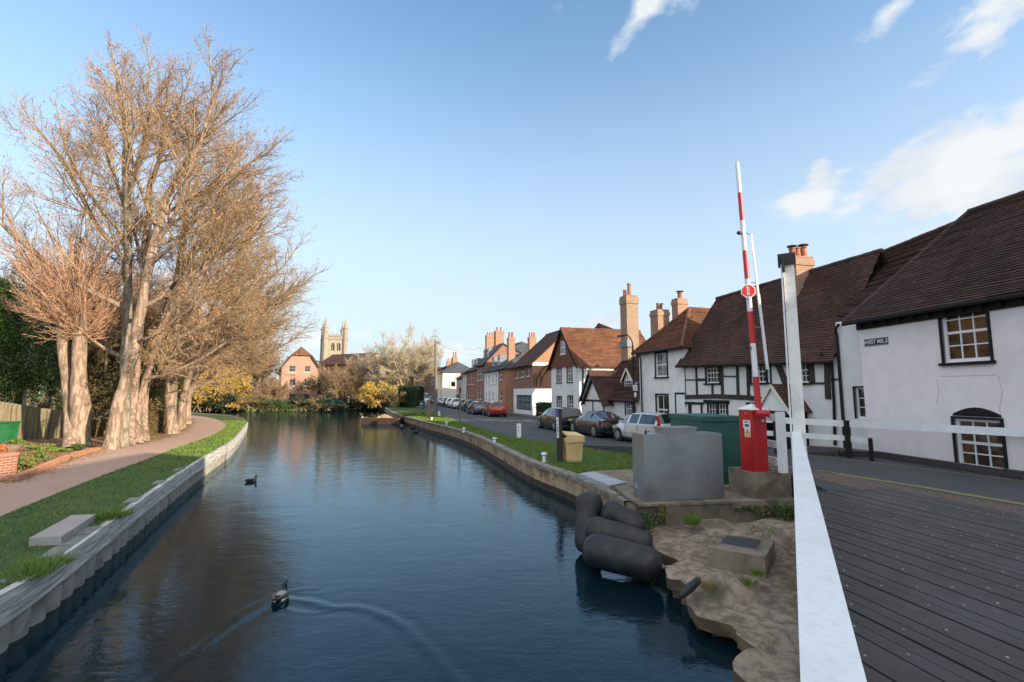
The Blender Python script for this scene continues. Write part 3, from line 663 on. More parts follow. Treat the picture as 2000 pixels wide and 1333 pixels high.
def quadbox(mb, base, z0, z1): mb.prism(base, z0, z1, bottom=False)
def rect(corner, w, d, rz):      # corner = near-left corner, w to the right, d backwards
    c, s = math.cos(rz), math.sin(rz); x = Vector((c, s)); y = Vector((-s, c)); p = Vector(corner)
    return [p, p + x * w, p + x * w + y * d, p + y * d]
t = thingw('cabinet_base', 'low concrete and brick base slab under the steel cabinet', 'concrete base')
m = MB(); quadbox(m, [Vector((2.66, 10.45)), Vector((4.75, 10.75)), Vector((4.75, 12.9)), Vector((2.55, 12.5))], .80, .85); quadbox(m, [Vector((4.75, 10.75)), Vector((6.3, 10.95)), Vector((6.3, 13)), Vector((4.75, 12.9))], .70, .845)
bevel(m.build('slab', M_conc, t), .012)
m = MB(); quadbox(m, [Vector((2.72, 10.5)), Vector((3.25, 10.58)), Vector((3.25, 12.4)), Vector((2.62, 12.3))], .0, .80); m.build('brick_footing', brick('dark_footing_brick', (.16, .085, .06), (.11, .07, .055), (.12, .10, .08), wear=(.12, .1, .07)), t)
m = MB(); quadbox(m, [Vector((3.25, 10.55)), Vector((6.25, 11.02)), Vector((6.25, 12.9)), Vector((3.25, 12.4))], .0, .80); m.build('concrete_footing', M_conc, t)

# --- swing bridge
def bridge():
    t = thingw('swing_bridge', 'white steel swing bridge girder with tall end post and dark timber deck', 'swing bridge')
    g = Vector((.4972, .8676)); nrm = Vector((g.y, -g.x))       # to the right of the girder
    c0 = Vector((.835, 1.34)); L1 = 9.35
    def at(s, o): p = c0 + g * s + nrm * o; return p
    def beam(mb, s0, s1, o0, o1, z0, z1): quadbox(mb, [at(s0, o0), at(s1, o0), at(s1, o1), at(s0, o1)], z0, z1); mb.face([(*at(s0, o0), z0), (*at(s0, o1), z0), (*at(s1, o1), z0), (*at(s1, o0), z0)])
    m = MB(); beam(m, -4, L1 - .1, -.075, .075, 2.405, 2.45); o = m.build('handrail', M_rail, t); bevel(o, .008)
    m = MB(); beam(m, -4, L1 - .1, -.045, -.02, .62, 2.403); beam(m, -4, 4.0, -.07, -.047, 2.2, 2.40); beam(m, -4, L1, -.07, .06, .52, .618); o = m.build('side_girder', M_rail, t); bevel(o, .004)
    m = MB()
    for s in np.arange(-3.2, 9, 1.25): m = MB(); beam(m, s, s + .06, -.02, .05, .62, 2.4); m.build('stiffener', M_wpaint, t)
    # tall tapered post
    m = MB(); zb, zt = .5, PD(1531, 522, 9.6).z
    b0, b1 = .112, .095
    c = c0 + g * (L1 + .02) + nrm * .055
    bp = [c + g * (sy * b0) + nrm * (sx * b0) for sx, sy in ((-1, -1), (1, -1), (1, 1), (-1, 1))]; c2 = c - nrm * .018
    tp = [c2 + g * (sy * b1) + nrm * (sx * b1) for sx, sy in ((-1, -1), (1, -1), (1, 1), (-1, 1))]
    m.face([(*p, zt) for p in tp]); 
    for i in range(4): j = (i + 1) % 4; m.face([(*bp[i], zb), (*bp[j], zb), (*tp[j], zt), (*tp[i], zt)])
    o = m.build('tall_post', pm('cream_post_paint', (.82, .80, .76), (.77, .75, .71), 6, .6, c3=(.50, .46, .40), s3=1.5, f3=.4), t); bevel(o, .01)
    m = MB(); fl = c - g * .175
    m.prism([c + nrm * -.155 - g * .15, c + nrm * -.127 - g * .15, c + nrm * -.127 + g * .13, c + nrm * -.155 + g * .13], .5, zt + .02); m.build('post_edge_plate', M_wpaint, t)
    m = MB(); m.box((c2.x - .03, c2.y, zt + .10), (.31, .28, .22), R(-30)); m.box((c2.x - .15, c2.y - .08, zt + .0), (.05, .28, .30), R(-30)); o = m.build('post_cap', M_dark, t); bevel(o, .02)
    # deck planks
    pd = Vector((.20, -.98)).normalized(); pp = Vector((-pd.y, pd.x)); m = MB(); rng = random.Random(3)
    S0 = at(0, .11); cmax = Vector((6.95, 10.2)).dot(pp); w = .31; k = 0; cc = S0.dot(pp) - 2.2
    studs = []
    while cc < cmax:
        for half, (o0, o1) in enumerate(((0, .143), (.150, .289))):
            zz = 1.40 + rng.uniform(-.004, .004)
            qs = []
            for ccc in (cc + o0, cc + o1):
                s = (ccc - at(0, .10).dot(pp)) / g.dot(pp); st = at(min(max(s, -4), 8.9), .10)
                if s > 8.9: st = at(8.9, .10) + pp * (ccc - at(8.9, .10).dot(pp)) 
                qs.append(st)
            L = 15; join = rng.uniform(2, 11)
            for a0, a1 in ((0, join - .004), (join + .004, L)):
                A, B = qs[0] + pd * a0, qs[1] + pd * a0; C, D = qs[1] + pd * a1, qs[0] + pd * a1
                dzz = rng.uniform(-.002, .002)
                m.prism([A, B, C, D], 1.33, zz + dzz)
            if half == 0:
                for q in np.arange(.3, L, .42): studs.append((*(qs[0].lerp(qs[1], .5) + pd * (q + rng.uniform(-.04, .04))), zz + .001))
        cc += w; k += 1
    m.build('deck', M_deck, t)
    m = MB()
    for x, y, z in studs:
        if rng.random() < .75: m.box((x, y, z + .003), (.014, .014, .008), rng.uniform(0, 1.5))
    o = m.build('deck_stud', pm('stud_metal', (.45, .45, .45), (.3, .3, .3), 5, .5, bs=0), t); o['kind'] = 'stuff'
    m = MB(); m.prism([at(-4, .08), at(9.2, .08), at(9.2, .08) + pd * 1 + pp * 1.6, at(-4, .08) + pd * 12 + pp * 4], 1.1, 1.325); m.build('deck_frame', M_black, t)
    # worn gravelly strip between deck and road
    e0 = P(1590, 922, 1.4).xy; e1 = P(2000, 1005, 1.4).xy
bridge()
st = [P(u, v, 1.3).xy for u, v in ((1585, 917), (1800, 958), (2000, 992), (2300, 1040), (2300, 1085), (2000, 1030), (1800, 985), (1585, 934))]
m = MB(); m.prism(st, 1.2, 1.306); m.build('gravel_strip', pm('cobbled_gravel', (.17, .12, .095), (.07, .055, .048), 22, .95, bs=.9, bd=.02, bscale=30))['kind'] = 'structure'
# ------------------------------------------------------------------ buildings
class Wall:
    def __init__(s, A, B, z0=.4, z1=5, z1b=None):
        s.A = Vector(A[:2]); s.B = Vector(B[:2]); s.d = s.B - s.A; s.L = s.d.length; s.t = s.d / s.L
        s.n = Vector((s.t.y, -s.t.x)); s.z0 = z0; s.z1 = z1; s.z1b = z1 if z1b is None else z1b
    def pt(s, a, z, off=0): p = s.A + s.t * a + s.n * off; return Vector((p.x, p.y, z))
    def hit(s, u, v, off=0):
        d = rayd(u, v); A = s.A + s.n * off; den = d.x * s.n.x + d.y * s.n.y; k = (A.x * s.n.x + A.y * s.n.y) / den
        x, y = d.x * k, d.y * k; return ((x - s.A.x) * s.t.x + (y - s.A.y) * s.t.y, EYE + d.z * k)
    def rect(s, u0, v0, u1, v1):
        um, vm = (u0 + u1) / 2, (v0 + v1) / 2
        return (s.hit(u0, vm)[0], s.hit(um, v1)[1], s.hit(u1, vm)[0], s.hit(um, v0)[1])    # s0, z0, s1, z1
    def panel(s, mb, holes=(), reveal=.09, z0=None, top=None):
        """front skin with openings; top(s) gives the height of the wall head"""
        z0 = s.z0 if z0 is None else z0; top = top or (lambda a: lerp(s.z1, s.z1b, a / s.L))
        S = sorted(set([0, s.L] + [min(max(h[i], 0), s.L) for h in holes for i in (0, 2)])); Z = sorted(set([z0] + [h[i] for h in holes for i in (1, 3)]))
        for a, b in zip(S, S[1:]):
            if b - a < 1e-5: continue
            zt = min(top(a), top(b)); zz = [z for z in Z if z < zt - 1e-4]
            cells = list(zip(zz, zz[1:])) + [(zz[-1], None)]
            for c, d in cells:
                mid = ((a + b) / 2, (c + (d if d else zt)) / 2)
                if any(h[0] < mid[0] < h[2] and h[1] < mid[1] < h[3] for h in holes): continue
                if d is None: q = [s.pt(a, c), s.pt(b, c), s.pt(b, top(b)), s.pt(a, top(a))]
                else: q = [s.pt(a, c), s.pt(b, c), s.pt(b, d), s.pt(a, d)]
                mb.face(q, [((s.A + s.t * 0).length * 0 + (p.xy - s.A).dot(s.t), p.z) for p in q])
        for h in holes:
            a, c, b, d = h; r = -reveal
            for q in ([s.pt(a, c), s.pt(a, d), s.pt(a, d, r), s.pt(a, c, r)], [s.pt(b, c), s.pt(b, c, r), s.pt(b, d, r), s.pt(b, d)],
                      [s.pt(a, d), s.pt(b, d), s.pt(b, d, r), s.pt(a, d, r)], [s.pt(a, c), s.pt(a, c, r), s.pt(b, c, r), s.pt(b, c)]): mb.face(q)
    def block(s, mb, a, c, b, d, o0, o1):                      # box on the wall face
        q = [s.pt(a, c, o0), s.pt(b, c, o0), s.pt(b, d, o0), s.pt(a, d, o0)]; w = [s.pt(a, c, o1), s.pt(b, c, o1), s.pt(b, d, o1), s.pt(a, d, o1)]
        mb.face(w)
        for i in range(4): j = (i + 1) % 4; mb.face([q[i], q[j], w[j], w[i]])
        mb.face(q[::-1])

def window(wall, h, parent, cols=3, rows=4, surround=None, reveal=.09, glass=None, bar=.022, frame=.05, sash=True, sill=True, sillm=None, fm=None, sw=.07):
    a, c, b, d = h; fm = fm or M_wframe; r = -reveal
    m = MB(); o0, o1 = r - .03, r + .02
    wall.block(m, a, c, a + frame, d, o0, o1); wall.block(m, b - frame, c, b, d, o0, o1)
    wall.block(m, a + frame, d - frame, b - frame, d, o0, o1); wall.block(m, a + frame, c, b - frame, c + frame * 1.3, o0, o1)
    ia, ib, ic, id_ = a + frame, b - frame, c + frame * 1.3, d - frame
    for i in range(1, cols):
        x = lerp(ia, ib, i / cols); wall.block(m, x - bar / 2, ic, x + bar / 2, id_, o0 + .004, o1 - .008)
    for i in range(1, rows):
        z = lerp(ic, id_, i / rows); hb = bar * (1.1 if (sash and i * 2 == rows) else .5)
        wall.block(m, ia, z - hb, ib, z + hb, o0 + .006, o1 - (.002 if hb > bar else .011))
    w = m.build('window', fm, parent)
    m = MB(); m.face([wall.pt(a, c, r - .012), wall.pt(b, c, r - .012), wall.pt(b, d, r - .012), wall.pt(a, d, r - .012)]); m.build('pane', glass or M_glass, w)
    if surround:
        m = MB(); wall.block(m, a - sw, c - .02, a, d + sw, -.05, .035); wall.block(m, b, c - .02, b + sw, d + sw, -.05, .035); wall.block(m, a, d, b, d + sw, -.05, .038)
        m.build('surround', surround, w)
    if sill:
        m = MB(); wall.block(m, a - sw * 1.7, c - .09, b + sw * 1.7, c - .021, -.06, .10); m.build('sill', sillm or surround or M_wframe, w)
    return w

def roof_plane(mb, e0, e1, t1, t0, course=.11, lip=.022, wob=.012, uscale=1.0):
    """courses of tiles from the eave e0-e1 up to t0-t1, each with its lower edge lifted"""
    e0, e1, t1, t0 = map(Vector, (e0, e1, t1, t0)); h = max((t0 - e0).length, (t1 - e1).length); n = max(2, int(round(h / course)))
    nr = (e1 - e0).cross(((t0 + t1) / 2) - e0).normalized()
    if nr.z < 0: nr = -nr
    ax = (e1 - e0).normalized(); L = (e1 - e0).length; seg = max(1, int(L / .55)) if wob else 1
    def pnt(f, k, lift):
        p = e0.lerp(t0, k / n).lerp(e1.lerp(t1, k / n), f); w = wob * mnoise.noise(p * .9 + Vector((0, 0, k * .37))) * 2 + wob * .5 * mnoise.noise(p * 3.3)
        return p + nr * (lift + w)
    for k in range(n):
        lo = [pnt(i / seg, k, lip) for i in range(seg + 1)]; hi = [pnt(i / seg, k + 1, 0) for i in range(seg + 1)]; und = [pnt(i / seg, k, -.004 if k else -.03) for i in range(seg + 1)]
        for i in range(seg):
            def uu(p): return (p - e0).dot(ax) * uscale + (k % 2) * .085
            q = [lo[i], lo[i + 1], hi[i + 1], hi[i]]
            if (q[1] - q[0]).cross(q[2] - q[0]).dot(nr) < 0: q.reverse(); uv = [(uu(hi[i]), k + .98), (uu(hi[i + 1]), k + .98), (uu(lo[i + 1]), k + .02), (uu(lo[i]), k + .02)]
            else: uv = [(uu(lo[i]), k + .02), (uu(lo[i + 1]), k + .02), (uu(hi[i + 1]), k + .98), (uu(hi[i]), k + .98)]
            mb.face(q, uv); mb.face([und[i], und[i + 1], lo[i + 1], lo[i]], [(uu(und[i]), k), (uu(und[i + 1]), k), (uu(lo[i + 1]), k + .02), (uu(lo[i]), k + .02)])

def ridge(mb, a, b, r=.10):
    a, b = Vector(a), Vector(b); L = (b - a).length; n = max(1, int(L / .32))
    for i in range(n):
        p, q = a.lerp(b, i / n), a.lerp(b, (i + 1) / n); j = Vector((0, 0, random.uniform(-.006, .006)))
        mb.tube([p + j, q + j], [r * 1.04, r * .96], 8)

def chimney(parent, c, w, d, z0, z1, rz, mat, pots, potm=None, cap=.08, caph=.22):
    """c = centre; pots = list of (dx, dy, height, radius, cowl)"""
    m = MB(); m.box((c[0], c[1], (z0 + z1) / 2), (w, d, z1 - z0), rz); m.box((c[0], c[1], z1 - caph * .5 - .1), (w + cap, d + cap, caph), rz); m.box((c[0], c[1], z1 + .03), (w + cap * .2, d + cap * .2, .06), rz)
    ch = m.build('chimney', mat, parent)
    for dx, dy, h, r, cowl in pots:
        x = c[0] + dx * math.cos(rz) - dy * math.sin(rz); y = c[1] + dx * math.sin(rz) + dy * math.cos(rz); m = MB()
        m.tube([(x, y, z1 + .05), (x, y, z1 + .12), (x, y, z1 + .05 + h * .85), (x, y, z1 + .05 + h * .9), (x, y, z1 + .05 + h)], [r * 1.15, r, r * .86, r * 1.05, r * 1.0], 12)
        m.build('chimney_pot', potm or M_pot, ch)
        if cowl: m = MB(); m.tube([(x, y, z1 + .05 + h + .06), (x, y, z1 + .08 + h + .06)], [r * 1.5, r * 1.5], 10); m.build('cowl', M_dark, ch)
    return ch

def gutter(parent, a, b, r=.055): m = MB(); m.tube([a, b], r, 8); return m.build('gutter', M_black, parent)
def downpipe(parent, pts, r=.038): m = MB(); m.tube(pts, r, 8); return m.build('downpipe', M_black, parent)

def house(name, label, A, B, depth, z0, ze, zr, wallm, roofm, rd=None, wins=(), endwins=(), group=None, over=.22, course=.16, lip=.025, hipB=0, hipA=0, endm=None, zeB=None, zrB=None, style='par', zlow=None, lowm=None, wob=.012, bargem=None, cat='house', guttered=True):
    """A far-left, B near-right corner of the canal front; ridge parallel to the front ('par')"""
    T = thingw(name, label, cat, group)
    zeB = ze if zeB is None else zeB; zrB = zr if zrB is None else zrB
    W = Wall(A, B, z0, ze, zeB); bk = -W.n; rd = rd or depth / 2
    C = W.B + bk * depth; D = W.A + bk * depth
    E = Wall(W.B, C, z0, zeB, zeB); E2 = Wall(D, W.A, z0, ze, ze); K = Wall(C, D, z0, zeB, ze)
    holes = [(*W.rect(*w[:4]),) for w in wins]; eh = [(*E.rect(*w[:4]),) for w in endwins]
    split = [(z0, zlow, lowm), (zlow, None, wallm)] if zlow else [(z0, None, wallm)]
    for lo, hi, mt in split:
        m = MB(); hs = [h for h in holes if (hi is None or h[1] < hi) and (lo == z0 or h[3] > lo)]
        hs = [(h[0], max(h[1], lo) if lo != z0 else h[1], h[2], min(h[3], hi) if hi else h[3]) for h in hs]
        top = (lambda a, hi=hi: hi) if hi else None
        W.panel(m, hs, z0=lo, top=top)
        def gt(a, hi=hi, w=E):
            if hi: return hi
            if hipB: return zeB
            return lerp(zeB, zrB, a / rd) if a < rd else lerp(zrB, zeB, (a - rd) / (depth - rd))
        def gt2(a, hi=hi):
            if hi: return hi
            if hipA: return ze
            a = depth - a
            return lerp(ze, zr, a / rd) if a < rd else lerp(zr, ze, (a - rd) / (depth - rd))
        if hi or hipB: E.panel(m, eh if not hi else [], z0=lo, top=gt)
        else:
            m2 = MB()
            for a, b in ((0, rd), (rd, depth)):
                n = 6
                # split at window edges
                S = sorted(set([a, b] + [x for h in eh for x in (h[0], h[2]) if a < x < b]))
                for s0, s1 in zip(S, S[1:]):
                    Z = sorted(set([lo] + [z for h in eh for z in (h[1], h[3]) if h[0] < (s0 + s1) / 2 < h[2]])); 
                    for zi, zc in enumerate(Z):
                        zn = Z[zi + 1] if zi + 1 < len(Z) else None
                        q = [E.pt(s0, zc), E.pt(s1, zc), E.pt(s1, zn or gt(s1)), E.pt(s0, zn or gt(s0))]
                        mid = ((s0 + s1) / 2, (zc + (zn or gt(s0))) / 2)
                        if any(h[0] < mid[0] < h[2] and h[1] < mid[1] < h[3] for h in eh): continue
                        m2.face(q, [((p.xy - E.A).dot(E.t), p.z) for p in q])
            for h in eh:
                a, c, b, d = h; r = -.09
                for q in ([E.pt(a, c), E.pt(a, d), E.pt(a, d, r), E.pt(a, c, r)], [E.pt(b, c), E.pt(b, c, r), E.pt(b, d, r), E.pt(b, d)], [E.pt(a, d), E.pt(b, d), E.pt(b, d, r), E.pt(a, d, r)]): m2.face(q)
            if endm: m2.build('end_wall', endm if hi is None else (lowm or endm), T)
            else: m.v += m2.v; off = len(m.v) - len(m2.v); m.f += [[i + off for i in f] for f in m2.f]; m.uv += m2.uv; m.m += m2.m
        E2.panel(m, (), z0=lo, top=gt2 if (hi or hipA) else None) if (hi or hipA) else [m.face([E2.pt(s0, lo), E2.pt(s1, lo), E2.pt(s1, gt2(s1)), E2.pt(s0, gt2(s0))]) for s0, s1 in ((0, depth - rd), (depth - rd, depth))]
        K.panel(m, (), z0=lo, top=top)
        m.build('wall' if not (hi and zlow) else 'lower_wall', mt, T)
    # roof
    rA = W.A + bk * rd + W.t * hipA; rB = W.B + bk * rd - W.t * hipB
    oA = 0 if hipA else .12; oB = 0 if hipB else .12
    sl = (zr - ze) / rd; sb = (zr - ze) / max(depth - rd, .1)
    eA = W.A + W.n * over - W.t * (over if hipA else oA); eB = W.B + W.n * over + W.t * (over if hipB else oB)
    fA = D - W.n * over - W.t * (over if hipA else oA); fB = C - W.n * over + W.t * (over if hipB else oB)
    rA2 = rA - W.t * oA; rB2 = rB + W.t * oB
    V = lambda p, z: Vector((p.x, p.y, z))
    m = MB(); zl = .06
    roof_plane(m, V(eA, ze - over * sl + zl), V(eB, zeB - over * sl + zl), V(rB2, zrB + zl), V(rA2, zr + zl), course, lip, wob)
    roof_plane(m, V(fB, zeB - over * sb + zl), V(fA, ze - over * sb + zl), V(rA2, zr + zl), V(rB2, zrB + zl), course * 1.5, lip, 0)
    if hipB: roof_plane(m, V(eB, zeB - over * sl + zl), V(fB, zeB - over * sl + zl), V(rB2, zrB + zl), V(rB2, zrB + zl), course, lip, wob)
    if hipA: roof_plane(m, V(fA, ze - over * sl + zl), V(eA, ze - over * sl + zl), V(rA2, zr + zl), V(rA2, zr + zl), course, lip, wob)
    # soffit edge boards
    rf = m.build('roof', roofm, T)
    m = MB(); ridge(m, V(rA2, zr + zl + .0), V(rB2, zrB + zl + .0), .09)
    if hipB: ridge(m, V(eB, zeB - over * sl + zl), V(rB2, zrB + zl), .08)
    if hipA: ridge(m, V(eA, ze - over * sl + zl), V(rA2, zr + zl), .08)
    rt = m.build('ridge_tiles', roofm, rf)
    if not hipB:
        m = MB(); m.bar(V(eB - W.t * .02, zeB - over * sl - .02), V(rB2 - W.t * .02, zrB - .02), .03, .16); m.bar(V(fB - W.t * .02, zeB - over * sb - .02), V(rB2 - W.t * .02, zrB - .02), .03, .16); m.build('verge_board', bargem or M_black, rf)
    if guttered: gutter(T, V(eA + W.n * .02, ze - over * sl + .0), V(eB + W.n * .02, zeB - over * sl + .0))
    for w, h in zip(wins, holes):
        kw = dict(w[4]) if len(w) > 4 else {}
        window(W, h, T, **kw)
    for w, h in zip(endwins, eh):
        kw = dict(w[4]) if len(w) > 4 else {}
        window(E, h, T, **kw)
    T['_'] = 0; del T['_']
    return T, W, E, rf

DS = dict(surround=M_black)
BP = (-.957, -.29)
def bkpt(p, a, b): return Vector((p[0] + .957 * a - .29 * b * -1 * 0, p[1] + .29 * a))

# --- pinkish house at the bridge (nearest, right)
A = Vector((10.74, 14.83)); B = A + Vector((.142, -.99)) * 14
WSTY = dict(cols=3, rows=4, surround=M_black, frame=.06, bar=.03, sw=.055, glass=M_glassb)
T, W, E, rf = house('rendered_house', 'pinkish rendered house with dark tiled roof beside the bridge road', A, B, 5.6, .5, 5.60, 8.5, M_pink, M_tiledark,
    wins=[(1840, 590, 1931, 706, WSTY), (1868, 820, 1960, 916, dict(WSTY, sill=False, sash=True))], over=.28, course=.105, lip=.03, endwins=(), wob=.02, hipA=1.25)
m = MB()
a, c, b, d = W.rect(1868, 812, 1962, 916); n = 10
for i in range(n):
    f0, f1 = i / n, (i + 1) / n; z0_ = c + (d - c) + .02; arch = lambda f: .16 * math.sin(math.pi * f) + .03
    q = [W.pt(lerp(a, b, f0) - .03, d - .03, .015), W.pt(lerp(a, b, f1) + .0, d - .03, .015), W.pt(lerp(a, b, f1), d + arch(f1), .015), W.pt(lerp(a, b, f0), d + arch(f0), .015)]; m.face(q)
m.build('arched_lintel', M_black, T)
m = MB(); W.block(m, -.05, 5.10, W.L, 5.36, .0, .06)
for s in np.arange(.1, W.L, .42): W.block(m, s, 5.16, s + .09, 5.28, .055, .16)
m.build('eaves_board', M_black, T)
m = MB(); h = W.rect(1843, 578, 1938, 587); W.block(m, h[0] - .12, h[1], h[2] + .12, h[3], 0, .03); m.build('head_band', M_pink, T); m = MB(); h = W.rect(1840, 716, 1938, 734); W.block(m, h[0] - .1, h[1], h[2] + .1, h[3], 0, .012); m.build('sill_band', M_pink, T)
m = MB()
for pts in (((1830, 740), (1834, 765), (1829, 790)), ((1950, 735), (1958, 765), (1952, 800), (1962, 830), (1960, 858))):
    q = [W.pt(*W.hit(u, v), .002) for u, v in pts]; m = MB(); m.tube(q, .004, 4); m.build('render_crack', pm('crack_line', (.35, .3, .3), (.3, .26, .26), 5, .9), T)  # thin grey line drawn along each crack
# street name sign
h = W.rect(1689, 661, 1735, 675); ts = thing('street_name_sign', 'dark blue street name sign with white letters on the pinkish house wall', 'street sign', W.pt(h[0], h[1], 0))
for o_ in ():
    pass
ts.location = (0, 0, 0)
m = MB(); W.block(m, h[0], h[1], h[2], h[3], 0, .02); m.build('sign_plate', M_signbl, ts)
m = MB(); W.block(m, h[0] + .012, h[1] + .012, h[2] - .012, h[1] + .017, .02, .023); W.block(m, h[0] + .012, h[3] - .017, h[2] - .012, h[3] - .012, .02, .023); m.build('sign_border', M_signw, ts)
text_part('lettering', 'WEST MIL.S', (h[3] - h[1]) * .74, W.pt((h[0] + h[2]) / 2, (h[1] + h[3]) / 2, .02), (W.t.x, W.t.y, 0), (0, 0, 1), M_signw, ts, off=.004)

# --- narrow white link house with its own steep roof
A2 = Vector((10.98, 16.25)); B2 = Vector((11.18, 14.75))
T = thingw('link_house', 'narrow white painted brick link between the timber framed house and the pinkish house', 'house')
W2 = Wall(A2, B2, .5, 5.55); hole = W2.rect(1671, 757, 1697, 818); hole = (hole[0], hole[1], min(hole[2], W2.L - .05), hole[3])
m = MB(); W2.panel(m, [hole]); K2 = Wall(A2 - W2.n * 6, A2, .5, 5.55, 5.55); K2.panel(m, ()); m.build('wall', M_whitebrick, T)
window(W2, hole, T, cols=1, rows=3, surround=M_black, sillm=M_wframe, sw=.04)
m = MB(); W2.block(m, 0, .5, W2.L, 1.28, 0, .03); m.build('black_plinth', M_black, T)
rl = PD(1710, 499, 18.2); rr = Vector((14.6, 11.5, rl.z + .35)); e0 = PD(1640, 615, 16.5); e1 = Vector((11.0, 13.5, 5.5))
m = MB(); roof_plane(m, e0 + Vector((0, 0, .05)), e1, rr, rl, .105, .03, .02); roof_plane(m, Vector((rl.x + 2.5, 19.0, 5.2)), e0 + Vector((.05, .05, 0)), rl, rl, .11, .03, 0); roof_plane(m, rr + Vector((3, 0, -3)), rl + Vector((3, .5, -3)), rl, rr, .2, .03, 0)
rf = m.build('roof', M_tilebrown, T); m = MB(); ridge(m, rl, rr, .09); m.build('ridge_tiles', M_tilebrown, rf)
gutter(T, e0 + Vector((-.06, 0, -.02)), Vector((10.98, 14.7, 5.47)))
p0 = W2.hit(1640, 622); q = [W2.pt(.25, 5.45, .1), W2.pt(.12, 5.3, .12), W2.pt(.08, 5.1, .06), W2.pt(.10, 1.0, .06)]
downpipe(T, q, .045)

# --- timber framed house
A3 = Vector((8.6, 24.0)); B3 = Vector((10.95, 16.25))
zeA, zeB3 = PD(1335, 704, 24.0).z, PD(1640, 694, 16.25).z
W3 = Wall(A3, B3, .4, zeA, zeB3); bk3 = -W3.n
T3 = thingw('timber_framed_house', 'white timber framed house with long steep brown tiled roof and gabled porch', 'house')
WT = dict(cols=4, rows=4, surround=M_black, frame=.03, bar=.02, sw=.09, reveal=.05)
wl = [(1380, 710, 1405, 748, WT), (1467, 705, 1496, 747, dict(WT, cols=4)), (1557, 700, 1580, 747, dict(WT, cols=3)),
      (1384, 790, 1401, 820, dict(cols=3, rows=3, surround=M_black, frame=.025, bar=.02, reveal=.05, sill=False, sw=.06, sash=False)), (1404, 790, 1421, 820, dict(cols=3, rows=3, surround=M_black, frame=.025, bar=.02, reveal=.05, sill=False, sw=.06, sash=False)),
      (1478, 793, 1500, 822, dict(cols=3, rows=3, surround=M_black, frame=.025, bar=.02, reveal=.05, sill=False, sw=.08, sash=False))]
holes = [W3.rect(*w[:4]) for w in wl]; m = MB(); W3.panel(m, holes, .05)
E3 = Wall(B3, B3 + bk3 * 4.4, .4, zeB3); F3 = Wall(A3 + bk3 * 4.4, A3, .4, zeA)
for Wx, ze_, zr_ in ((E3, zeB3, 7.1), (F3, zeA, 7.8)):
    m.face([Wx.pt(0, .4), Wx.pt(2.2, .4), Wx.pt(2.2, zr_), Wx.pt(0, ze_)]); m.face([Wx.pt(2.2, .4), Wx.pt(4.4, .4), Wx.pt(4.4, ze_), Wx.pt(2.2, zr_)])
Wall(B3 + bk3 * 4.4, A3 + bk3 * 4.4, .4, zeB3, zeA).panel(m, ())
m.build('wall', M_whitebrick, T3)
for w, h in zip(wl, holes): window(W3, h, T3, **w[4])
def beamline(mb, pts, w=.13, off=.03):
    for (u0, v0), (u1, v1) in zip(pts, pts[1:]):
        a = W3.hit(u0, v0); b = W3.hit(u1, v1); pa, pb = W3.pt(a[0], a[1], off * .5), W3.pt(b[0], b[1], off * .5)
        mb.bar(pa, pb, off, w, up=Vector((W3.t.x, W3.t.y, 0)) if abs(v1 - v0) > abs(u1 - u0) else Vector((0, 0, 1))) if False else mb.bar(pa, pb, w, off, up=Vector((W3.n.x, W3.n.y, 0)))
beams = [([(1336.5, 704), (1338, 774)], .15), ([(1359.5, 703), (1362, 774)], .13), ([(1409.5, 700), (1412, 775)], .17), ([(1440, 698), (1442.5, 777)], .15), ([(1460, 697), (1463, 777)], .15),
         ([(1377, 704), (1380, 745)], .07), ([(1338, 742.5), (1361, 742.5)], .06), ([(1361, 742), (1380, 742)], .12), ([(1412, 735), (1441, 736)], .06), ([(1392, 750), (1392.5, 774)], .11),
         ([(1336, 776), (1400, 774.5), (1460, 777), (1512, 783)], .20), ([(1503, 696), (1512, 700), (1522, 715), (1532, 740), (1538, 758)], .26), ([(1505.5, 712), (1508, 778)], .06), ([(1584.5, 692), (1588, 748)], .19),
         ([(1590, 749), (1613, 749)], .07), ([(1616, 692), (1617, 742), (1619, 780)], .20), ([(1621, 741), (1640, 741)], .05), ([(1336, 702), (1640, 692)], .16)]
m = MB()
for i, (pts, w) in enumerate(beams): beamline(m, pts, w, .028 + i * .0016)
m.build('oak_frame', M_beam, T3)
m = MB(); h = W3.rect(1376, 784, 1425, 789); W3.block(m, h[0], h[1], h[2], h[3] + .05, .0, .07); m.build('lintel', M_black, T3); m = MB(); h = W3.rect(1340, 785.5, 1375, 790); W3.block(m, h[0], h[1], h[2], h[3], 0, .08); m.build('lintel', M_black, T3); m = MB(); h = W3.rect(1459, 787, 1503, 791); W3.block(m, h[0], h[1], h[2], h[3], 0, .07); m.build('lintel', M_black, T3)
h = W3.rect(1353, 792, 1370, 850); m = MB(); W3.block(m, h[0], .6, h[2], h[3], 0, .03); d_ = m.build('door', M_wpaint, T3)
m = MB(); W3.block(m, h[0] - .28, .6, h[0] - .005, h[3] + .03, 0, .025); W3.block(m, h[2] + .005, .6, h[2] + .12, h[3] + .03, 0, .025); m.build('door_frame', M_black, d_)
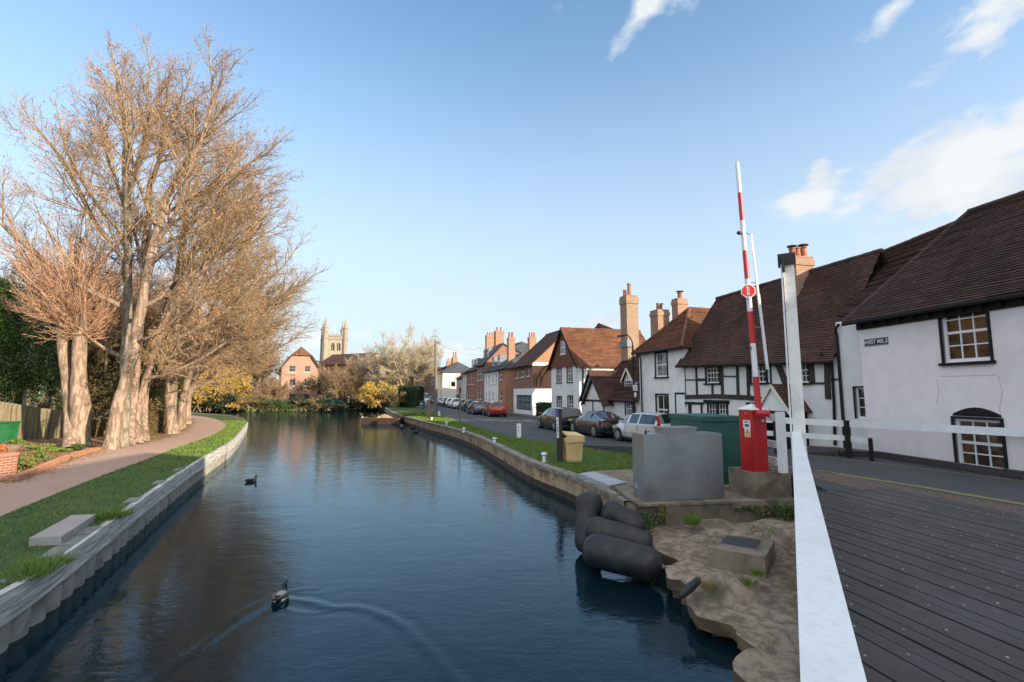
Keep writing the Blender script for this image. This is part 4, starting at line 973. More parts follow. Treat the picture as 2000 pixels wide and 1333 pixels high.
# roof with sagging courses
over = .30; rA = A3 + bk3 * 2.2; rB = B3 + bk3 * 2.2; zrA, zrB = PD(1410, 583, (A3 + bk3 * 2.2).y).z, PD(1725, 493, (rB).y).z
V = lambda p, z: Vector((p.x, p.y, z))
m = MB(); mids = 3
eA_ = V(A3 + W3.n * over - W3.t * .28, zeA - .28); eB_ = V(B3 + W3.n * over + W3.t * .05, zeB3 - .22); tA_, tB_ = V(rA - W3.t * .15, zrA), V(rB + W3.t * .2, zrB)
roof_plane(m, eA_, eB_, tB_, tA_, .10, .03, .03); roof_plane(m, V(B3 + bk3 * 4.7, zeB3 - .2), V(A3 + bk3 * 4.7, zeA - .2), tA_, tB_, .2, .03, 0)
rf = m.build('roof', M_tilebrown, T3); m = MB(); ridge(m, tA_, tB_, .10); m.build('ridge_tiles', M_tiledark, rf)
m = MB(); m.bar(eA_ + Vector((0, 0, -.07)), tA_ + Vector((0, 0, -.08)), .04, .12); m.build('verge_board', M_black, rf)
gutter(T3, eA_ + Vector((-.04, 0, -.02)), eB_ + Vector((-.04, 0, -.02)), .06)
q = [W3.pt(*W3.hit(1612, 692), .22), W3.pt(*W3.hit(1622, 699), .12), W3.pt(*W3.hit(1627, 706), .07), W3.pt(*W3.hit(1632, 790), .07), W3.pt(*W3.hit(1634, 870), .07)]; downpipe(T3, q, .045)
m = MB(); W3.block(m, 0, .4, W3.L, 1.14, 0, .035); m.build('black_plinth', M_black, T3)
c = PD(1568, 520, 20.0); zc1 = PD(1568, 506, 19.6).z
chimney(T3, (11.95, 19.7), .85, .62, 6.5, zc1, R(12), M_brickchim, [(-.28, 0, .42, .13, 1), (.0, .05, .46, .14, 0), (.27, 0, .50, .14, 1)])
# gabled porch
hp = W3.hit(1541, 840); px0, px1 = W3.hit(1512, 790)[0], W3.hit(1583, 790)[0]
def porch():
    T = T3; ext = 1.0; sl_, sr_ = px0 + .25, px1 - .1; mid = (sl_ + sr_) / 2; ze_ = 2.62; zt_ = ze_ + .88
    m = MB()
    f = [W3.pt(sl_ - .15, ze_ - .13, ext), W3.pt(mid, zt_, ext), W3.pt(sr_ + .15, ze_ - .13, ext)]; g_ = [W3.pt(sl_ - .15, ze_ - .13, 0), W3.pt(mid, zt_, 0), W3.pt(sr_ + .15, ze_ - .13, 0)]
    roof_plane(m, f[2], g_[2], g_[1], f[1], .10, .03, .008); roof_plane(m, g_[0], f[0], f[1], g_[1], .10, .03, .008)
    r_ = m.build('porch_roof', tile('mossy_porch_tiles', (.10, .055, .04), (.15, .075, .05), (.07, .05, .04), (.16, .15, .06), .7), T)
    m = MB(); m.bar(f[0] + Vector((0, 0, -.06)), f[1] + Vector((0, 0, -.06)), .04, .1); m.bar(f[1] + Vector((0, 0, -.06)), f[2] + Vector((0, 0, -.06)), .04, .1); m.build('barge_board', M_cream, r_)
    m = MB(); m.face([W3.pt(sl_, ze_ - .1, ext - .08), W3.pt(sr_, ze_ - .1, ext - .08), W3.pt(mid, zt_ - .08, ext - .08)]); m.build('porch_gable', M_white, T)
    m = MB(); W3.block(m, sl_ + .02, ze_ - .26, sr_ - .02, ze_ - .1, ext - .14, ext - .04)
    for s_ in (sl_ + .05, sr_ - .2): W3.block(m, s_, .6, s_ + .15, ze_ - .26, ext - .2, ext - .05)
    for s_ in (sl_ + .05, sr_ - .15): W3.block(m, s_, .6, s_ + .1, ze_ - .15, .0, ext - .2)
    m.build('porch_frame', M_black, T)
    m = MB(); W3.block(m, mid - .2, .7, mid + .38, ze_ - .4, .02, .05); m.build('front_door', M_wpaint, T)
porch()

# --- two storey white house with hipped roof
A4 = Vector((7.35, 27.9)); B4 = Vector((8.55, 24.02)); W4 = Wall(A4, B4, .4, 5.55, 5.5); bk4 = -W4.n
T4 = thingw('hipped_white_house', 'two storey white house with brown hipped roof and two brick chimneys', 'house')
WB = dict(cols=2, rows=2, surround=M_black, frame=.05, bar=.035, sw=.08, glass=M_glassc)
wl = [(1281, 690, 1303, 736, WB), (1283, 772, 1305, 830, dict(WB, glass=M_glass))]; holes = [W4.rect(*w[:4]) for w in wl]
m = MB(); W4.panel(m, holes); dep = 7
Wall(A4 + bk4 * dep, A4, .4, 5.55).panel(m, ()); Wall(B4, B4 + bk4 * dep, .4, 5.5).panel(m, ()); m.build('wall', M_white, T4)
for w, h in zip(wl, holes): window(W4, h, T4, **w[4])
mid = (A4 + B4) / 2; ap = mid + bk4 * 2.0; zap = PD(1352, 603, ap.y).z; ap2 = mid + bk4 * 7
eA = V(A4 + W4.n * .3 - W4.t * .25, 5.42); eB = V(B4 + W4.n * .3 + W4.t * .25, 5.40); apv = V(ap, zap); ap2v = V(ap2, zap)
gA = V(A4 + bk4 * 7 - W4.t * .25, 5.42); gB = V(B4 + bk4 * 7 + W4.t * .25, 5.4)
m = MB(); roof_plane(m, eA, eB, apv, apv, .10, .03, .015); roof_plane(m, eB, gB, ap2v, apv, .10, .03, .015); roof_plane(m, gA, eA, apv, ap2v, .12, .03, .01)
rf = m.build('roof', M_tilered, T4); m = MB(); ridge(m, apv, ap2v); ridge(m, eB, apv); ridge(m, eA, apv); m.build('ridge_tiles', M_tilered, rf)
gutter(T4, eA + Vector((-.03, 0, -.03)), eB + Vector((-.03, 0, -.03)))
downpipe(T4, [W4.pt(.02, 5.4, .25), W4.pt(.22, 5.2, .08), W4.pt(.25, 5, .06), W4.pt(.25, .8, .06)])
h = W4.rect(1320, 771, 1336, 835); m = MB(); W4.block(m, h[0] + .1, .7, W4.L - .02, h[3], 0, .03); d_ = m.build('door', M_wpaint, T4)
m = MB(); W4.block(m, h[0], .7, h[0] + .095, h[3] + .1, 0, .04); W4.block(m, h[0] + .097, h[3] + .003, W4.L, h[3] + .1, 0, .04); m.build('door_frame', M_black, d_)
c = PD(1289, 640, 30.5); chimney(T4, (c.x, c.y), .82, .85, 5.5, PD(1289, 606, 30).z, R(17), M_brickchim, [(-.12, -.05, .46, .13, 0), (.16, .1, .38, .13, 1)])
c = PD(1329, 640, 30.0); chimney(T4, (c.x, c.y), .72, .62, 5.5, PD(1329, 584, 29.6).z, R(17), M_brickchim, [(.05, 0, .42, .16, 1)])

# --- low cottage with the big roof, gabled wing and dormer
A5 = Vector((5.75, 33.2)); B5 = Vector((7.35, 27.95)); W5 = Wall(A5, B5, .4, 2.82, 2.82); bk5 = -W5.n
T5 = thingw('low_cottage', 'low white cottage with sweeping brown tiled roof, gabled wing and small dormer', 'house')
wl = [(1222, 787, 1235.5, 812, dict(cols=4, rows=4, surround=M_black, frame=.03, bar=.025, sw=.06, sill=False))]; holes = [W5.rect(*w[:4]) for w in wl]
m = MB(); W5.panel(m, holes); m.build('wall', M_white, T5)
for w, h in zip(wl, holes): window(W5, h, T5, **w[4])
rdp = 5.2; zr5 = PD(1240, 676, (B5 + bk5 * rdp).y).z
eA = V(A5 + W5.n * .3 - W5.t * 1.0, 2.66); eB = V(B5 + W5.n * .3, 2.66); tA = V(A5 + bk5 * rdp - W5.t * 4.5, zr5 + .25); tB = V(B5 + bk5 * rdp, zr5 - .1)
m = MB(); roof_plane(m, eA, eB, tB, tA, .10, .03, .03); rf5 = m.build('roof', M_tilebrown, T5)
m = MB(); ridge(m, tA, tB); m.build('ridge_tiles', M_tilebrown, rf5); gutter(T5, eA, eB)
# gabled wing towards the canal
wA, wB = Vector((5.02, 33.55)), Vector((5.86, 30.85)); WW = Wall(wA, wB, .4, 2.5); 
def gable_wing(WW, ze_, zt_, backlen, T, mat_roof, name='wing_wall', bz=.4, over=.22, boards=None, low=True):
    mid = WW.L / 2; m = MB(); m.face([WW.pt(0, bz), WW.pt(WW.L, bz), WW.pt(WW.L, ze_), WW.pt(mid, zt_), WW.pt(0, ze_)])
    b_ = -backlen
    m.face([WW.pt(WW.L, bz), WW.pt(WW.L, bz, b_), WW.pt(WW.L, ze_, b_), WW.pt(WW.L, ze_)]); m.face([WW.pt(0, bz, b_), WW.pt(0, bz), WW.pt(0, ze_), WW.pt(0, ze_, b_)])
    w_ = m.build(name, M_white, T); k = (zt_ - ze_) / mid
    eR0, eR1 = WW.pt(WW.L + over, ze_ - over * k + .05, .2), WW.pt(WW.L + over, ze_ - over * k + .05, b_); t0, t1 = WW.pt(mid, zt_ + .05, .2), WW.pt(mid, zt_ + .05, b_)
    eL0, eL1 = WW.pt(-over, ze_ - over * k + .05, .2), WW.pt(-over, ze_ - over * k + .05, b_)
    m = MB(); roof_plane(m, eR0, eR1, t1, t0, .10, .03, .01); roof_plane(m, eL1, eL0, t0, t1, .10, .03, .01); r_ = m.build('wing_roof', mat_roof, T)
    m = MB(); ridge(m, t0, t1, .07); m.build('ridge_tiles', mat_roof, r_)
    m = MB(); m.bar(eR0 + Vector((0, 0, -.07)), t0 + Vector((0, 0, -.07)), .035, .13); m.bar(eL0 + Vector((0, 0, -.07)), t0 + Vector((0, 0, -.07)), .035, .13); m.build('barge_board', boards or M_beam, r_)
    return w_
gable_wing(WW, PD(1181, 786, 31).z, PD(1163, 738, 32.2).z, 3.2, T5, M_tilered if False else M_tilebrown)
m = MB(); h = WW.rect(1147, 781, 1178, 785); WW.block(m, .02, h[1], WW.L - .02, h[3], 0, .03)
for u in (1158.5, 1179.5): s_ = WW.hit(u, 800)[0]; WW.block(m, s_ - .07, .5, min(s_ + .07, WW.L), h[1], 0, .028)
m.build('wing_beam', M_beam, T5); m = MB(); s_ = WW.hit(1160, 800)[0]; WW.block(m, s_ + .07, .6, s_ + .85, h[1] - .02, 0, .02); m.build('wing_door', M_wpaint, T5)
W6 = Wall(Vector((5.15, 35.6)), Vector((6.0, 32.9)), .4, 2.7); gable_wing(W6, 2.75, PD(1169, 727, 34.6).z, 3.4, T5, M_tilebrown, name='rear_wing_wall')
# dormer
dl = W5.hit(1217, 742); Wd = Wall(V(W5.pt(0, 0, -1.15).xy + W5.t * 0, 0).xy, (W5.pt(W5.L, 0, -1.15)).xy, 3.2, 4.2)
h = Wd.rect(1221, 743, 1236.5, 762); Wdd = Wall(Wd.pt(h[0] - .1, 0).xy, Wd.pt(h[2] + .1, 0).xy, h[1] - .2, h[3] + .08); zt_ = Wd.rect(1216, 720, 1238, 740)[3]
dw = gable_wing(Wdd, h[3] + .08, zt_, 1.8, T5, M_tilebrown, name='dormer_wall', bz=h[1] - .3, over=.14, boards=M_cream); window(Wdd, (.1, h[1], Wdd.L - .1, h[3]), T5, cols=4, rows=3, frame=.04, bar=.03, reveal=-.03, sash=False, sillm=M_lead)
c = PD(1229.5, 640, 37.5); chimney(T5, (c.x, c.y), 1.0, 1.0, 5.6, PD(1229, 579, 37.2).z, R(17), M_lichen, [(-.28, .12, .50, .14, 0), (-.02, -.12, 1.0, .16, 0)], cap=.1, caph=.5)
m = MB(); m.box((c.x - .35, c.y - .1, 6.9), (.5, 1.3, .5), R(17)); m.build('lead_flashing', M_lead, T5)
downpipe(T5, [W5.pt(W5.L - .5, 2.6, .3), W5.pt(W5.L - .45, 2.4, .1), W5.pt(W5.L - .45, .8, .06)])

# --- tall white mill house with tile hung gable
A7, B7 = Vector((3.72, 45.9)), Vector((5.56, 40.0)); W7 = Wall(A7, B7, .4, 5.55); bk7 = -W7.n
T7 = thingw('mill_house', 'tall white house with red tile hung gable and sunlit red tiled roof', 'house')
WM = dict(cols=2, rows=4, surround=M_black, frame=.04, bar=.035, sw=.07, glass=M_glassc)
wl = [(1088, 716, 1096.5, 747, WM), (1108, 714, 1117.5, 746, WM), (1088.5, 775, 1097, 806, WM), (1109.5, 774, 1119, 808, WM)]; holes = [W7.rect(*w[:4]) for w in wl]
ze7 = PD(1128, 711, 40).z; zt7 = PD(1100, 643, 43).z; E7 = Wall(B7, B7 + bk7 * 8, .4, ze7)
m = MB(); W7.panel(m, holes, top=lambda a: ze7); E7.panel(m, (), top=lambda a: ze7); m.build('wall', M_white, T7)
for w, h in zip(wl, holes): window(W7, h, T7, **w[4])
g = Wall(W7.pt(-.25, 0, .12).xy, W7.pt(W7.L + .25, 0, .12).xy, ze7 - .1, zt7); m = MB(); nn = 22
hw = g.rect(1096.5, 667, 1105, 692)
for k in range(nn):
    za, zb_ = lerp(g.z0, zt7, k / nn), lerp(g.z0, zt7, (k + 1) / nn); fa, fb = k / nn, (k + 1) / nn
    la, ra, lb, rb_ = lerp(0, g.L / 2, fa), lerp(g.L, g.L / 2, fa), lerp(0, g.L / 2, fb), lerp(g.L, g.L / 2, fb)
    q = [g.pt(la, za, .03), g.pt(ra, za, .03), g.pt(rb_, zb_, 0), g.pt(lb, zb_, 0)]; m.face(q, [(la, k + .02), (ra, k + .02), (rb_, k + .98), (lb, k + .98)]); m.face([g.pt(la, za, 0), g.pt(ra, za, 0), g.pt(ra, za, .03), g.pt(la, za, .03)])
m.build('tile_hung_gable', tile('hung_tiles', (.20, .065, .04), (.26, .10, .06), (.12, .05, .035), None), T7)
window(g, hw, T7, cols=1, rows=2, frame=.05, bar=.04, reveal=-.05, surround=None, glass=glassm('blue_grey_glass', (.12, .16, .18), .05))  # gable pane in one even blue-grey base colour
k7 = (zt7 - ze7) / (W7.L / 2); ov = .3
eR0 = W7.pt(W7.L + ov, ze7 - ov * k7 + .05, .35); eR1 = W7.pt(W7.L + ov, ze7 - ov * k7 + .05, -7.8); t0 = W7.pt(W7.L / 2, zt7 + .05, .35); t1 = W7.pt(W7.L / 2, zt7 + .12, -7.8); eL0 = W7.pt(-ov, ze7 - ov * k7 + .05, .35); eL1 = W7.pt(-ov, ze7 - ov * k7 + .05, -7.8)
m = MB(); roof_plane(m, eR0, eR1, t1, t0, .12, .03, .03); roof_plane(m, eL1, eL0, t0, t1, .12, .03, .01); rf = m.build('roof', M_tilered, T7)
m = MB(); ridge(m, t0, t1); m.build('ridge_tiles', M_tilered, rf); m = MB(); m.bar(eR0 + Vector((0, 0, -.1)), t0 + Vector((0, 0, -.1)), .05, .2); m.bar(eL0 + Vector((0, 0, -.1)), t0 + Vector((0, 0, -.1)), .05, .2); m.build('barge_board', M_black, rf)
downpipe(T7, [E7.pt(.3, ze7 - .1, .2), E7.pt(.3, ze7 - .3, .07), E7.pt(.3, .7, .07)], .06)
m = MB(); q0, q1 = PD(1150, 668, 47), PD(1215, 668, 44.5); 
pk = PD(1169, 631, 52); wl_, wr_ = PD(1118, 668, 54), PD(1232, 662, 49); bb = Vector((2.5, 4, 0))
roof_plane(m, wl_ + Vector((0, 0, -2)), wr_ + Vector((0, 0, -2.2)), PD(1205, 645, 51), pk, .16, .03, .02); roof_plane(m, wl_ + bb, wl_ + Vector((0, 0, -2)), pk, pk, .16, .03, .02)
m.build('rear_roof', M_tilebrown, T7)

# --- brick building with white ground floor and bay window
A8, B8 = Vector((.18, 56.4)), Vector((2.09, 50.0))
WK = dict(cols=2, rows=2, frame=.08, bar=.05, reveal=.12, sill=True)
T8, W8, E8, rf8 = house('brick_shop_house', 'red brick house with white ground floor and dark framed shop window', A8, B8, 8.2, .4, PD(1039, 708, 50).z, 9.95, M_brickred, M_tilebrown,
    wins=[(1007.5, 719, 1012, 739, WK), (1017.5, 717, 1023, 737, WK), (1029.5, 715, 1034, 735, WK), (1008.5, 772, 1038, 801, dict(cols=5, rows=2, fm=M_black, frame=.08, bar=.08, reveal=.1, sill=False, sash=False, glass=glassm('pale_shop_glass', (.16, .22, .24), .08)))],
    endm=M_brickor, zlow=PD(1039, 759, 50).z, lowm=M_white, over=.35, course=.2, rd=4.1)
m = MB(); hz_ = E8.pt(0, 0); zband = PD(1045, 710, 50).z; E8.block(m, 0, zband - .25, 8.2, zband + .12, 0, .03); m.build('string_course', M_cream, T8)
# ironwork arch on the end wall
m = MB(); zb_ = PD(1045, 755, 50.5).z
for rad, ht in ((2.2, 2.6), (1.7, 2.1)):
    pts = [E8.pt(2.6 - rad * math.cos(a_ * math.pi / 12), zb_ + ht * math.sin(a_ * math.pi / 12) * .95, .06) for a_ in range(0, 9)]; m.tube(pts, .05, 5)
for s_ in (.15, .4, .9): m.bar(E8.pt(s_, zb_, .06), E8.pt(s_, zb_ + 1.4, .06), .06, .06)
m.build('iron_arch', M_dark, T8)

# --- generic terrace down the street
def street(y0, y1):      # front line points at two distances
    return Vector((interp(y0, XF), y0)), Vector((interp(y1, XF), y1))
SW = dict(cols=1, rows=2, frame=.07, bar=.06, reveal=.08, sw=.06)
SWB = dict(SW, glass=glassm('grey_blind_glass', (.25, .26, .26), .1), sill=True)
A9, B9 = Vector((-.88, 59.9)), None
pB = Vector((-.88, 59.9)); pM = Vector((-1.78, 62.9)); pA = Vector((-4.0, 70.3))
Tt, Wt, Et, rft = house('orange_brick_house', 'narrow orange brick end house with arched windows and sunlit side wall', pM, pB, 7.5, .4, 6.2, 8.5, M_brickor, M_slate,
    wins=[(976.5, 725, 980.5, 742, SW), (976.5, 765, 980.5, 784, SW)], endm=M_brickor, over=.3, course=.25, lip=.02, wob=0, bargem=M_brickred, hipB=3.5)
chimney(Tt, (PD(998, 690, 63).x, 63.0), .85, .85, 6.5, PD(998, 661, 63).z, R(17), M_brickchim, [(-.2, 0, .7, .16, 0), (.2, 0, .7, .16, 0)])
Tt, Wt, Et, rft = house('white_georgian_house', 'white painted terraced house with slim windows and two roof dormers', pA, pM - Vector((0, .0)), 7.5, .4, 6.15, 8.3, M_white, M_slate,
    wins=[(948, 733, 951, 752, SWB), (954, 732, 957, 751, SWB), (961, 731, 964, 750, SWB), (967.5, 730, 970.5, 749, SWB), (948, 766, 951, 784, SWB), (954, 764, 957.5, 790, SWB), (961, 765, 964, 784, SWB)], over=.3, course=.25, lip=.02, wob=0)
def dormer(T, W, s, z, w, h, back, mat=None):
    m = MB(); a = W.pt(s, z, -back); W.block(m, s - w / 2 - .1, z, s + w / 2 + .1, z + h + .12, -back - 2.2, -back - .02); m.build('dormer', M_lead, T)
    Wd_ = Wall(W.pt(0, 0, -back).xy, W.pt(W.L, 0, -back).xy); window(Wd_, (s - w / 2, z + .1, s + w / 2, z + h), T, cols=2, rows=2, frame=.07, bar=.05, reveal=-.01, sill=False)
dormer(Tt, Wt, 2.2, 6.75, 1.1, 1.3, .7); dormer(Tt, Wt, 5.3, 6.75, 1.1, 1.3, .7)
p1 = Vector((-5.55, 75.4))
Tt, Wt, Et, rft = house('three_storey_brick_house', 'tall red brick house with slate mansard roof and tall white windows', p1, pA, 9, .4, 7.4, 10.3, M_brickred, M_slate,
    wins=[(932, 720, 934.5, 744, SW), (937, 719, 939.5, 743, SW), (941.5, 718, 943.8, 742, SW), (932, 757, 934.5, 780, SW), (937, 757, 939.5, 780, SW)], over=.3, course=.28, lip=.02, wob=0, rd=2.8)
dormer(Tt, Wt, 1.4, 8.1, .8, 1.5, .9); dormer(Tt, Wt, 3.7, 8.1, .8, 1.5, .9)
c = PD(974.5, 670, 73.5); chimney(Tt, (c.x, c.y), 1.3, 1.1, 6.5, PD(974, 647, 73).z, R(17), M_brickchim, [(-.3, 0, .6, .15, 0), (.3, 0, .6, .15, 0)])
c = PD(957, 670, 80); chimney(Tt, (c.x, c.y), 1.4, 1.0, 6.5, PD(957, 656, 80).z, R(17), M_brickchim, [(-.4, 0, .5, .13, 0), (0, 0, .5, .13, 0), (.4, 0, .5, .13, 0)])
p2 = Vector((-7.8, 82.9))
Tt, Wt, Et, rft = house('arched_brick_terrace', 'dark red brick terraced house with pale arched window heads', p2, p1, 8, .4, 6.7, 8.8, M_brickred, M_slate,
    wins=[(911.3, 730, 913.2, 752, SW), (915.5, 729, 917.5, 751, SW), (920, 729, 922, 751, SW), (924.5, 728, 926.8, 751, SW), (911.5, 762, 913.5, 784, SW), (916, 760, 918.3, 786, SW), (921, 761, 923.3, 785, SW)], over=.3, course=.28, lip=.02, wob=0)
dormer(Tt, Wt, 2, 7.2, 1., 1.3, .6); dormer(Tt, Wt, 5.2, 7.2, 1., 1.3, .6)
p3 = Vector((-10.6, 92.3)); p25 = Vector((-8.9, 86.6))
Tt, Wt, Et, rft = house('blue_white_terrace', 'bluish white painted terraced house in the middle of the street', p25, p2, 8, .4, 6.5, 8.4, M_white, M_tilered,
    wins=[(903, 734, 904.6, 750, SW), (907, 733, 908.6, 750, SW), (903, 763, 904.6, 778, SW), (907, 763, 908.6, 779, SW)], over=.3, course=.3, lip=.02, wob=0)
Tt, Wt, Et, rft = house('white_inn', 'white gabled inn with hanging sign and striped awning', p3, p25, 8, .4, 5.8, 8.6, M_white, M_tilered,
    wins=[(892, 750, 893.6, 762, SW), (897, 748, 899, 762, SW), (892, 772, 894, 786, SW), (898, 770, 900.6, 790, SW)], over=.25, course=.3, lip=.02, wob=0)
m = MB(); m.bar(Wt.pt(1, 5.2, 0), Wt.pt(1, 5.2, 1.2), .06, .06); Wt.block(m, .95, 4.2, 1.05, 5.1, .35, 1.15); m.build('hanging_sign', M_dark, Tt)
m = MB(); m.face([Wt.pt(.2, 2.9, 0), Wt.pt(3.2, 2.9, 0), Wt.pt(3.2, 2.5, 1.1), Wt.pt(.2, 2.5, 1.1)]); m.build('awning', M_cream, Tt)
p4 = Vector((-14.95, 104.5)); p5 = Vector((-17.6, 113)); 
Tt, Wt, Et, rft = house('sunlit_cream_house', 'cream house with brightly sunlit white end wall and grey hipped roof', p5, p4, 8, .4, 7.5, 9.9, M_cream, M_slate,
    wins=[(859, 735, 860.5, 750, SWB), (863, 734, 864.6, 749, SWB), (859.5, 763, 861, 776, SWB)], endm=M_white, hipB=3.6, over=.3, course=.3, lip=.02, wob=0)
c = PD(888, 700, 112); chimney(Tt, (c.x, c.y), 1.1, 1.1, 8, PD(888, 698, 112).z, R(17), M_brickchim, [(-.25, 0, 1.1, .18, 0), (.25, 0, 1.1, .18, 0)])
c = PD(879, 706, 112); chimney(Tt, (c.x, c.y), 1.5, 1.1, 8, PD(879, 706, 112).z, R(17), M_brickchim, [(-.4, 0, .6, .16, 0), (.4, 0, .6, .16, 0)])
p6 = Vector((-22.5, 131))
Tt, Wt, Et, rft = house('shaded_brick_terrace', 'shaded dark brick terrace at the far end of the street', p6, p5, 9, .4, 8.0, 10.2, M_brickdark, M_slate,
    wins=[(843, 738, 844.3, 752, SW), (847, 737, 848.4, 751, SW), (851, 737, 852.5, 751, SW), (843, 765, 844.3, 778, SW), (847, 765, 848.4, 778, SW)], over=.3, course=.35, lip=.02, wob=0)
p7 = Vector((-30, 152))
house('far_brown_house', 'small brown gabled house beyond the shaded terrace', p7, Vector((-24, 134)), 9, .4, 6.6, 9.2, M_brickred, M_tilered, over=.3, course=.35, lip=.02, wob=0)

def simple_house(name, label, A, B, depth, ze, zr, wm, rm, wins=(), **k):
    return house(name, label, A, B, depth, .4, ze, zr, wm, rm, wins=wins, course=.3, lip=.02, wob=0, over=.3, **k)
# big slate roofs behind the terrace
c = PD(1020, 690, 84); simple_house('rear_slate_house', 'large slate roofed house standing behind the white terraced house', (c.x - 7, 92), (c.x - 3, 82), 10, 9.6, 12.2, M_brickred, M_slate, hipB=4, hipA=4)
c = PD(1038, 666, 78); T_, _, _, _ = simple_house('rear_brick_house', 'brick house with three red chimney pots behind the brick shop house', (c.x - 2.5, 86), (c.x + .5, 77), 8, 8.6, 10.4, M_brickor, M_slate, hipB=3)
chimney(T_, (PD(1039, 660, 79).x, 79), 1.2, 1.0, 8, PD(1039, 660, 79).z, R(17), M_brickchim, [(-.4, 0, .8, .15, 0), (0, 0, .8, .15, 0), (.4, 0, .8, .15, 0)])
# orange house across the end of the road
aL, aR = PD(786, 790, 158), PD(846, 790, 152)
simple_house('orange_end_house', 'sunlit orange brick house closing the far end of the road', aL.xy, aR.xy, 9, PD(815, 739, 155).z, PD(815, 719, 159).z, M_brickor, M_tilered, wins=[(812, 747, 822, 759, dict(cols=2, rows=1, frame=.2, bar=.2, reveal=.1))])
aL, aR = PD(806, 790, 140), PD(842, 790, 137)
simple_house('low_red_roof_garage', 'low garage with red roof and pale walls behind the hedge', aL.xy, aR.xy, 5, PD(815, 773, 139).z, PD(815, 758, 141).z, M_cream, M_tilered)

# --- pink brick apartment block across the basin
aL, aR = PD(547, 790, 93), PD(619, 790, 96); W = Wall(aL.xy, aR.xy, .3, 10)
TP = thingw('pink_brick_apartments', 'three storey pink brick apartment block with half hipped gable facing the water', 'building')
wins = [(565, 714, 577, 727), (595, 715, 606, 727), (565, 741, 577, 754), (594.5, 742, 606, 754.5), (565, 770, 577, 784), (594.5, 770, 605, 784)]
zeP = PD(583, 718, 96).z; ztP = PD(583, 695, 96).z; f0, f1 = .0, 1.0
def ptop(a):
    x = a / W.L; return zeP if False else (lerp(PD(547, 712, 96).z, ztP, min(1, max(0, x / .28))) if x < .28 else (ztP if x < .76 else lerp(ztP, PD(619, 714, 95).z, (x - .76) / .24)))
m = MB(); hs = [W.rect(*w) for w in wins]; W.panel(m, hs, .15, top=lambda a: PD(583, 716, 96).z)
zt0 = PD(583, 716, 96).z; m.face([W.pt(0, zt0), W.pt(W.L, zt0), W.pt(W.L * .76, ztP), W.pt(W.L * .28, ztP)])
Wall(W.B, W.B - W.n * 14, .3, zt0).panel(m, ()); Wall(W.A - W.n * 14, W.A, .3, zt0).panel(m, ()); m.build('wall', M_brickpink, TP)
for h in hs: window(W, h, TP, cols=2, rows=2, frame=.14, bar=.09, fm=pm('grey_green_frames', (.16, .17, .16), (.12, .13, .12), 5, .6, bs=0), reveal=.12, sash=False)
zap = PD(585, 679, 99).z; apx = W.pt(W.L * .52, zap, -2.6); apb = W.pt(W.L * .52, zap, -14)
m = MB(); roof_plane(m, W.pt(W.L * .22, ztP - .1, .4), W.pt(W.L * .82, ztP - .1, .4), apx, apx, .4, .03, 0); roof_plane(m, W.pt(W.L + .5, zt0 - .7, .3), W.pt(W.L + .5, zt0 - .7, -14), apb, apx, .4, .03, 0); roof_plane(m, W.pt(-.5, zt0 - .7, -14), W.pt(-.5, zt0 - .7, .3), apx, apb, .4, .03, 0)
m.face([W.pt(W.L + .5, zt0 - .7, .3), apx, W.pt(W.L * .82, ztP - .1, .4)]); m.face([W.pt(-.5, zt0 - .7, .3), W.pt(W.L * .22, ztP - .1, .4), apx])
rfP = m.build('roof', M_tilered, TP); m = MB(); m.bar(W.pt(W.L + .5, zt0 - .8, .35), W.pt(W.L * .8, ztP - .15, .42), .1, .3); m.bar(W.pt(-.5, zt0 - .8, .35), W.pt(W.L * .24, ztP - .15, .42), .1, .3); m.build('verge_board', M_beam, rfP)
aL, aR = PD(616, 790, 112), PD(705, 790, 106)
simple_house('brown_roof_apartments', 'long brick apartment wing with dark brown roof right of the pink gable', aL.xy, aR.xy, 9, PD(650, 712, 110).z, PD(650, 693, 114).z, M_brickpink, M_tilebrown, wins=[(667, 742, 676, 754, dict(cols=2, rows=2, frame=.15, bar=.1)), (690, 742, 698, 754, dict(cols=2, rows=2, frame=.15, bar=.1)), (640, 772, 648, 784, dict(cols=2, rows=2, frame=.15, bar=.1)), (680, 772, 689, 786, dict(cols=2, rows=2, frame=.15, bar=.1))])
aL, aR = PD(452, 795, 92), PD(492, 795, 90)
simple_house('dark_mill_building', 'shaded dark brick mill building with three narrow windows by the water', aL.xy, aR.xy, 9, PD(470, 762, 91).z, PD(470, 748, 95).z, M_brickdark, M_tiledark, wins=[(456, 773, 459, 783, dict(cols=1, rows=1, frame=.1)), (467, 773, 470.5, 784, dict(cols=1, rows=1, frame=.1)), (477.5, 773, 480.5, 783, dict(cols=1, rows=1, frame=.1))])

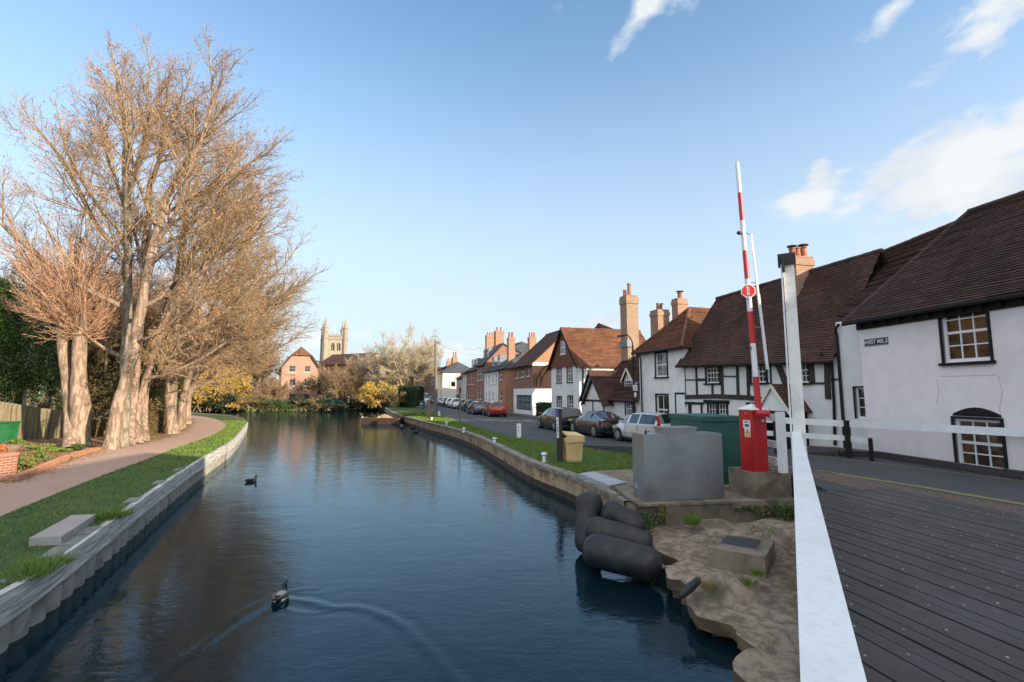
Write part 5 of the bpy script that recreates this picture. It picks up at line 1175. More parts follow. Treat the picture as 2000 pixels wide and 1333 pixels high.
# --- church tower
def church():
    T = thingw('church_tower', 'pale stone church tower with battlements and four spired corner turrets', 'church tower')
    D = 170; w = 8.0; c0 = PD(647, 700, D); rz = R(27); cx, cy = PD(651.5, 700, D + 3).x, D + 3
    def loc(x, y): return Vector((cx + x * math.cos(rz) - y * math.sin(rz), cy + x * math.sin(rz) + y * math.cos(rz)))
    zt = PD(650, 656, D).z; zs = PD(650, 663, D).z
    W = Wall(loc(-3.4, -3.4), loc(3.4, -3.4), .3, zt)
    hs = []
    for u0, u1 in ((646.8, 653.5), (658, 665)): hs.append(W.rect(u0, 669.5, u1, 685.5))
    m = MB(); W.panel(m, hs, .8); 
    for a, b in ((loc(3.4, -3.4), loc(3.4, 3.4)), (loc(3.4, 3.4), loc(-3.4, 3.4)), (loc(-3.4, 3.4), loc(-3.4, -3.4))): Wall(a, b, .3, zt).panel(m, ())
    m.face([V(loc(-3.6, -3.6), zt), V(loc(3.6, -3.6), zt), V(loc(3.6, 3.6), zt), V(loc(-3.6, 3.6), zt)]); m.build('tower_wall', M_stone, T)
    for h in hs:
        m = MB(); W.block(m, h[0], h[1], h[2], h[3], -.7, -.6); o = m.build('louvre', pm('dark_louvre', (.10, .09, .08), (.07, .065, .06), 4, .9), T)
        m = MB(); mid = (h[0] + h[2]) / 2; W.block(m, mid - .1, h[1], mid + .1, h[3], -.5, -.2)
        for s in (-1, 1): 
            for k in range(5):   # arched head filling
                f = k / 5; x0 = h[0] if s < 0 else h[2]; ww = (h[2] - h[0]) / 2 * (1 - math.sqrt(max(0, 1 - ((k + 1) / 5) ** 2))); zz = h[3] - 1.0 + f * 1.0
                if ww > .02: W.block(m, min(x0, x0 - s * ww), zz, max(x0, x0 - s * ww), zz + .2, -.6, -.02)
        m.build('tracery', M_stone, o)
    m = MB()
    for z in (zs, zs + 1.1): W.block(m, -.05, z - .12, W.L + .05, z + .12, 0, .2)
    for i in range(9): s = W.L * (i + .5) / 9; W.block(m, s - .12, zs + .2, s + .12, zs + .85, 0, .12)
    m.build('string_course', M_stone, T)
    m = MB()
    for sx, sy, n in ((0, -1, 6), (0, 1, 6), (1, 0, 6), (-1, 0, 6)):
        for i in range(n):
            q = -2.5 + 5.0 * i / (n - 1)
            p = loc(q, sy * 3.35) if sy else loc(sx * 3.35, q); m.box((p.x, p.y, zt + .35), (.55 if sy else .35, .35 if sy else .55, .9), rz)
    m.prism([loc(-3.5, -3.5), loc(3.5, -3.5), loc(3.5, 3.5), loc(-3.5, 3.5)], zt - .3, zt + .05); m.build('battlements', M_stone, T)
    for sx, sy in ((-1, -1), (1, -1), (1, 1), (-1, 1)):
        p = loc(sx * 3.35, sy * 3.35); m = MB(); zb = PD(650, 642, D).z; za = PD(650, 621, D).z; r = 1.0
        m.tube([(p.x, p.y, .3), (p.x, p.y, zs), (p.x, p.y, zs + .01), (p.x, p.y, zs + .3), (p.x, p.y, zs + .31), (p.x, p.y, zb)], [r, r, r * 1.15, r * 1.15, r * .95, r * .95], 8)
        t_ = m.build('turret', M_stone, T)
        m = MB(); m.tube([(p.x, p.y, zb), (p.x, p.y, zb + .35), (p.x, p.y, zb + .36), (p.x, p.y, za)], [r * 1.12, r * 1.12, r * .85, .05], 8); m.build('spire', M_stone, t_)
        m = MB()
        for a in range(8): m.tube([(p.x + r * math.cos(a * math.pi / 4 + .39), p.y + r * math.sin(a * math.pi / 4 + .39), zb), (p.x + r * math.cos(a * math.pi / 4 + .39), p.y + r * math.sin(a * math.pi / 4 + .39), zb + .7)], [.12, .03], 4)
        m.build('pinnacle', M_stone, t_)
    p = loc(-1.0, -1); m = MB(); m.tube([(p.x + 1, p.y, zt), (p.x + 1, p.y, zt + 5)], .06, 5); m.build('flagpole', M_wpaint, T)
church()
# unseen house to the right and behind, added and raised to shade the near bank
house('shading_house', 'unseen tall rendered house behind the viewer, raised to shade the near bank', (12.9, -.3), (13.6, -20), 9, .4, 7.4, 12.6, M_pink, M_tilebrown, course=.3, wob=0)
# ------------------------------------------------------------------ trees and plants
def tubes_np(segs, sides):
    """segs: (n, 8) p0 xyz, p1 xyz, r0, r1"""
    S = np.array(segs, dtype=np.float64); n = len(S)
    p0, p1 = S[:, :3], S[:, 3:6]; d = p1 - p0; L = np.linalg.norm(d, axis=1, keepdims=True); L[L == 0] = 1; d /= L
    ref = np.where(np.abs(d[:, 2:3]) < .9, np.array([[0, 0, 1.]]), np.array([[1., 0, 0]])); x = np.cross(d, ref); x /= np.linalg.norm(x, axis=1, keepdims=True); y = np.cross(d, x)
    a = np.arange(sides) * 2 * np.pi / sides; ca, sa = np.cos(a)[None, :, None], np.sin(a)[None, :, None]
    ring = x[:, None, :] * ca + y[:, None, :] * sa
    R0 = p0[:, None, :] + ring * S[:, 6][:, None, None]; R1 = p1[:, None, :] + ring * S[:, 7][:, None, None]
    V = np.concatenate([R0, R1], 1).reshape(-1, 3); b = (np.arange(n) * 2 * sides)[:, None]; k = np.arange(sides)[None, :]; k2 = (k + 1) % sides
    F = np.stack([b + k, b + k2, b + sides + k2, b + sides + k], -1).reshape(-1, 4)
    return V, F
def cards_np(C, size, rng, aspect=.6, flat=0.0):
    """leaf quads round the points C"""
    n = len(C); u = rng.normal(size=(n, 3)); u[:, 2] *= (1 - flat); u /= np.linalg.norm(u, axis=1, keepdims=True); w = rng.normal(size=(n, 3)); v = np.cross(u, w); v /= np.linalg.norm(v, axis=1, keepdims=True)
    s = (size * rng.uniform(.6, 1.3, size=(n, 1))); a = u * s * .5; b = v * s * .5 * aspect
    V = np.stack([C - a, C - b * .9 + a * .1, C + a, C + b * .9 + a * .1], 1).reshape(-1, 3); F = np.arange(4 * n).reshape(n, 4)
    return V, F

def line_np(pts, rads, sides=16, rough=.05, step=.22):
    """one continuous bark skin along a bent line"""
    P_, R_ = [], []
    for i in range(len(pts) - 1):
        a, b = pts[i], pts[i + 1]; n = max(1, int((b - a).length / step))
        for k in range(n): P_.append(a.lerp(b, k / n)); R_.append(lerp(rads[i], rads[i + 1], k / n))
    P_.append(pts[-1]); R_.append(rads[-1])
    for _ in range(3): P_ = [P_[0]] + [(P_[i - 1] + P_[i] * 2 + P_[i + 1]) / 4 for i in range(1, len(P_) - 1)] + [P_[-1]]
    V = []; px = Vector((1, 0, 0)); n = len(P_)
    for i, p in enumerate(P_):
        d = (P_[min(i + 1, n - 1)] - P_[max(i - 1, 0)]).normalized(); x = (px - d * px.dot(d)).normalized(); y = d.cross(x); px = x
        for k in range(sides):
            a = 6.2832 * k / sides; o = x * math.cos(a) + y * math.sin(a); r = R_[i] * (1 + .10 * mnoise.noise(Vector((math.cos(a) * 1.2, math.sin(a) * 1.2, p.z * .8 + pts[0].x))) * 2 + rough * mnoise.noise(Vector((math.cos(a) * 3, math.sin(a) * 3, p.z * 2.5 + pts[0].y))))
            if i < 3: r *= 1 + .10 * (3 - i) * (.6 + .8 * max(0, math.cos(a * 4 + pts[0].x)))
            V.append(p + o * r)
    F = [[i * sides + k, i * sides + (k + 1) % sides, (i + 1) * sides + (k + 1) % sides, (i + 1) * sides + k] for i in range(n - 1) for k in range(sides)]
    return np.array([tuple(v) for v in V]), np.array(F)
def join_np(parts):
    Vs, Fs, o = [], [], 0
    for V, F in parts: Vs.append(V); Fs.append(F + o); o += len(V)
    return np.concatenate(Vs), np.concatenate(Fs)
def grow(base, prm, rng):
    """prm: dict(levels=[...]) -> segments per level and twig tips"""
    segs = [[] for _ in range(len(prm['lv']))]; tips = []
    def branch(p, d, L, r, lv):
        P_ = prm['lv'][lv]; n = P_['n']; st = L / n; pts = [p]; last = lv == len(prm['lv']) - 1
        k0 = P_.get('bare', 1)
        for i in range(n):
            j = P_['wob']; d = d + Vector((rng.gauss(0, j), rng.gauss(0, j), rng.gauss(0, j) + P_.get('up', 0))) + P_.get('pull', Vector((0, 0, 0)))
            d.normalize(); q = p + d * st; r1 = r * (1 - (1 - P_['tap']) / n)
            if q.z < prm.get('floor', 1.0): d.z = abs(d.z) * .4 + .1; d.normalize(); q = p + d * st
            segs[lv].append((p.x, p.y, p.z, q.x, q.y, q.z, r, r1)); p = q; r = r1
            if not last and i >= k0:
                c = P_['kids']; m = int(c) + (rng.random() < c - int(c))
                for _ in range(m):
                    a = math.radians(rng.gauss(P_['ang'], 8)); az = rng.uniform(0, 2 * math.pi); ax = d.orthogonal().normalized(); ax.rotate(Matrix.Rotation(az, 3, d)) if False else None
                    x = d.orthogonal().normalized(); y = d.cross(x); o = x * math.cos(az) + y * math.sin(az)
                    nd = d * math.cos(a) + o * math.sin(a); f = 1 - .55 * i / n
                    rel = P_['ratio'] * f * rng.uniform(.75, 1.2)
                    branch(p.copy(), nd, L * rel, max(r * P_['rr'], prm['rmin']), lv + 1)
        if not last: branch(p.copy(), d, L * P_['ratio'] * .7, max(r * .85, prm['rmin']), lv + 1)
        else: tips.append(p)
    for st in base:
        branch(*st)
    return segs, tips

def bare_tree(name, label, cat, stems, prm, seed, mats, leafm=None, leafn=.5, leafs=.09, group=None, extra=None, ylow=None, nlow=1):
    rng = random.Random(seed); nr = np.random.default_rng(seed)
    T = thingw(name, label, cat, group)
    segs, tips = grow(stems, prm, rng)
    low = [s for L in segs[:nlow] for s in L]; 
    hi = [s for L in segs[nlow:] for s in L]
    parts = []
    if low: parts.append(tubes_np(low, 9))
    for e in (extra or []):
        if isinstance(e[0], list): parts.append(line_np(*e))
        else: parts.append(tubes_np([e], 9))
    V, F = join_np(parts); npmesh('trunk', V, F, mats[0], parent=T, smooth=True)
    V, F = tubes_np(hi, 4 if len(hi) < 30000 else 3); V2 = F2 = None; mi = np.zeros(len(F), int)
    o = npmesh('crown', V, F, mats[1], parent=T)
    if leafm and leafn > 0 and tips:
        C = np.array([[t.x, t.y, t.z] for t in tips]); k = nr.random(len(C)) < min(leafn, 1); C = C[k]
        if leafn > 1: C = np.repeat(C, int(leafn), 0)
        C = C + nr.normal(scale=.07, size=C.shape)
        LV, LF = cards_np(C, leafs, nr); npmesh('dry_leaves', LV, LF, leafm, parent=T)['kind'] = 'stuff'
    return T, tips

def trunkpts(base, pts, r0, r1, kn=None):
    out = []; n = len(pts)
    for i in range(n - 1):
        a, b = pts[i], pts[i + 1]; out.append((*a, *b, lerp(r0, r1, i / (n - 1)), lerp(r0, r1, (i + 1) / (n - 1))))
    return out

BIG = dict(rmin=.0055, floor=2.4, lv=[
    dict(n=8, wob=.05, up=.04, tap=.45, kids=1.5, bare=1, ang=42, ratio=.62, rr=.50),
    dict(n=7, wob=.08, up=.035, tap=.35, kids=1.2, bare=1, ang=38, ratio=.52, rr=.55),
    dict(n=5, wob=.11, up=.03, tap=.4, kids=.95, bare=0, ang=36, ratio=.55, rr=.6),
    dict(n=4, wob=.14, up=.02, tap=.45, kids=.65, bare=0, ang=38, ratio=.60, rr=.62),
    dict(n=3, wob=.16, up=.01, tap=.6, kids=1, ang=30, ratio=.6, rr=.6)])

def limb_tree(name, label, base, top, limbs, r, seed, mats, H=None, group=None, leafn=.26, sc_=.92, leafm=None, kink=0, prm=None, sub=None):
    prm = prm or BIG
    """a trunk drawn through measured points; limbs are started by hand from it: (height fraction, direction, length, radius)"""
    rng = random.Random(seed)
    pts = [Vector(p) for p in top]; ex = []; n = len(pts)
    fl = []
    allp = [pts[0]]
    for a, b in zip(pts, pts[1:]):
        for k in range(1, 4): q = a.lerp(b, k / 3); q += Vector((rng.gauss(0, .02), rng.gauss(0, .02), 0)); allp.append(q)
    N = len(allp)
    rad = [r * .86 * (1.2 if i == 0 else 1.05 if i == 1 else 1) * (1 - .45 * i / N) * (1 + rng.gauss(0, .03)) for i in range(N)]
    ex.append((allp, rad))
    stems = []
    for f, d, L, rr in limbs:
        i = min(N - 1, int(f * (N - 1))); stems.append((allp[i].copy(), Vector(d).normalized(), L * sc_, rr, 0))
    return bare_tree(name, label, 'tree', stems, prm or BIG, seed, mats, leafm or M_dry, leafn, group=group, extra=ex, nlow=1)

GT = 'leaning trees in a row along the towpath'
def B(u, v): p = P(u, v, .74); return Vector((p.x, p.y, .62))
def at(u, v, D): return PD(u, v, D)
THIN = dict(BIG, lv=[dict(l) for l in BIG['lv']]); THIN['lv'][1]['kids'] = 1.2; THIN['lv'][2]['kids'] = .85; THIN['lv'][3]['kids'] = .5
# first big tree (leans towards the water, twiggy ivy coloured stem)
b = B(216, 878); D0 = b.y
limb_tree('riverside_tree', 'big leaning pale trunk tree, nearest the camera of the row along the towpath', None,
    [b, at(232, 790, D0), at(258, 700, D0 + .2), at(275, 600, D0 + .4), at(300, 480, D0 + .6), at(322, 390, D0 + .8)],
    [(.62, (.9, .1, .35), 5.5, .11), (.68, (-.5, .6, .6), 5.0, .11), (.74, (.95, -.3, .45), 5.5, .10), (.8, (.5, .8, .5), 5.5, .10), (.86, (.75, -.2, .8), 5.2, .11), (.92, (-.2, -.5, .9), 5.0, .10), (1, (.45, .1, 1), 6.0, .14), (1, (.1, .4, 1), 5.4, .12), (.5, (.85, -.45, .05), 4.2, .085), (.95, (.9, .3, .6), 5.2, .10)],
    .30, 11, (M_bark, M_twig), group=GT)
# second: tall grey upright stems
b = B(236, 873); D1 = b.y + .6
limb_tree('riverside_tree', 'tallest tree of the towpath row, grey upright stems reaching the top of the crown', None,
    [b, at(244, 800, D1), at(246, 700, D1), at(248, 560, D1), at(250, 420, D1), at(243, 320, D1)],
    [(.45, (-.9, .1, .35), 5.6, .11), (.55, (-.95, -.3, .5), 6.4, .12), (.62, (-.7, .6, .6), 6.0, .11), (.70, (-.9, -.1, .75), 6.6, .12), (.78, (-.5, -.6, .8), 4.8, .10), (.85, (-.6, .3, 1), 5.3, .11), (1, (-.15, .1, 1), 4.5, .13), (.92, (.35, -.2, 1), 5.2, .11), (.98, (.3, .3, 1), 5.4, .11), (.66, (.4, -.6, .9), 5.6, .09)],
    .27, 12, (M_barkg, M_twig), group=GT)
b = B(252, 869); D2 = b.y + 1.2
limb_tree('riverside_tree', 'third trunk of the tight cluster on the towpath, curving away from the water', None,
    [b, at(258, 800, D2), at(268, 720, D2), at(277, 600, D2), at(282, 480, D2), at(296, 360, D2)],
    [(.75, (-.5, .7, .8), 5, .09), (.85, (.5, .5, .8), 5, .09), (1, (.0, .3, 1), 5.6, .12), (1, (.4, -.1, 1), 5, .10)],
    .22, 13, (M_bark, M_twig), group=GT, prm=THIN)
b = B(268, 866); D3 = b.y + 1.0
limb_tree('riverside_tree', 'fourth trunk of the tight cluster on the towpath, dappled by branch shadows', None,
    [b, at(268, 810, D3), at(285, 740, D3 + .3), at(318, 640, D3 + .4), at(356, 545, D3 + .5)],
    [(.55, (.9, .1, .25), 5.2, .10), (.7, (.8, .6, .4), 5.5, .10), (.82, (.9, -.3, .35), 5.6, .10), (1, (.8, .1, .8), 5.6, .13), (1, (.5, .5, .9), 5, .10)],
    .21, 14, (M_bark, M_twig), group=GT, prm=THIN)
b = B(283, 861); D4 = b.y + 1.0
limb_tree('riverside_tree', 'thin twiggy trunk at the far edge of the tight cluster on the towpath', None,
    [b, at(282, 800, D4), at(288, 740, D4), at(305, 660, D4), at(330, 570, D4)],
    [(.45, (.7, -.5, .4), 3.2, .06), (.6, (.95, .2, .3), 4.6, .08), (.88, (.8, -.2, .6), 4.6, .09), (1, (.4, .3, 1), 4.6, .10)],
    .18, 15, (M_bark, M_twig), group=GT, prm=THIN)
# further trees along the bend
b = B(336, 847); D5 = b.y
limb_tree('riverside_tree', 'thick pale standing trunk alone beside the beech hedge on the towpath', None,
    [b, at(333, 790, D5), at(336, 720, D5), at(342, 640, D5 + .2), at(350, 540, D5 + .4), at(356, 450, D5 + .5)],
    [(.45, (.95, -.2, .25), 5.4, .11), (.55, (.9, .4, .3), 6.0, .11), (.62, (.95, -.4, .55), 6.4, .12), (.7, (-.6, .5, .5), 5.2, .10), (.78, (.95, .1, .6), 6.6, .12), (.86, (.7, -.5, .8), 6.0, .11), (.93, (.8, .4, .9), 6.0, .11), (1, (.5, .2, 1), 6.0, .13), (1, (.1, .2, 1), 5.4, .12)],
    .36, 16, (M_bark, M_twig), group=GT, sc_=.90)
b = B(352, 838); D6 = b.y
limb_tree('riverside_tree', 'low forking tree past the lone thick trunk, with yellow leaves over the water', None,
    [b, at(355, 790, D6), at(366, 740, D6), at(384, 700, D6 - .3), at(398, 650, D6 - .4)],
    [(.45, (-.4, .3, .9), 5.5, .12), (.62, (.9, -.3, .5), 7.4, .14), (.75, (.95, -.2, .25), 7.6, .13), (.85, (.9, .2, .6), 7.4, .13), (.92, (.95, -.1, .1), 6.4, .11), (1, (.9, 0, .7), 7.4, .14), (1, (.3, .2, 1), 7.2, .14), (1, (.7, -.2, 1.0), 7.4, .14)],
    .30, 17, (M_bark, M_twig), group=GT, leafn=.2, leafm=M_yleaf, sc_=.86, prm=THIN)
b = B(363, 828); D7 = b.y
limb_tree('riverside_tree', 'furthest forking tree of the towpath row, at the bend of the canal', None,
    [b, at(367, 780, D7), at(385, 730, D7), at(402, 680, D7)],
    [(.5, (.8, .3, .7), 7.5, .15), (.7, (.95, -.2, .35), 8.2, .15), (.85, (.95, .1, .15), 8.2, .14), (1, (.9, .1, .7), 8.4, .16), (1, (.2, .2, 1), 8, .16), (.9, (-.5, .4, .8), 7.5, .14), (1, (.85, 0, 1.0), 8.2, .15)],
    .34, 18, (M_bark, M_twig), group=GT, leafn=.3, leafm=M_yleaf, sc_=.76, prm=THIN)
# yellow leaves low over the water on the last two trees' boughs
def yellow_clump(name, label, c, r, n, m, size=.16, cat='shrub', stems=5, h=None, seed=1, group=None, sm=None):
    nr = np.random.default_rng(seed); T = thingw(name, label, cat, group); c = Vector(c)
    C = leafcloud(c, r, n, nr); V, F = cards_np(C, size, nr); npmesh('foliage', V, F, m, parent=T)
    rng = random.Random(seed); segs = []
    for k in range(stems):
        p = Vector((c.x + rng.uniform(-.3, .3) * r[0], c.y + rng.uniform(-.3, .3) * r[1], c.z - r[2] * 1.0 - (h or 0)))
        q = Vector((c.x + rng.uniform(-.7, .7) * r[0], c.y + rng.uniform(-.7, .7) * r[1], c.z + rng.uniform(0, .6) * r[2])); mid_ = p.lerp(q, .5) + Vector((rng.uniform(-.1, .1), 0, 0)) * r[0]
        segs += [(*p, *mid_, .03 * r[2], .022 * r[2]), (*mid_, *q, .022 * r[2], .008 * r[2])]
    V, F = tubes_np(segs, 5); npmesh('stems', V, F, sm or M_twig, parent=T)
    return T
def leafcloud(c, r, n, nr, clumps=None):
    """points gathered in uneven clumps inside an ellipsoid"""
    k = clumps or max(8, int(n ** .5 / 3)); cc = nr.normal(size=(k, 3)); cc /= np.linalg.norm(cc, axis=1, keepdims=True); cc *= nr.uniform(.25, .95, size=(k, 1)); 
    cs = nr.uniform(.16, .36, size=k); i = nr.integers(0, k, n); g = nr.normal(size=(n, 3)); g /= np.linalg.norm(g, axis=1, keepdims=True); g *= (nr.random((n, 1)) ** .45)
    Q = cc[i] + g * cs[i][:, None]
    Q *= np.array(r); Q += np.array(c); Q = Q[Q[:, 2] > .75] if c[2] < 30 else Q
    return Q

# --- pollard with reddish shoots
def pollard():
    rng = random.Random(5); b1 = B(154, 872); b0 = B(139, 875); D = b1.y
    ex = []
    t1 = [b1 + Vector((0, 0, 0)), at(155, 830, D), at(160, 795, D), at(153, 760, D), at(155, 700, D), at(158, 650, D), at(157, 600, D)]
    t0 = [b0, at(139, 810, D + .1), at(133, 760, D + .1), at(126, 700, D + .1), at(120, 640, D + .1), at(121, 600, D)]
    r1 = [.40, .34, .36, .30, .27, .24, .22]; r0 = [.30, .24, .23, .21, .20, .20]
    for T_, r_ in ((t1, r1), (t0, r0)):
        ex.append((T_, r_))
    ex.append((*at(160, 795, D), *at(172, 790, D - .1), .16, .05))
    prm = dict(rmin=.007, floor=2.0, lv=[dict(n=8, wob=.13, up=.10, tap=.25, kids=.9, bare=1, ang=22, ratio=.42, rr=.5), dict(n=4, wob=.09, up=.05, tap=.4, kids=.7, bare=0, ang=28, ratio=.5, rr=.6), dict(n=3, wob=.1, up=.03, tap=.5, kids=1, ang=20, ratio=.5, rr=.6)])
    stems = []
    for c, rr, n in ((at(150, 610, D), .8, 130), (at(122, 620, D), .55, 55), (at(156, 655, D), .5, 60)):
        for k in range(n):
            a = rng.uniform(0, 6.28); e = rng.uniform(-.5, 1.3); d = Vector((math.cos(a) * math.cos(e), math.sin(a) * math.cos(e), math.sin(e)))
            s = c + Vector((d.x * rr * .5, d.y * rr * .5, d.z * rr * .8)) * rng.random(); L = rng.uniform(.7, 1.5) + max(0, d.z) * rng.uniform(.6, 4.2)
            stems.append((s, d, L, rng.uniform(.010, .018) + .02 * (L > 3), 0))
    T, tips = bare_tree('pollarded_tree', 'pollarded tree with two thick pale trunks and a burst of reddish shoots', 'tree', stems, prm, 5, (M_bark, M_twigr), M_dry, .05, extra=ex, nlow=0)
pollard()
# --- far bare trees
FAR = dict(rmin=.015, floor=1.5, lv=[dict(n=7, wob=.06, up=.03, tap=.45, kids=1.6, bare=0, ang=34, ratio=.58, rr=.5), dict(n=6, wob=.09, up=.03, tap=.4, kids=1.6, bare=0, ang=34, ratio=.5, rr=.55), dict(n=4, wob=.12, up=.02, tap=.45, kids=1.3, bare=0, ang=34, ratio=.6, rr=.6), dict(n=3, wob=.15, up=.01, tap=.5, kids=.9, bare=0, ang=34, ratio=.6, rr=.6), dict(n=2, wob=.15, up=0, tap=.5, kids=1, ang=30, ratio=.5, rr=.6)])
def far_tree(name, label, u, v, D, H, W, seed, mats, dirs=9, lean=0, leafm=None, leafn=0, leafs=.2, group=None, trunk=.25, r=.3, prm=FAR):
    rng = random.Random(seed); b = PD(u, v, D); b.z = .5
    t = b + Vector((lean, 0, H * trunk)); ex = [(*b, *t, r * 1.2, r * .8)]
    stems = []
    for k in range(dirs):
        a = 6.283 * k / dirs + rng.uniform(-.3, .3); e = rng.uniform(.25, 1.2); hx = W / H
        d = Vector((math.cos(a) * hx, math.sin(a) * hx, math.sin(e) + .25)); stems.append((t + Vector((0, 0, rng.uniform(-.1, .2) * H * .3)), d.normalized(), H * (1 - trunk) * rng.uniform(.55, .75), r * .42, 0))
    stems.append((t, Vector((.05, 0, 1)), H * (1 - trunk) * .75, r * .5, 0))
    return bare_tree(name, label, 'tree', stems, prm, seed, mats, leafm, leafn, leafs, extra=ex, nlow=0, group=group)
far_tree('bare_tree', 'large rounded bare straw coloured tree behind the yellow bush and dark hedge', 789, 795, 84, 13.2, 9.5, 21, (M_barkg, M_twigp), dirs=11, trunk=.18, r=.42)
far_tree('bare_tree', 'pale bare tree between the church tower and the large rounded bare tree', 735, 795, 92, 10.6, 8, 22, (M_barkg, M_twigp), dirs=10, trunk=.15, r=.25)
far_tree('bare_tree', 'dark brown leaning bare tree on the shore in front of the brick apartments', 678, 797, 84, 8.2, 6.0, 23, (M_barkg, M_twig), dirs=9, trunk=.15, r=.3, lean=-.8)
far_tree('bare_tree', 'small bare tree at the shore left of the pink gable', 520, 800, 84, 5.4, 5, 24, (M_barkg, M_twig), dirs=9, trunk=.1, r=.16)
far_tree('autumn_tree', 'golden leaved tree beyond the bend of the canal', 425, 800, 78, 7.5, 7, 25, (M_barkg, M_twig), dirs=10, trunk=.1, r=.25, leafm=M_yleaf, leafn=2, leafs=.24)
far_tree('bare_tree', 'grey bare tree behind the dark mill building', 480, 797, 108, 15, 10, 26, (M_barkg, M_twig), dirs=10, trunk=.15, r=.35, leafm=M_dry, leafn=.3, leafs=.25)
far_tree('bare_tree', 'distant bare tree left of the golden tree beyond the canal bend', 390, 797, 100, 14, 11, 27, (M_barkg, M_twig), dirs=10, trunk=.15, r=.35, leafm=M_dry, leafn=.4, leafs=.25)

yb_ = PD(735, 770, 79); yellow_clump('yellow_willow_bush', 'bright yellow willow bush on the far shore beside the dark hedge', (yb_.x, 79, 3.0), (3.7, 2.5, 2.4), 9000, M_yleaf, .24, seed=31)
yb_ = PD(768, 785, 77); yellow_clump('shore_bush', 'olive bush between the yellow willow and the dark clipped hedge', (yb_.x, 78, 2.4), (2.2, 1.6, 1.8), 3500, M_ivy, .22, seed=32)
for i, (u, v, D, rx, rz_, m, lab) in enumerate([(700, 790, 84, 3.2, 1.3, M_hedge, 'dark shore bush below the yellow willow'), (640, 792, 84, 2.6, 1.1, M_hedge, 'dark low bush on the shore beside the teal container'), (590, 790, 84, 4.0, 1.3, M_hedge, 'dark bush along the water under the pink apartment block'), (545, 792, 83, 3, 1.2, M_ever, 'green bush at the water left below the pink apartment block'), (500, 793, 83, 3.6, 1.3, M_ivy, 'brown green scrub at the water in front of the mill building'), (470, 791, 80, 2.0, .8, M_yleaf, 'small yellowish reed clump in front of the mill building'), (610, 792, 84, 3.4, 1.2, M_ivy, 'brown bush at the waterline below the right edge of the pink gable'), (450, 792, 84, 3.4, 1.3, M_hedge, 'dark scrub at the water left of the mill building'), (405, 791, 84, 3.4, 1.5, M_ivy, 'brown waterside scrub at the canal bend'), (425, 791, 80, 4, 1.6, M_hedge, 'dark bushes at the canal bend below the golden tree'), (380, 790, 78, 4, 2.2, M_ever, 'dark evergreen bush at the far left of the canal bend')]):
    if u < 650: D = min(D, P(u, 797.5, .72).y + 1.0)
    q = PD(u, v, D); yellow_clump('shore_bush', lab, (q.x, D, .5 + rz_ * .8), (rx, 1.6, rz_), 1500 if rx < 3 else 2600, m, .22, seed=40 + i, stems=4)
# dark clipped hedge
def hedge(name, label, poly, z0, z1, m, n, size, seed, taper=.0):
    T = thingw(name, label, 'hedge'); nr = np.random.default_rng(seed)
    mb = MB(); c = sum((Vector(p) for p in poly), Vector((0, 0))) / len(poly); inn = [c.lerp(Vector(p), .93) for p in poly]; mb.prism(inn, z0, z1 - .08); mb.build('inner_growth', m, T)
    P_ = [Vector(p) for p in poly]; C = []
    A_ = [(P_[i], P_[(i + 1) % len(P_)]) for i in range(len(P_))]; per = [(b - a).length * (z1 - z0) for a, b in A_]; xs = [p.x for p in P_]; ys_ = [p.y for p in P_]; topA = abs(sum(a.x * b.y - b.x * a.y for a, b in A_)) / 2; tot = sum(per) + topA
    for (a, b), ar in zip(A_, per):
        k = int(n * ar / tot); f = nr.random(k); z = nr.uniform(z0, z1, k); q = np.stack([a.x + (b.x - a.x) * f, a.y + (b.y - a.y) * f, z], 1); C.append(q)
    k = int(n * topA / tot); f, g = nr.random(k), nr.random(k); a, b, c_, d = P_[0], P_[1], P_[2], P_[-1]
    C.append(np.stack([a.x + (b.x - a.x) * f + (d.x - a.x) * g, a.y + (b.y - a.y) * f + (d.y - a.y) * g, np.full(k, z1)], 1))
    C = np.concatenate(C); C += nr.normal(scale=size * .35, size=C.shape); V, F = cards_np(C, size, nr); npmesh('leaves', V, F, m, parent=T)['kind'] = 'stuff'
    return T
q0, q1 = PD(777, 797, 80), PD(815, 797, 76.5)
hedge('clipped_hedge', 'tall dark clipped hedge beside the road at the end of the right bank', [q0.xy, q1.xy, q1.xy + Vector((-.6, 9)), q0.xy + Vector((-.6, 9))], .6, PD(796, 756, 78).z, M_hedge, 9000, .2, 51)
q0, q1 = PD(1047, 812, 49.5), PD(1073, 814, 48)
hedge('front_garden_hedge', 'green hedge in front of the white ground floor wall beside the mill house', [(2.35, 48.9), (3.55, 46.5), (4.6, 47), (3.2, 49.4)], .6, PD(1060, 788, 47.5).z, M_hedge, 3000, .13, 52)
a, b = P(290, 846), P(326, 838)
hedge('beech_hedge', 'brown beech hedge piece right of the tight tree cluster', [P(283, 852).xy, P(326, 843).xy, P(326, 843).xy + Vector((-1.6, 1.5)), P(283, 852).xy + Vector((-1.6, 1.5))], .6, PD(300, 806, 28).z, M_beech, 6000, .10, 53)
hedge('beech_hedge', 'low brown beech hedge between the pollarded tree and the tight tree cluster', [P(165, 856).xy, P(212, 853).xy, P(212, 853).xy + Vector((-.8, 1.5)), P(165, 856).xy + Vector((-.8, 1.5))], .6, PD(190, 824, 25.5).z, M_beech, 6000, .10, 54)

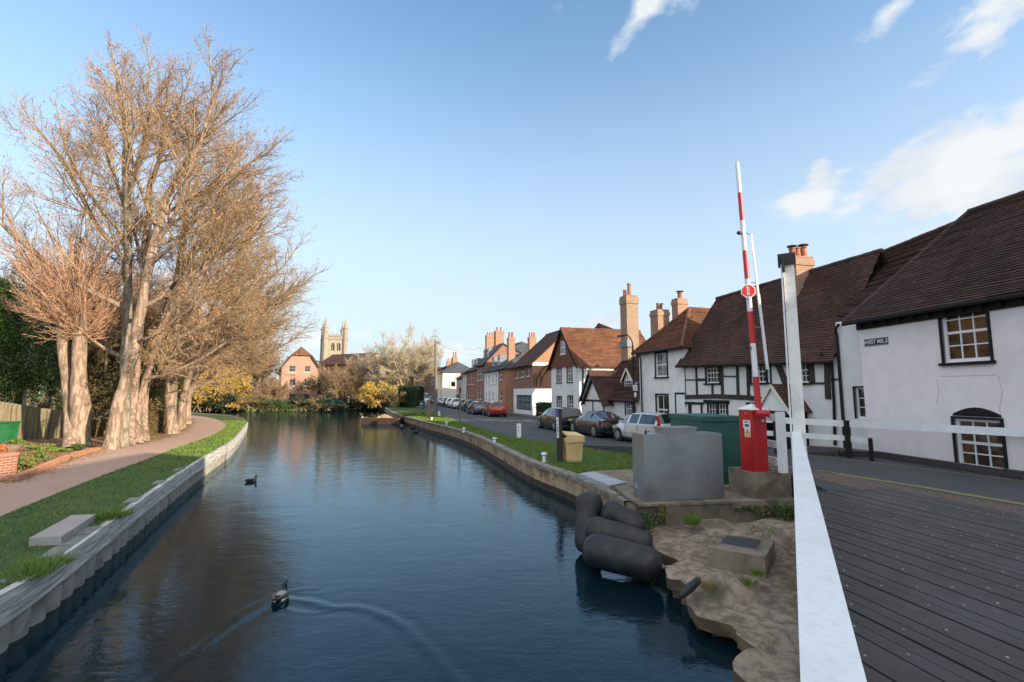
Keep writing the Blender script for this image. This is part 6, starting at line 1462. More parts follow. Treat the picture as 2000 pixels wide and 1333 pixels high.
# --- leafy background trees on the left
def leafy_tree(name, label, u, v, D, H, rx, m, n, size, seed, group=None, conic=False, trunkm=None, zc=None):
    T = thingw(name, label, 'tree', group); nr = np.random.default_rng(seed); b = PD(u, v, D); b.z = .5
    if conic:
        k = 60; hz_ = nr.random(k); an = nr.uniform(0, 6.28, k); rr = rx * (1 - hz_) ** .8 * nr.uniform(.5, 1, k)
        cc = np.stack([b.x + np.cos(an) * rr, b.y + np.sin(an) * rr, .8 + hz_ * H], 1); i = nr.integers(0, k, n); g = nr.normal(size=(n, 3)); C = cc[i] + g * np.array([.45, .45, .35]) * rx * .35; C[:, 2] -= np.abs(np.hypot(C[:, 0] - b.x, C[:, 1] - b.y)) * .15; C = C[C[:, 2] > .8]
    else:
        C = np.concatenate([leafcloud((b.x, b.y, (zc or H * .55)), (rx, rx * .8, H * .5), n, nr, 40)])
    V, F = cards_np(C, size, nr); npmesh('crown', V, F, m, parent=T)
    segs = [(*b, b.x, b.y, b.z + H * .8, .22, .05)]; rng = random.Random(seed)
    for k in range(14):
        z = rng.uniform(.15, .75) * H; a = rng.uniform(0, 6.28); segs.append((b.x, b.y, z, b.x + math.cos(a) * rx * .8, b.y + math.sin(a) * rx * .8, z + rx * .3, .06, .015))
    V, F = tubes_np(segs, 6); npmesh('trunk', V, F, trunkm or M_barkg, parent=T)
leafy_tree('conifer_tree', 'bright green conifer at the left edge above the garden fence', -40, 850, 27.5, 8.6, 2.6, M_everb, 20000, .13, 61, conic=True)
leafy_tree('ivy_clad_tree', 'dark ivy clad evergreen between the bright conifer and the pollarded tree', 45, 850, 27, 9.0, 3.0, M_ever, 16000, .15, 62)
leafy_tree('ivy_clad_tree', 'tall narrow ivy clad tree behind the garden fence', 95, 845, 31, 11.0, 2.4, M_ever, 14000, .16, 63)
leafy_tree('ivy_clad_tree', 'mixed green and brown tree close behind the pollarded trunks', 128, 845, 33, 9, 3.0, M_ivy, 13000, .17, 64)
leafy_tree('garden_tree', 'brown autumn tree seen between the pollard and the leaning trunks', 195, 842, 34, 8.0, 3.4, M_ivy, 13000, .17, 65)
leafy_tree('garden_tree', 'olive brown tree behind the leaning tree cluster', 262, 838, 38, 9, 4.0, M_ivy, 13000, .18, 66)
leafy_tree('garden_tree', 'low green shrub tree behind the beech hedge', 305, 830, 42, 6, 3, M_ever, 8000, .2, 67)
leafy_tree('ivy_clad_tree', 'dark evergreen at the far left beyond the fence', -60, 850, 30, 11, 4.5, M_ever, 14000, .18, 68)
M_bg = dict(dirs=9, trunk=.2, leafm=M_dry, leafn=.4, leafs=.14)
PRM2 = dict(FAR, rmin=.014)
far_tree('garden_tree', 'bare brown twiggy tree behind the bright conifer', 30, 845, 33, 12, 8, 71, (M_barkg, M_twig), r=.2, prm=PRM2, **M_bg)
far_tree('garden_tree', 'bare brown twiggy tree behind the pollarded tree', 120, 842, 38, 13, 9, 72, (M_barkg, M_twig), r=.2, prm=PRM2, **M_bg)
far_tree('garden_tree', 'bare brown twiggy tree in the thicket behind the leaning cluster', 225, 838, 42, 14, 10, 73, (M_barkg, M_twig), r=.2, prm=PRM2, **M_bg)
far_tree('garden_tree', 'bare brown twiggy tree behind the lone thick trunk', 318, 828, 50, 14, 11, 74, (M_barkg, M_twig), r=.2, prm=PRM2, **M_bg)
# far wood beyond the gardens: reads as one mass
def wood():
    nr = np.random.default_rng(81); C = []
    for k in range(70):
        x = nr.uniform(-190, -34); y = nr.uniform(95, 150) if x > -70 else nr.uniform(55, 150); h = nr.uniform(6, 11); c = leafcloud((x, y, h * .5), (nr.uniform(4, 7), 4, h * .5), 500, nr, 14); C.append(c)
    for k in range(34):
        x = nr.uniform(-60, 40); y = nr.uniform(190, 240); h = nr.uniform(5, 9); C.append(leafcloud((x, y, h * .5), (nr.uniform(5, 8), 4, h * .5), 350, nr, 14))
    C = np.concatenate(C); V, F = cards_np(C, .75, nr); o = npmesh('distant_wood', V, F, M_ivy); tag(o, 'distant brown and green wood beyond the canal and gardens', 'wood', kind='stuff')
wood()
def scrub():
    nr = np.random.default_rng(83); E_ = [Vector((-160, 99))] + far[::-1] + [Vector((-22, 83))]; C = []
    for a, b in zip(E_, E_[1:]):
        n = int((b - a).length * 150); f = nr.random(n); w = nr.uniform(-.3, 4.5, n); z = .5 + nr.random(n) * (.5 + .5 * np.sin(f * 40 + a.x) ** 2) * np.minimum(1, (w + .5)); C.append(np.stack([a.x + (b.x - a.x) * f + 0 * w, a.y + (b.y - a.y) * f + w, z], 1))
    for a, b in zip(E_, E_[1:]):
        n = int((b - a).length * 90); f = nr.random(n); w = nr.uniform(-.45, .1, n); C.append(np.stack([a.x + (b.x - a.x) * f, a.y + (b.y - a.y) * f + w, nr.uniform(.05, .95, n)], 1))
    V, F = cards_np(np.concatenate(C), .28, nr); o = npmesh('waterside_scrub', V, F, [M_ivy, M_hedge], mi=nr.integers(0, 2, len(F))); tag(o, 'low brown and green scrub along the water edge of the far bank', 'scrub', kind='stuff')
scrub()

# --- grass blades, leaf litter, weeds
def inpoly(X, Y, poly):
    c = np.zeros(len(X), bool); j = len(poly) - 1
    for i in range(len(poly)):
        a, b = poly[i], poly[j]; m = ((a[1] > Y) != (b[1] > Y)) & (X < (b[0] - a[0]) * (Y - a[1]) / ((b[1] - a[1]) or 1e-9) + a[0]); c ^= m; j = i
    return c
def blades(name, label, polys, n, h, w, m, seed, z=.72, power=1.0, dmax=45):
    nr = np.random.default_rng(seed); P_ = []
    for poly in polys:
        x0, x1, y0, y1 = min(p[0] for p in poly), max(p[0] for p in poly), min(p[1] for p in poly), min(max(p[1] for p in poly), dmax)
        X = nr.uniform(x0, x1, n * 3); Y = y0 + (y1 - y0) * nr.random(n * 3) ** power; k = inpoly(X, Y, poly) & (Y > 1); P_.append(np.stack([X[k], Y[k]], 1)[:n])
    P_ = np.concatenate(P_); N_ = len(P_); a = nr.uniform(0, 6.28, N_); hh = h * nr.uniform(.5, 1.3, N_) * (1 + P_[:, 1] / 40); ww = w * (1 + P_[:, 1] / 14); ln = nr.normal(scale=.5, size=(N_, 2)) * hh[:, None]
    tuft = np.array([mnoise.noise(Vector((x * 1.2, y * 1.2, 3))) for x, y in P_[:: max(1, N_ // N_)]]); hh = hh * (1 + .7 * tuft)
    dx, dy = np.cos(a) * ww / 2, np.sin(a) * ww / 2
    V = np.stack([np.stack([P_[:, 0] - dx, P_[:, 1] - dy, np.full(N_, z)], 1), np.stack([P_[:, 0] + dx, P_[:, 1] + dy, np.full(N_, z)], 1), np.stack([P_[:, 0] + ln[:, 0], P_[:, 1] + ln[:, 1], z + hh], 1)], 1).reshape(-1, 3)
    return tag(npmesh(name, V, np.arange(3 * N_).reshape(N_, 3), m), label, 'grass', kind='stuff')
gl = [tuple(p) for p in GRASS_L]
blades('grass', 'short green grass on the left bank between towpath and canal wall', [gl], 150000, .055, .008, M_blade, 91, power=1.7, dmax=42)
GR = [p + Vector((.25, .1)) for p in RBs if p.y > 11.5 and p.y < 80] 
GR = [Vector((2.75, 12.5))] + [p for p in GR if p.y > 14.6] + [Vector((interp(y, XL) - .1, y)) for y in (78, 66, 51.7, 40, 28.2, 26, 22, 19.66, 16.5)] + [Vector((4.7, 15.7)), Vector((3.35, 15.8))]
GR = [p for p in GR if p.y > 14.5]
blades('grass', 'green mooring side grass between the right canal wall and the road', [[tuple(p) for p in GR]], 120000, .05, .008, M_blade, 92, power=1.4, dmax=60)
m = MB(); m.prism(GR, .6, .728); m.build('grass_verge', M_grass)['kind'] = 'structure'
def litter():
    nr = np.random.default_rng(93); n = 60000; X = nr.uniform(-34, -13, n * 2); Y = nr.uniform(12, 45, n * 2)
    left = np.array([interp(y, [(p.y, p.x) for p in plf if p.y > 5][:40]) for y in Y]); k = (X < left + .1 + nr.exponential(.25, n * 2)); C = np.stack([X[k], Y[k], np.full(k.sum(), .738)], 1); V, F = cards_np(C, .11, nr, .7); V[:, 2] = .738 + np.abs(V[:, 2] - .738) * .5
    tag(npmesh('leaf_litter', V, F, M_litter), 'fallen orange brown leaves under the towpath trees', 'fallen leaves', kind='stuff')
    n = 1500; X = nr.uniform(-25, -8, n); Y = nr.uniform(8, 42, n); C = np.stack([X, Y, np.full(n, .745)], 1); C = C[inpoly(X, Y, [tuple(p) for p in (pr + plf[::-1])])]; V, F = cards_np(C, .06, nr, .7); V[:, 2] = .737 + np.abs(V[:, 2] - .745) * .3
    tag(npmesh('leaf_litter', V, F, M_dry), 'a few scattered leaves on the pinkish towpath', 'fallen leaves', kind='stuff')
litter()
def patch(name, label, spots, m, h, w, n, seed, cat='weed', z=.45, stuff=True):
    nr = np.random.default_rng(seed); Vs = []
    for (x, y, z_, r) in spots:
        N_ = n; a = nr.uniform(0, 6.28, N_); rr = r * nr.random(N_) ** .6; X = x + np.cos(a) * rr; Y = y + np.sin(a) * rr; hh = h * nr.uniform(.4, 1.2, N_); b = nr.uniform(0, 6.28, N_); dx, dy = np.cos(b) * w / 2, np.sin(b) * w / 2; lx, ly = nr.normal(scale=.45, size=(2, N_)) * hh + np.array([np.cos(a), np.sin(a)]) * hh * .35
        Vs.append(np.stack([np.stack([X - dx, Y - dy, np.full(N_, z_)], 1), np.stack([X + dx, Y + dy, np.full(N_, z_)], 1), np.stack([X + lx, Y + ly, z_ + hh], 1)], 1).reshape(-1, 3))
    V = np.concatenate(Vs); return tag(npmesh(name, V, np.arange(len(V)).reshape(-1, 3), m), label, cat)
def S(u, v, z, r): p = P(u, v, z); return (p.x, p.y, z - .02, r)
patch('grass_tuft', 'straw coloured dead grass tuft at the left end of the brick footing', [S(1248, 1012, .5, .12)], M_straw, .34, .008, 260, 101, 'weed')
patch('grass_tuft', 'green grass tuft at the foot of the concrete footing', [S(1352, 1022, .55, .14)], M_blade, .24, .010, 260, 102)
patch('grass_tuft', 'bright green tuft beside the inspection chamber', [S(1490, 1048, .50, .14)], M_blade, .24, .012, 260, 103)
patch('grass_tuft', 'dead yellowish tuft on the mound near the split tyre', [S(1385, 1150, .45, .09)], M_straw, .2, .008, 200, 104)
patch('grass_tuft', 'mossy trailing tuft on the apron below the inspection chamber', [S(1462, 1138, .46, .12), S(1480, 1120, .5, .08)], M_blade, .1, .010, 160, 105)
patch('grass_tuft', 'tangled grass tuft overhanging the left canal wall by the steel slab', [(*P(222, 1010, .74).xy, .74, .28)], M_blade, .16, .012, 500, 106)
patch('grass_tuft', 'long grass tuft hanging over the near left canal wall', [(*P(90, 1105, .74).xy, .74, .30), (*P(60, 1125, .74).xy, .74, .25)], M_blade, .16, .010, 450, 107)
def weedplant(label, u, v, z, r, h, m, n, size, seed):
    p = P(u, v, z); nr = np.random.default_rng(seed); T = thingw('weed', label, 'weed'); C = np.stack([p.x + nr.normal(scale=r, size=n), p.y + nr.normal(scale=r, size=n), z + h * nr.random(n)], 1); V, F = cards_np(C, size, nr, .8); npmesh('leaves', V, F, m, parent=T)
    segs = [(p.x, p.y, z - .05, p.x + r * math.cos(a) * .8, p.y + r * math.sin(a) * .8, z + h * .9, .006, .003) for a in (0, 1.3, 2.6, 3.9, 5.2)]; V, F = tubes_np(segs, 4); npmesh('stems', V, F, M_twig, parent=T)
weedplant('dark leafy weed between the rubber fenders and the footing', 1262, 1035, .45, .10, .32, M_ever, 420, .05, 111)
weedplant('yellow green weed in front of the brick footing', 1291, 1018, .5, .05, .34, M_gard, 220, .045, 112)
weedplant('dark green creeper below the red barrier plinth', 1455, 997, .62, .22, .14, M_ever, 900, .045, 113)
weedplant('brownish green creeper at the right end of the concrete footing', 1500, 1000, .62, .18, .12, M_ivy, 600, .045, 114)
weedplant('dark ivy clump beside the white post under the bridge rail', 1535, 1012, .6, .12, .26, M_ever, 500, .05, 115)
for i, (u, v, r, h, m, lab) in enumerate([(45, 925, .45, .45, M_gard, 'yellow green garden shrub spilling beside the brick pillar'), (80, 905, .45, .4, M_gard, 'yellowish low shrub behind the brick edging'), (75, 880, .55, .25, M_blade, 'low green ground plants in front of the fence'), (30, 872, .4, .3, M_gard, 'green garden plants behind the stone bowl'), (160, 880, .38, .28, M_ever, 'small dark green shrub at the foot of the pollarded tree'), (120, 883, .4, .16, M_blade, 'low green plants left of the pollarded tree'), (118, 900, .35, .15, M_gard, 'low yellow green plants along the brick edging')]):
    p = P(u, v); nr = np.random.default_rng(120 + i); T = thingw('garden_plant', lab, 'plant'); n = 900
    C = leafcloud((p.x, p.y, .74 + h * .5), (r, r, h * .6), n, nr, 16); V, F = cards_np(C, .075, nr, .7); npmesh('leaves', V, F, m, parent=T)
    segs = [(p.x, p.y, .7, p.x + r * math.cos(a) * .6, p.y + r * math.sin(a) * .6, .74 + h * .8, .01, .004) for a in (0, 1.3, 2.6, 3.9, 5.2)]; V, F = tubes_np(segs, 4); npmesh('stems', V, F, M_twig, parent=T)
# ------------------------------------------------------------------ things on the right bank
RZ = R(9)
def boxT(T, name, corner, w, d, z0, z1, rz, mat, bev=.012, parent=None):
    m = MB(); q = rect(corner, w, d, rz); m.prism(q, z0, z1, bottom=True); o = m.build(name, mat, parent or T)
    if bev: bevel(o, bev)
    return o
def lc(corner, rz, x, y):
    c, s = math.cos(rz), math.sin(rz); return Vector((corner[0] + c * x - s * y, corner[1] + s * x + c * y))
# steel cabinet
K0 = Vector((2.87, 10.72)); zt = PD(1258, 849, K0.y).z; wK = 1.86
T = thingw('steel_cabinet', 'big brushed steel cabinet with small raised hatch beside the canal', 'cabinet')
o = boxT(T, 'body', K0, wK, .62, .86, zt, RZ, M_steel, .015)
h0 = lc(K0, RZ, .52, .12); o = boxT(T, 'hatch', h0, .80, .42, zt + .002, zt + .125, RZ, M_steel, .008)
boxT(T, 'hatch_rim', lc(K0, RZ, .50, .10), .84, .46, zt + .10, zt + .135, RZ, M_steel, .006)
m = MB(); p = lc(K0, RZ, .10, .10); m.tube([(p.x, p.y, zt), (p.x, p.y, zt + .05), (p.x, p.y, zt + .052), (p.x, p.y, zt + .10)], [.028, .028, .018, .014], 10); m.build('antenna', M_dark, T)
m = MB(); r_ = random.Random(2); cw = Wall(lc(K0, RZ, 0, .62), K0, .8, 2.3)
for k in range(3):
    for j in range(3):
        s = .10 + j * .055; z = 1.14 - k * .035; cw.block(m, s, z, s + .04, z + .010, .0, .003)
    
m.build('scratched_mark', M_signw, T)
# green cabinet
K1 = Vector((4.92, 12.6)); z1t = PD(1374, 814, 12.6).z
T = thingw('green_cabinet', 'dark green roadside cabinet with overhanging lid behind the steel one', 'cabinet')
boxT(T, 'body', K1, 1.15, 1.75, .84, z1t - .12, RZ, M_green, .01); boxT(T, 'lid', lc(K1, RZ, -.04, -.04), 1.23, 1.83, z1t - .118, z1t, RZ, M_green, .02)
m = MB(); cw = Wall(lc(K1, RZ, 0, 1.75), K1, .8, 2.5); cw.block(m, .86, .9, .868, 2.35, 0, .006); cw.block(m, .98, 1.9, 1.03, 2.0, 0, .03); m.build('door_seam', M_dark, T)
m = MB(); cw.block(m, .35, 2.02, .42, 2.14, 0, .06); cw.block(m, .62, 2.02, .66, 2.16, 0, .06); m.build('hinge_block', M_wpaint, T)
# plinth and red barrier
RB_ = R(15); C0 = Vector((5.36, 11.0))
T = thingw('barrier_plinth', 'square weathered concrete plinth carrying the red barrier machine', 'plinth')
zp = PD(1463, 924, C0.y).z
boxT(T, 'block', C0, .98, .86, .70, zp, R(12), M_conc, .02); boxT(T, 'footing', C0 + Vector((.05, -.03)), 1.1, .9, .0, .70, R(12), M_conc, .02)
RC = R(19); R0 = C0 + Vector((.10, .10)); wb = .40
T = thingw('barrier_machine', 'red road barrier machine with white hipped cap and raised striped arm', 'road barrier')
ztop = PD(1467, 801, R0.y).z
boxT(T, 'base_flange', lc(R0, RC, -.03, -.03), wb + .06, wb + .06, zp + .001, zp + .03, RC, M_redp, .004)
o = boxT(T, 'cabinet', R0, wb, wb, zp + .03, ztop, RC, M_redp, .01)
m = MB(); q = rect(lc(R0, RC, -.015, -.015), wb + .03, wb + .03, RC); c = lc(R0, RC, wb / 2, wb / 2); ap = Vector((c.x, c.y, ztop + .14))
for i in range(4): m.face([(*q[i], ztop + .012), (*q[(i + 1) % 4], ztop + .012), ap])
m.prism(q, ztop - .008, ztop + .0119); m.build('cap', M_wpaint, T)
fw = Wall(R0, lc(R0, RC, wb, 0), zp, ztop); lwl = Wall(lc(R0, RC, 0, wb), R0, zp, ztop)
hgt = ztop - zp
m = MB(); lwl.block(m, .12, ztop - .42, .33, ztop - .24, 0, .003); lwl.block(m, .155, ztop - .62, .32, ztop - .4205, 0, .003); lb = m.build('notice_label', M_signw, T)
m = MB(); zc = ztop - .49; m.face([lwl.pt(.175, zc - .05, .005), lwl.pt(.305, zc - .05, .005), lwl.pt(.24, zc + .065, .005)]); m.build('label_outline', M_dark, lb)
m = MB(); m.face([lwl.pt(.187, zc - .042, .0065), lwl.pt(.293, zc - .042, .0065), lwl.pt(.24, zc + .05, .0065)]); lwl.block(m, .175, zc - .115, .305, zc - .065, .003, .005); m.build('warning_triangle', M_orange, lb)
m = MB(); lwl.block(m, .17, ztop - .39, .29, ztop - .33, .003, .005); lwl.block(m, .16, ztop - .275, .30, ztop - .262, .003, .005); lwl.block(m, .16, ztop - .298, .27, ztop - .287, .003, .005); m.build('label_mark', pm('purple_print', (.10, .05, .12), (.08, .03, .1), 5, .5, bs=0), lb)
m = MB(); lwl.block(m, .18, ztop - .10, .235, ztop - .075, 0, .003); lwl.block(m, .19, ztop - .07, .22, ztop - .055, 0, .003); m.build('small_badge', pm('yellow_badge', (.6, .35, .02), (.5, .3, .02), 5, .5, bs=0), T)
m = MB(); fw.block(m, .27, ztop - .27, .33, ztop - .22, 0, .003); m.build('small_label', M_signw, T)
# siren horn
hp = fw.pt(.20, ztop - .085, .02); hd = (Vector((fw.n.x, fw.n.y, 0)) * .45 + Vector((fw.t.x, fw.t.y, 0)) * .9).normalized(); m = MB()
m.tube([hp - hd * .02 - Vector((fw.t.x, fw.t.y, 0)) * .14 + Vector((fw.n.x, fw.n.y, 0)) * .05, hp + Vector((fw.n.x, fw.n.y, 0)) * .07 + hd * .02], [.075, .08], 14); hn = m.build('siren', M_redv, T, smooth='auto')
a_ = hp + Vector((fw.n.x, fw.n.y, 0)) * .07 + hd * .02; m = MB(); hd2 = (hd + Vector((-.15, -.5, 0))).normalized(); m.tube([a_, a_ + hd2 * .09, a_ + hd2 * .13, a_ + hd2 * .125, a_ + hd2 * .06], [.05, .07, .10, .085, .03], 16); m.tube([a_ + hd2 * .05, a_ + hd2 * .11], [.02, .02], 8); m.build('siren_horn', M_redv, hn, smooth='auto')
# arm
ab = PD(1481, 793, R0.y + .12); at_ = PD(1439.5, 318, R0.y + .12); ax = (at_ - ab); Larm = ax.length; ax.normalize()
def arm_at(v): return ab.lerp(at_, (793 - v) / (793 - 318))
m = MB(); m.tube([ab - ax * .25, ab, arm_at(739)], [.075, .070, .066], 14); m.build('arm_section', M_redv, T, smooth='auto')
cols = [(739, 676, M_wpaint), (676, 615, M_redv), (615, 552, M_wpaint), (552, 496, M_redv), (496, 436, M_wpaint), (436, 380, M_redv), (380, 318, M_wpaint)]
for v0, v1, mt in cols:
    r0 = lerp(.066, .045, (793 - v0) / 475); r1 = lerp(.066, .045, (793 - v1) / 475); m = MB(); m.tube([arm_at(v0), arm_at(v1)], [r0, r1], 14); m.build('arm_section', mt, T, smooth='auto')
# secondary rail held by brackets
s0, s1 = PD(1499, 722, R0.y + .1), PD(1467, 458, R0.y + .1); m = MB(); m.bar(s0, s0.lerp(s1, .55), .05, .05); m.bar(s0.lerp(s1, .55), s1, .035, .035); sr = m.build('guard_rail', M_wpaint, T)
for v in (459, 556, 643):
    f = (722 - v) / (722 - 458); m = MB(); m.tube([arm_at(v), s0.lerp(s1, f)], .010, 6); m.build('bracket', M_steel, T)
for v, du in ((461, -8), (684, -10)):
    p = arm_at(v); q = p + Vector((du * R0.y / FOC * .85, 0, 0)); m = MB(); m.tube([p, q], [.02, .03], 8); m.tube([q + Vector((-.03, .0, -.015)), q + Vector((.0, 0, .03))], [.055, .045], 10); l_ = m.build('lamp_housing', M_dark, T)
    m = MB(); m.tube([q + Vector((-.01, -.055, 0)), q + Vector((-.01, -.03, 0))], [.028, .032], 10); m.build('lamp_lens', M_lamp, l_)
# stop sign: octagon, lettering turned along the arm
sc_ = PD(1460, 570, R0.y - .02); tr = ax; rt = Vector((0, -1, 0)).cross(tr).normalized() * -1; rt = tr.cross(Vector((0, -1, 0))).normalized() * -1
nrm_ = Vector((-.25, -1, .02)).normalized(); up_ = (tr - nrm_ * tr.dot(nrm_)).normalized(); rg_ = up_.cross(nrm_).normalized()
def octo(mb, r, off, th):
    a = [sc_ + (rg_ * math.cos(math.pi / 8 + k * math.pi / 4) + up_ * math.sin(math.pi / 8 + k * math.pi / 4)) * r + nrm_ * off for k in range(8)]; b_ = [p - nrm_ * th for p in a]; mb.face(a)
    for i in range(8): j = (i + 1) % 8; mb.face([b_[i], b_[j], a[j], a[i]])
    mb.face(b_[::-1])
m = MB(); octo(m, .165, .08, .012); ss = m.build('stop_sign', M_signw, T)
m = MB(); octo(m, .145, .084, .003); m.build('sign_face', M_redv, ss)
text_part('stop_lettering', 'STOP', .088, sc_ + nrm_ * .0855, up_, -rg_, M_signw, ss, off=.002)
m = MB(); m.tube([sc_ + rg_ * .07 + nrm_ * .03, sc_ + rg_ * .07 - nrm_ * .05], [.14, .14], 12); m.build('sign_back', pm('sign_back_grey', (.3, .26, .18), (.25, .2, .14), 5, .6), ss)

# white timber fence by the road
def post(name, T, x, y, z0, z1, w, d, rz, mat, bev=.008):
    m = MB(); m.box((x, y, (z0 + z1) / 2), (w, d, z1 - z0), rz); o = m.build(name, mat, T); bevel(o, bev); return o
T = thingw('white_fence_post', 'stout white timber post between the red barrier and the bridge post', 'post')
pz = PD(1523, 805, 10.9); p2 = PD(1523, 922, 10.9); post('post_body', T, pz.x, 10.9, p2.z - .02, pz.z, .15, .13, R(20), M_wpaint)
T = thingw('road_fence', 'low white two rail fence on dark posts along the bridge road', 'fence')
fp = [PD(1496, 818, 15.4), PD(1652, 828, 14.35)]; pf = [Vector((7.7, 15.6)), PD(1652, 828, 14.35).xy, PD(1800, 838, 12.35).xy, PD(2000, 846, 10.7).xy, Vector((11.55, 8.0)), Vector((11.9, 5.5))]
zr = [PD(1500, 819, 15.5).z, PD(1652, 828, 14.35).z, PD(1800, 835, 12.35).z, PD(2000, 846, 10.7).z, 2.30, 2.30]
m = MB()
for i in range(len(pf) - 1): m.bar((*pf[i], zr[i]), (*pf[i + 1], zr[i + 1]), .045, .18)
bevel(m.build('rail', M_wpaint, T), .006)
m = MB(); m.bar((*pf[0], zr[0] - .42), (*pf[1], zr[1] - .42), .045, .15); q = pf[1].lerp(pf[2], .32); m.bar((*pf[1], zr[1] - .42), (*q, zr[1] - .44), .045, .15); bevel(m.build('rail', M_wpaint, T), .006)
post('fence_post', T, pf[1].x - .02, pf[1].y - .08, .9, zr[1] + .10, .13, .10, R(-10), M_black); post('fence_post', T, q.x, q.y - .06, 1.0, zr[1] - .35, .09, .06, R(-10), M_black); post('fence_post', T, pf[0].x + .5, pf[0].y - .4, .9, zr[0] + .08, .13, .1, 0, M_black)
T = thingw('inner_fence', 'short white two rail fence behind the red barrier machine', 'fence')
m = MB(); a, b = PD(1494, 812, 12.6), PD(1523, 817, 11.0)
for dz in (0, -.62, -1.0): m.bar(a + Vector((-.4, .5, dz)), b + Vector((.05, .1, dz)), .05, .16)
m.build('rail', M_wpaint, T)
m = MB(); m.box((a.x - .2, a.y + .2, a.z - .5), (.12, .12, 1.4)); m.build('fence_post', M_black, T)
T = thingw('low_road_wall', 'low dark brick kerb wall below the white fence', 'low wall')
m = MB(); pts = [Vector((8.2, 16.2)), PD(1652, 893, 14.4).xy + Vector((0, .25)), Vector((10.66, 14.5)), Vector((11.12, 11.2)), Vector((12.0, 5))]
for a, b in zip(pts, pts[1:]):
    za = .9 if a.y > 16 else 1.2; m.bar((a.x, a.y, za + .1), (b.x, b.y, 1.28), .22, .34)
bevel(m.build('brick_course', brick('dark_kerb_brick', (.06, .045, .042), (.045, .035, .033), (.08, .07, .065), bw=.11, bh=.2), T), .01)

# manhole chamber, split tyre, slabs
T = thingw('inspection_chamber', 'raised concrete inspection chamber with dark metal cover on the apron', 'inspection chamber')
q = [P(1382, 1070, .62).xy, P(1494, 1092, .62).xy, P(1513, 1058, .62).xy, P(1405, 1045, .62).xy]; m = MB(); m.prism(q, .3, .64); bevel(m.build('concrete_surround', M_conc, T), .015)
q = [P(1406, 1061, .65).xy, P(1477, 1073, .65).xy, P(1487, 1056, .65).xy, P(1417, 1047, .65).xy]; m = MB(); m.prism(q, .63, .655); m.build('cover_frame', M_steel, T)
c = sum(q, Vector((0, 0))) / 4; m = MB(); m.prism([c.lerp(p, .95) for p in q], .64, .662); m.build('cover', pm('worn_metal_cover', (.07, .075, .08), (.05, .052, .055), 20, .55, metal=.4), T)
T = thing('tyre_piece', 'piece of old black tyre lying half in the water at the apron edge', 'tyre', P(1352, 1148, .25)); 
a, b = PD(1328, 1166, 6.95), PD(1367, 1131, 7.25); T.location = (0, 0, 0); m = MB(); m.tube([a, a.lerp(b, .15), a.lerp(b, .5), a.lerp(b, .9), b], [.02, .05, .06, .05, .02], 12); m.build('tread', M_rubber, T, smooth=True)
def slab(label, tl, z0, z1, m_, hole=None):
    T = thingw('steel_box', label, 'metal box'); q = [P(u, v, z1).xy for u, v in tl]; m = MB(); m.prism(q, z0, z1, bottom=True); o = m.build('casing', m_, T); bevel(o, .008)
    if hole:
        a, b, f = hole; W_ = Wall(q[a], q[b], z0, z1); m = MB(); c = W_.pt(W_.L * f, z1 - .055, .001); tt = Vector((W_.t.x, W_.t.y, 0)); n3 = Vector((W_.n.x, W_.n.y, 0)); ps = [c + tt * .018 * math.cos(k * .785) + Vector((0, 0, 1)) * .018 * math.sin(k * .785) + n3 * .002 for k in range(8)]; m.face(ps); m.face(ps[::-1]); m.build('hole', M_black, T)
slab('long galvanised metal box on the paved strip left of the steel cabinet', [(1132, 925), (1190, 948.5), (1224, 942), (1160, 921.5)], .73, .865, M_alu, (0, 1, .93))
slab('long pale metal box lying on the left bank grass by the wall', [(57, 1051), (120, 1048), (187, 1004.5), (140, 1006.5)], .73, .865, pm('dull_pinkish_metal', (.46, .42, .40), (.40, .37, .35), 3, .5, metal=.4), (1, 2, .04))

# black rubber fenders
def fender(label, a, b, r, seed, gr='black rubber fender bags at the apron'):
    T = thingw('rubber_fender', label, 'boat fender', gr); a, b = Vector(a), Vector(b); m = MB(); n = 18; pts, rs = [], []
    L = (b - a).length
    for i in range(n + 1):
        f = i / n; x = min(f, 1 - f) * L; rr = r * math.sqrt(max(.0, 1 - max(0, 1 - x / (r * .85)) ** 2)) if x < r * .85 else r; rr = max(rr, .012) * (1 - .12 * f) * (1 + .02 * math.sin(seed + f * 9)); pts.append(a.lerp(b, f)); rs.append(rr)
    d = [0] + [1 - math.cos(k * math.pi / 12) for k in range(1, 1)]
    m.tube(pts, rs, 28); o = m.build('bag', M_rubber, T, smooth=True)
    m = MB(); u = (b - a).normalized(); m.tube([b - u * .03, b + u * .03], [.05, .035], 10); m.build('end_fitting', pm('worn_plug', (.12, .115, .11), (.08, .08, .075), 4, .5), T)
def F3(u, v, D): return PD(u, v, D)
fender('black rubber fender bag standing steeply, leftmost and furthest out', F3(1152, 960, 10.3), F3(1146, 1085, 9.9), .28, 1)
fender('black rubber fender bag at the back of the pile, nearest the footing', F3(1176, 990, 10.0), F3(1262, 1042, 9.6), .25, 2)
fender('black rubber fender bag in the middle of the pile', F3(1142, 1030, 9.55), F3(1276, 1068, 9.1), .265, 3)
fender('black rubber fender bag in front, lying nearest the camera', F3(1140, 1070, 9.15), F3(1296, 1108, 8.3), .30, 4)

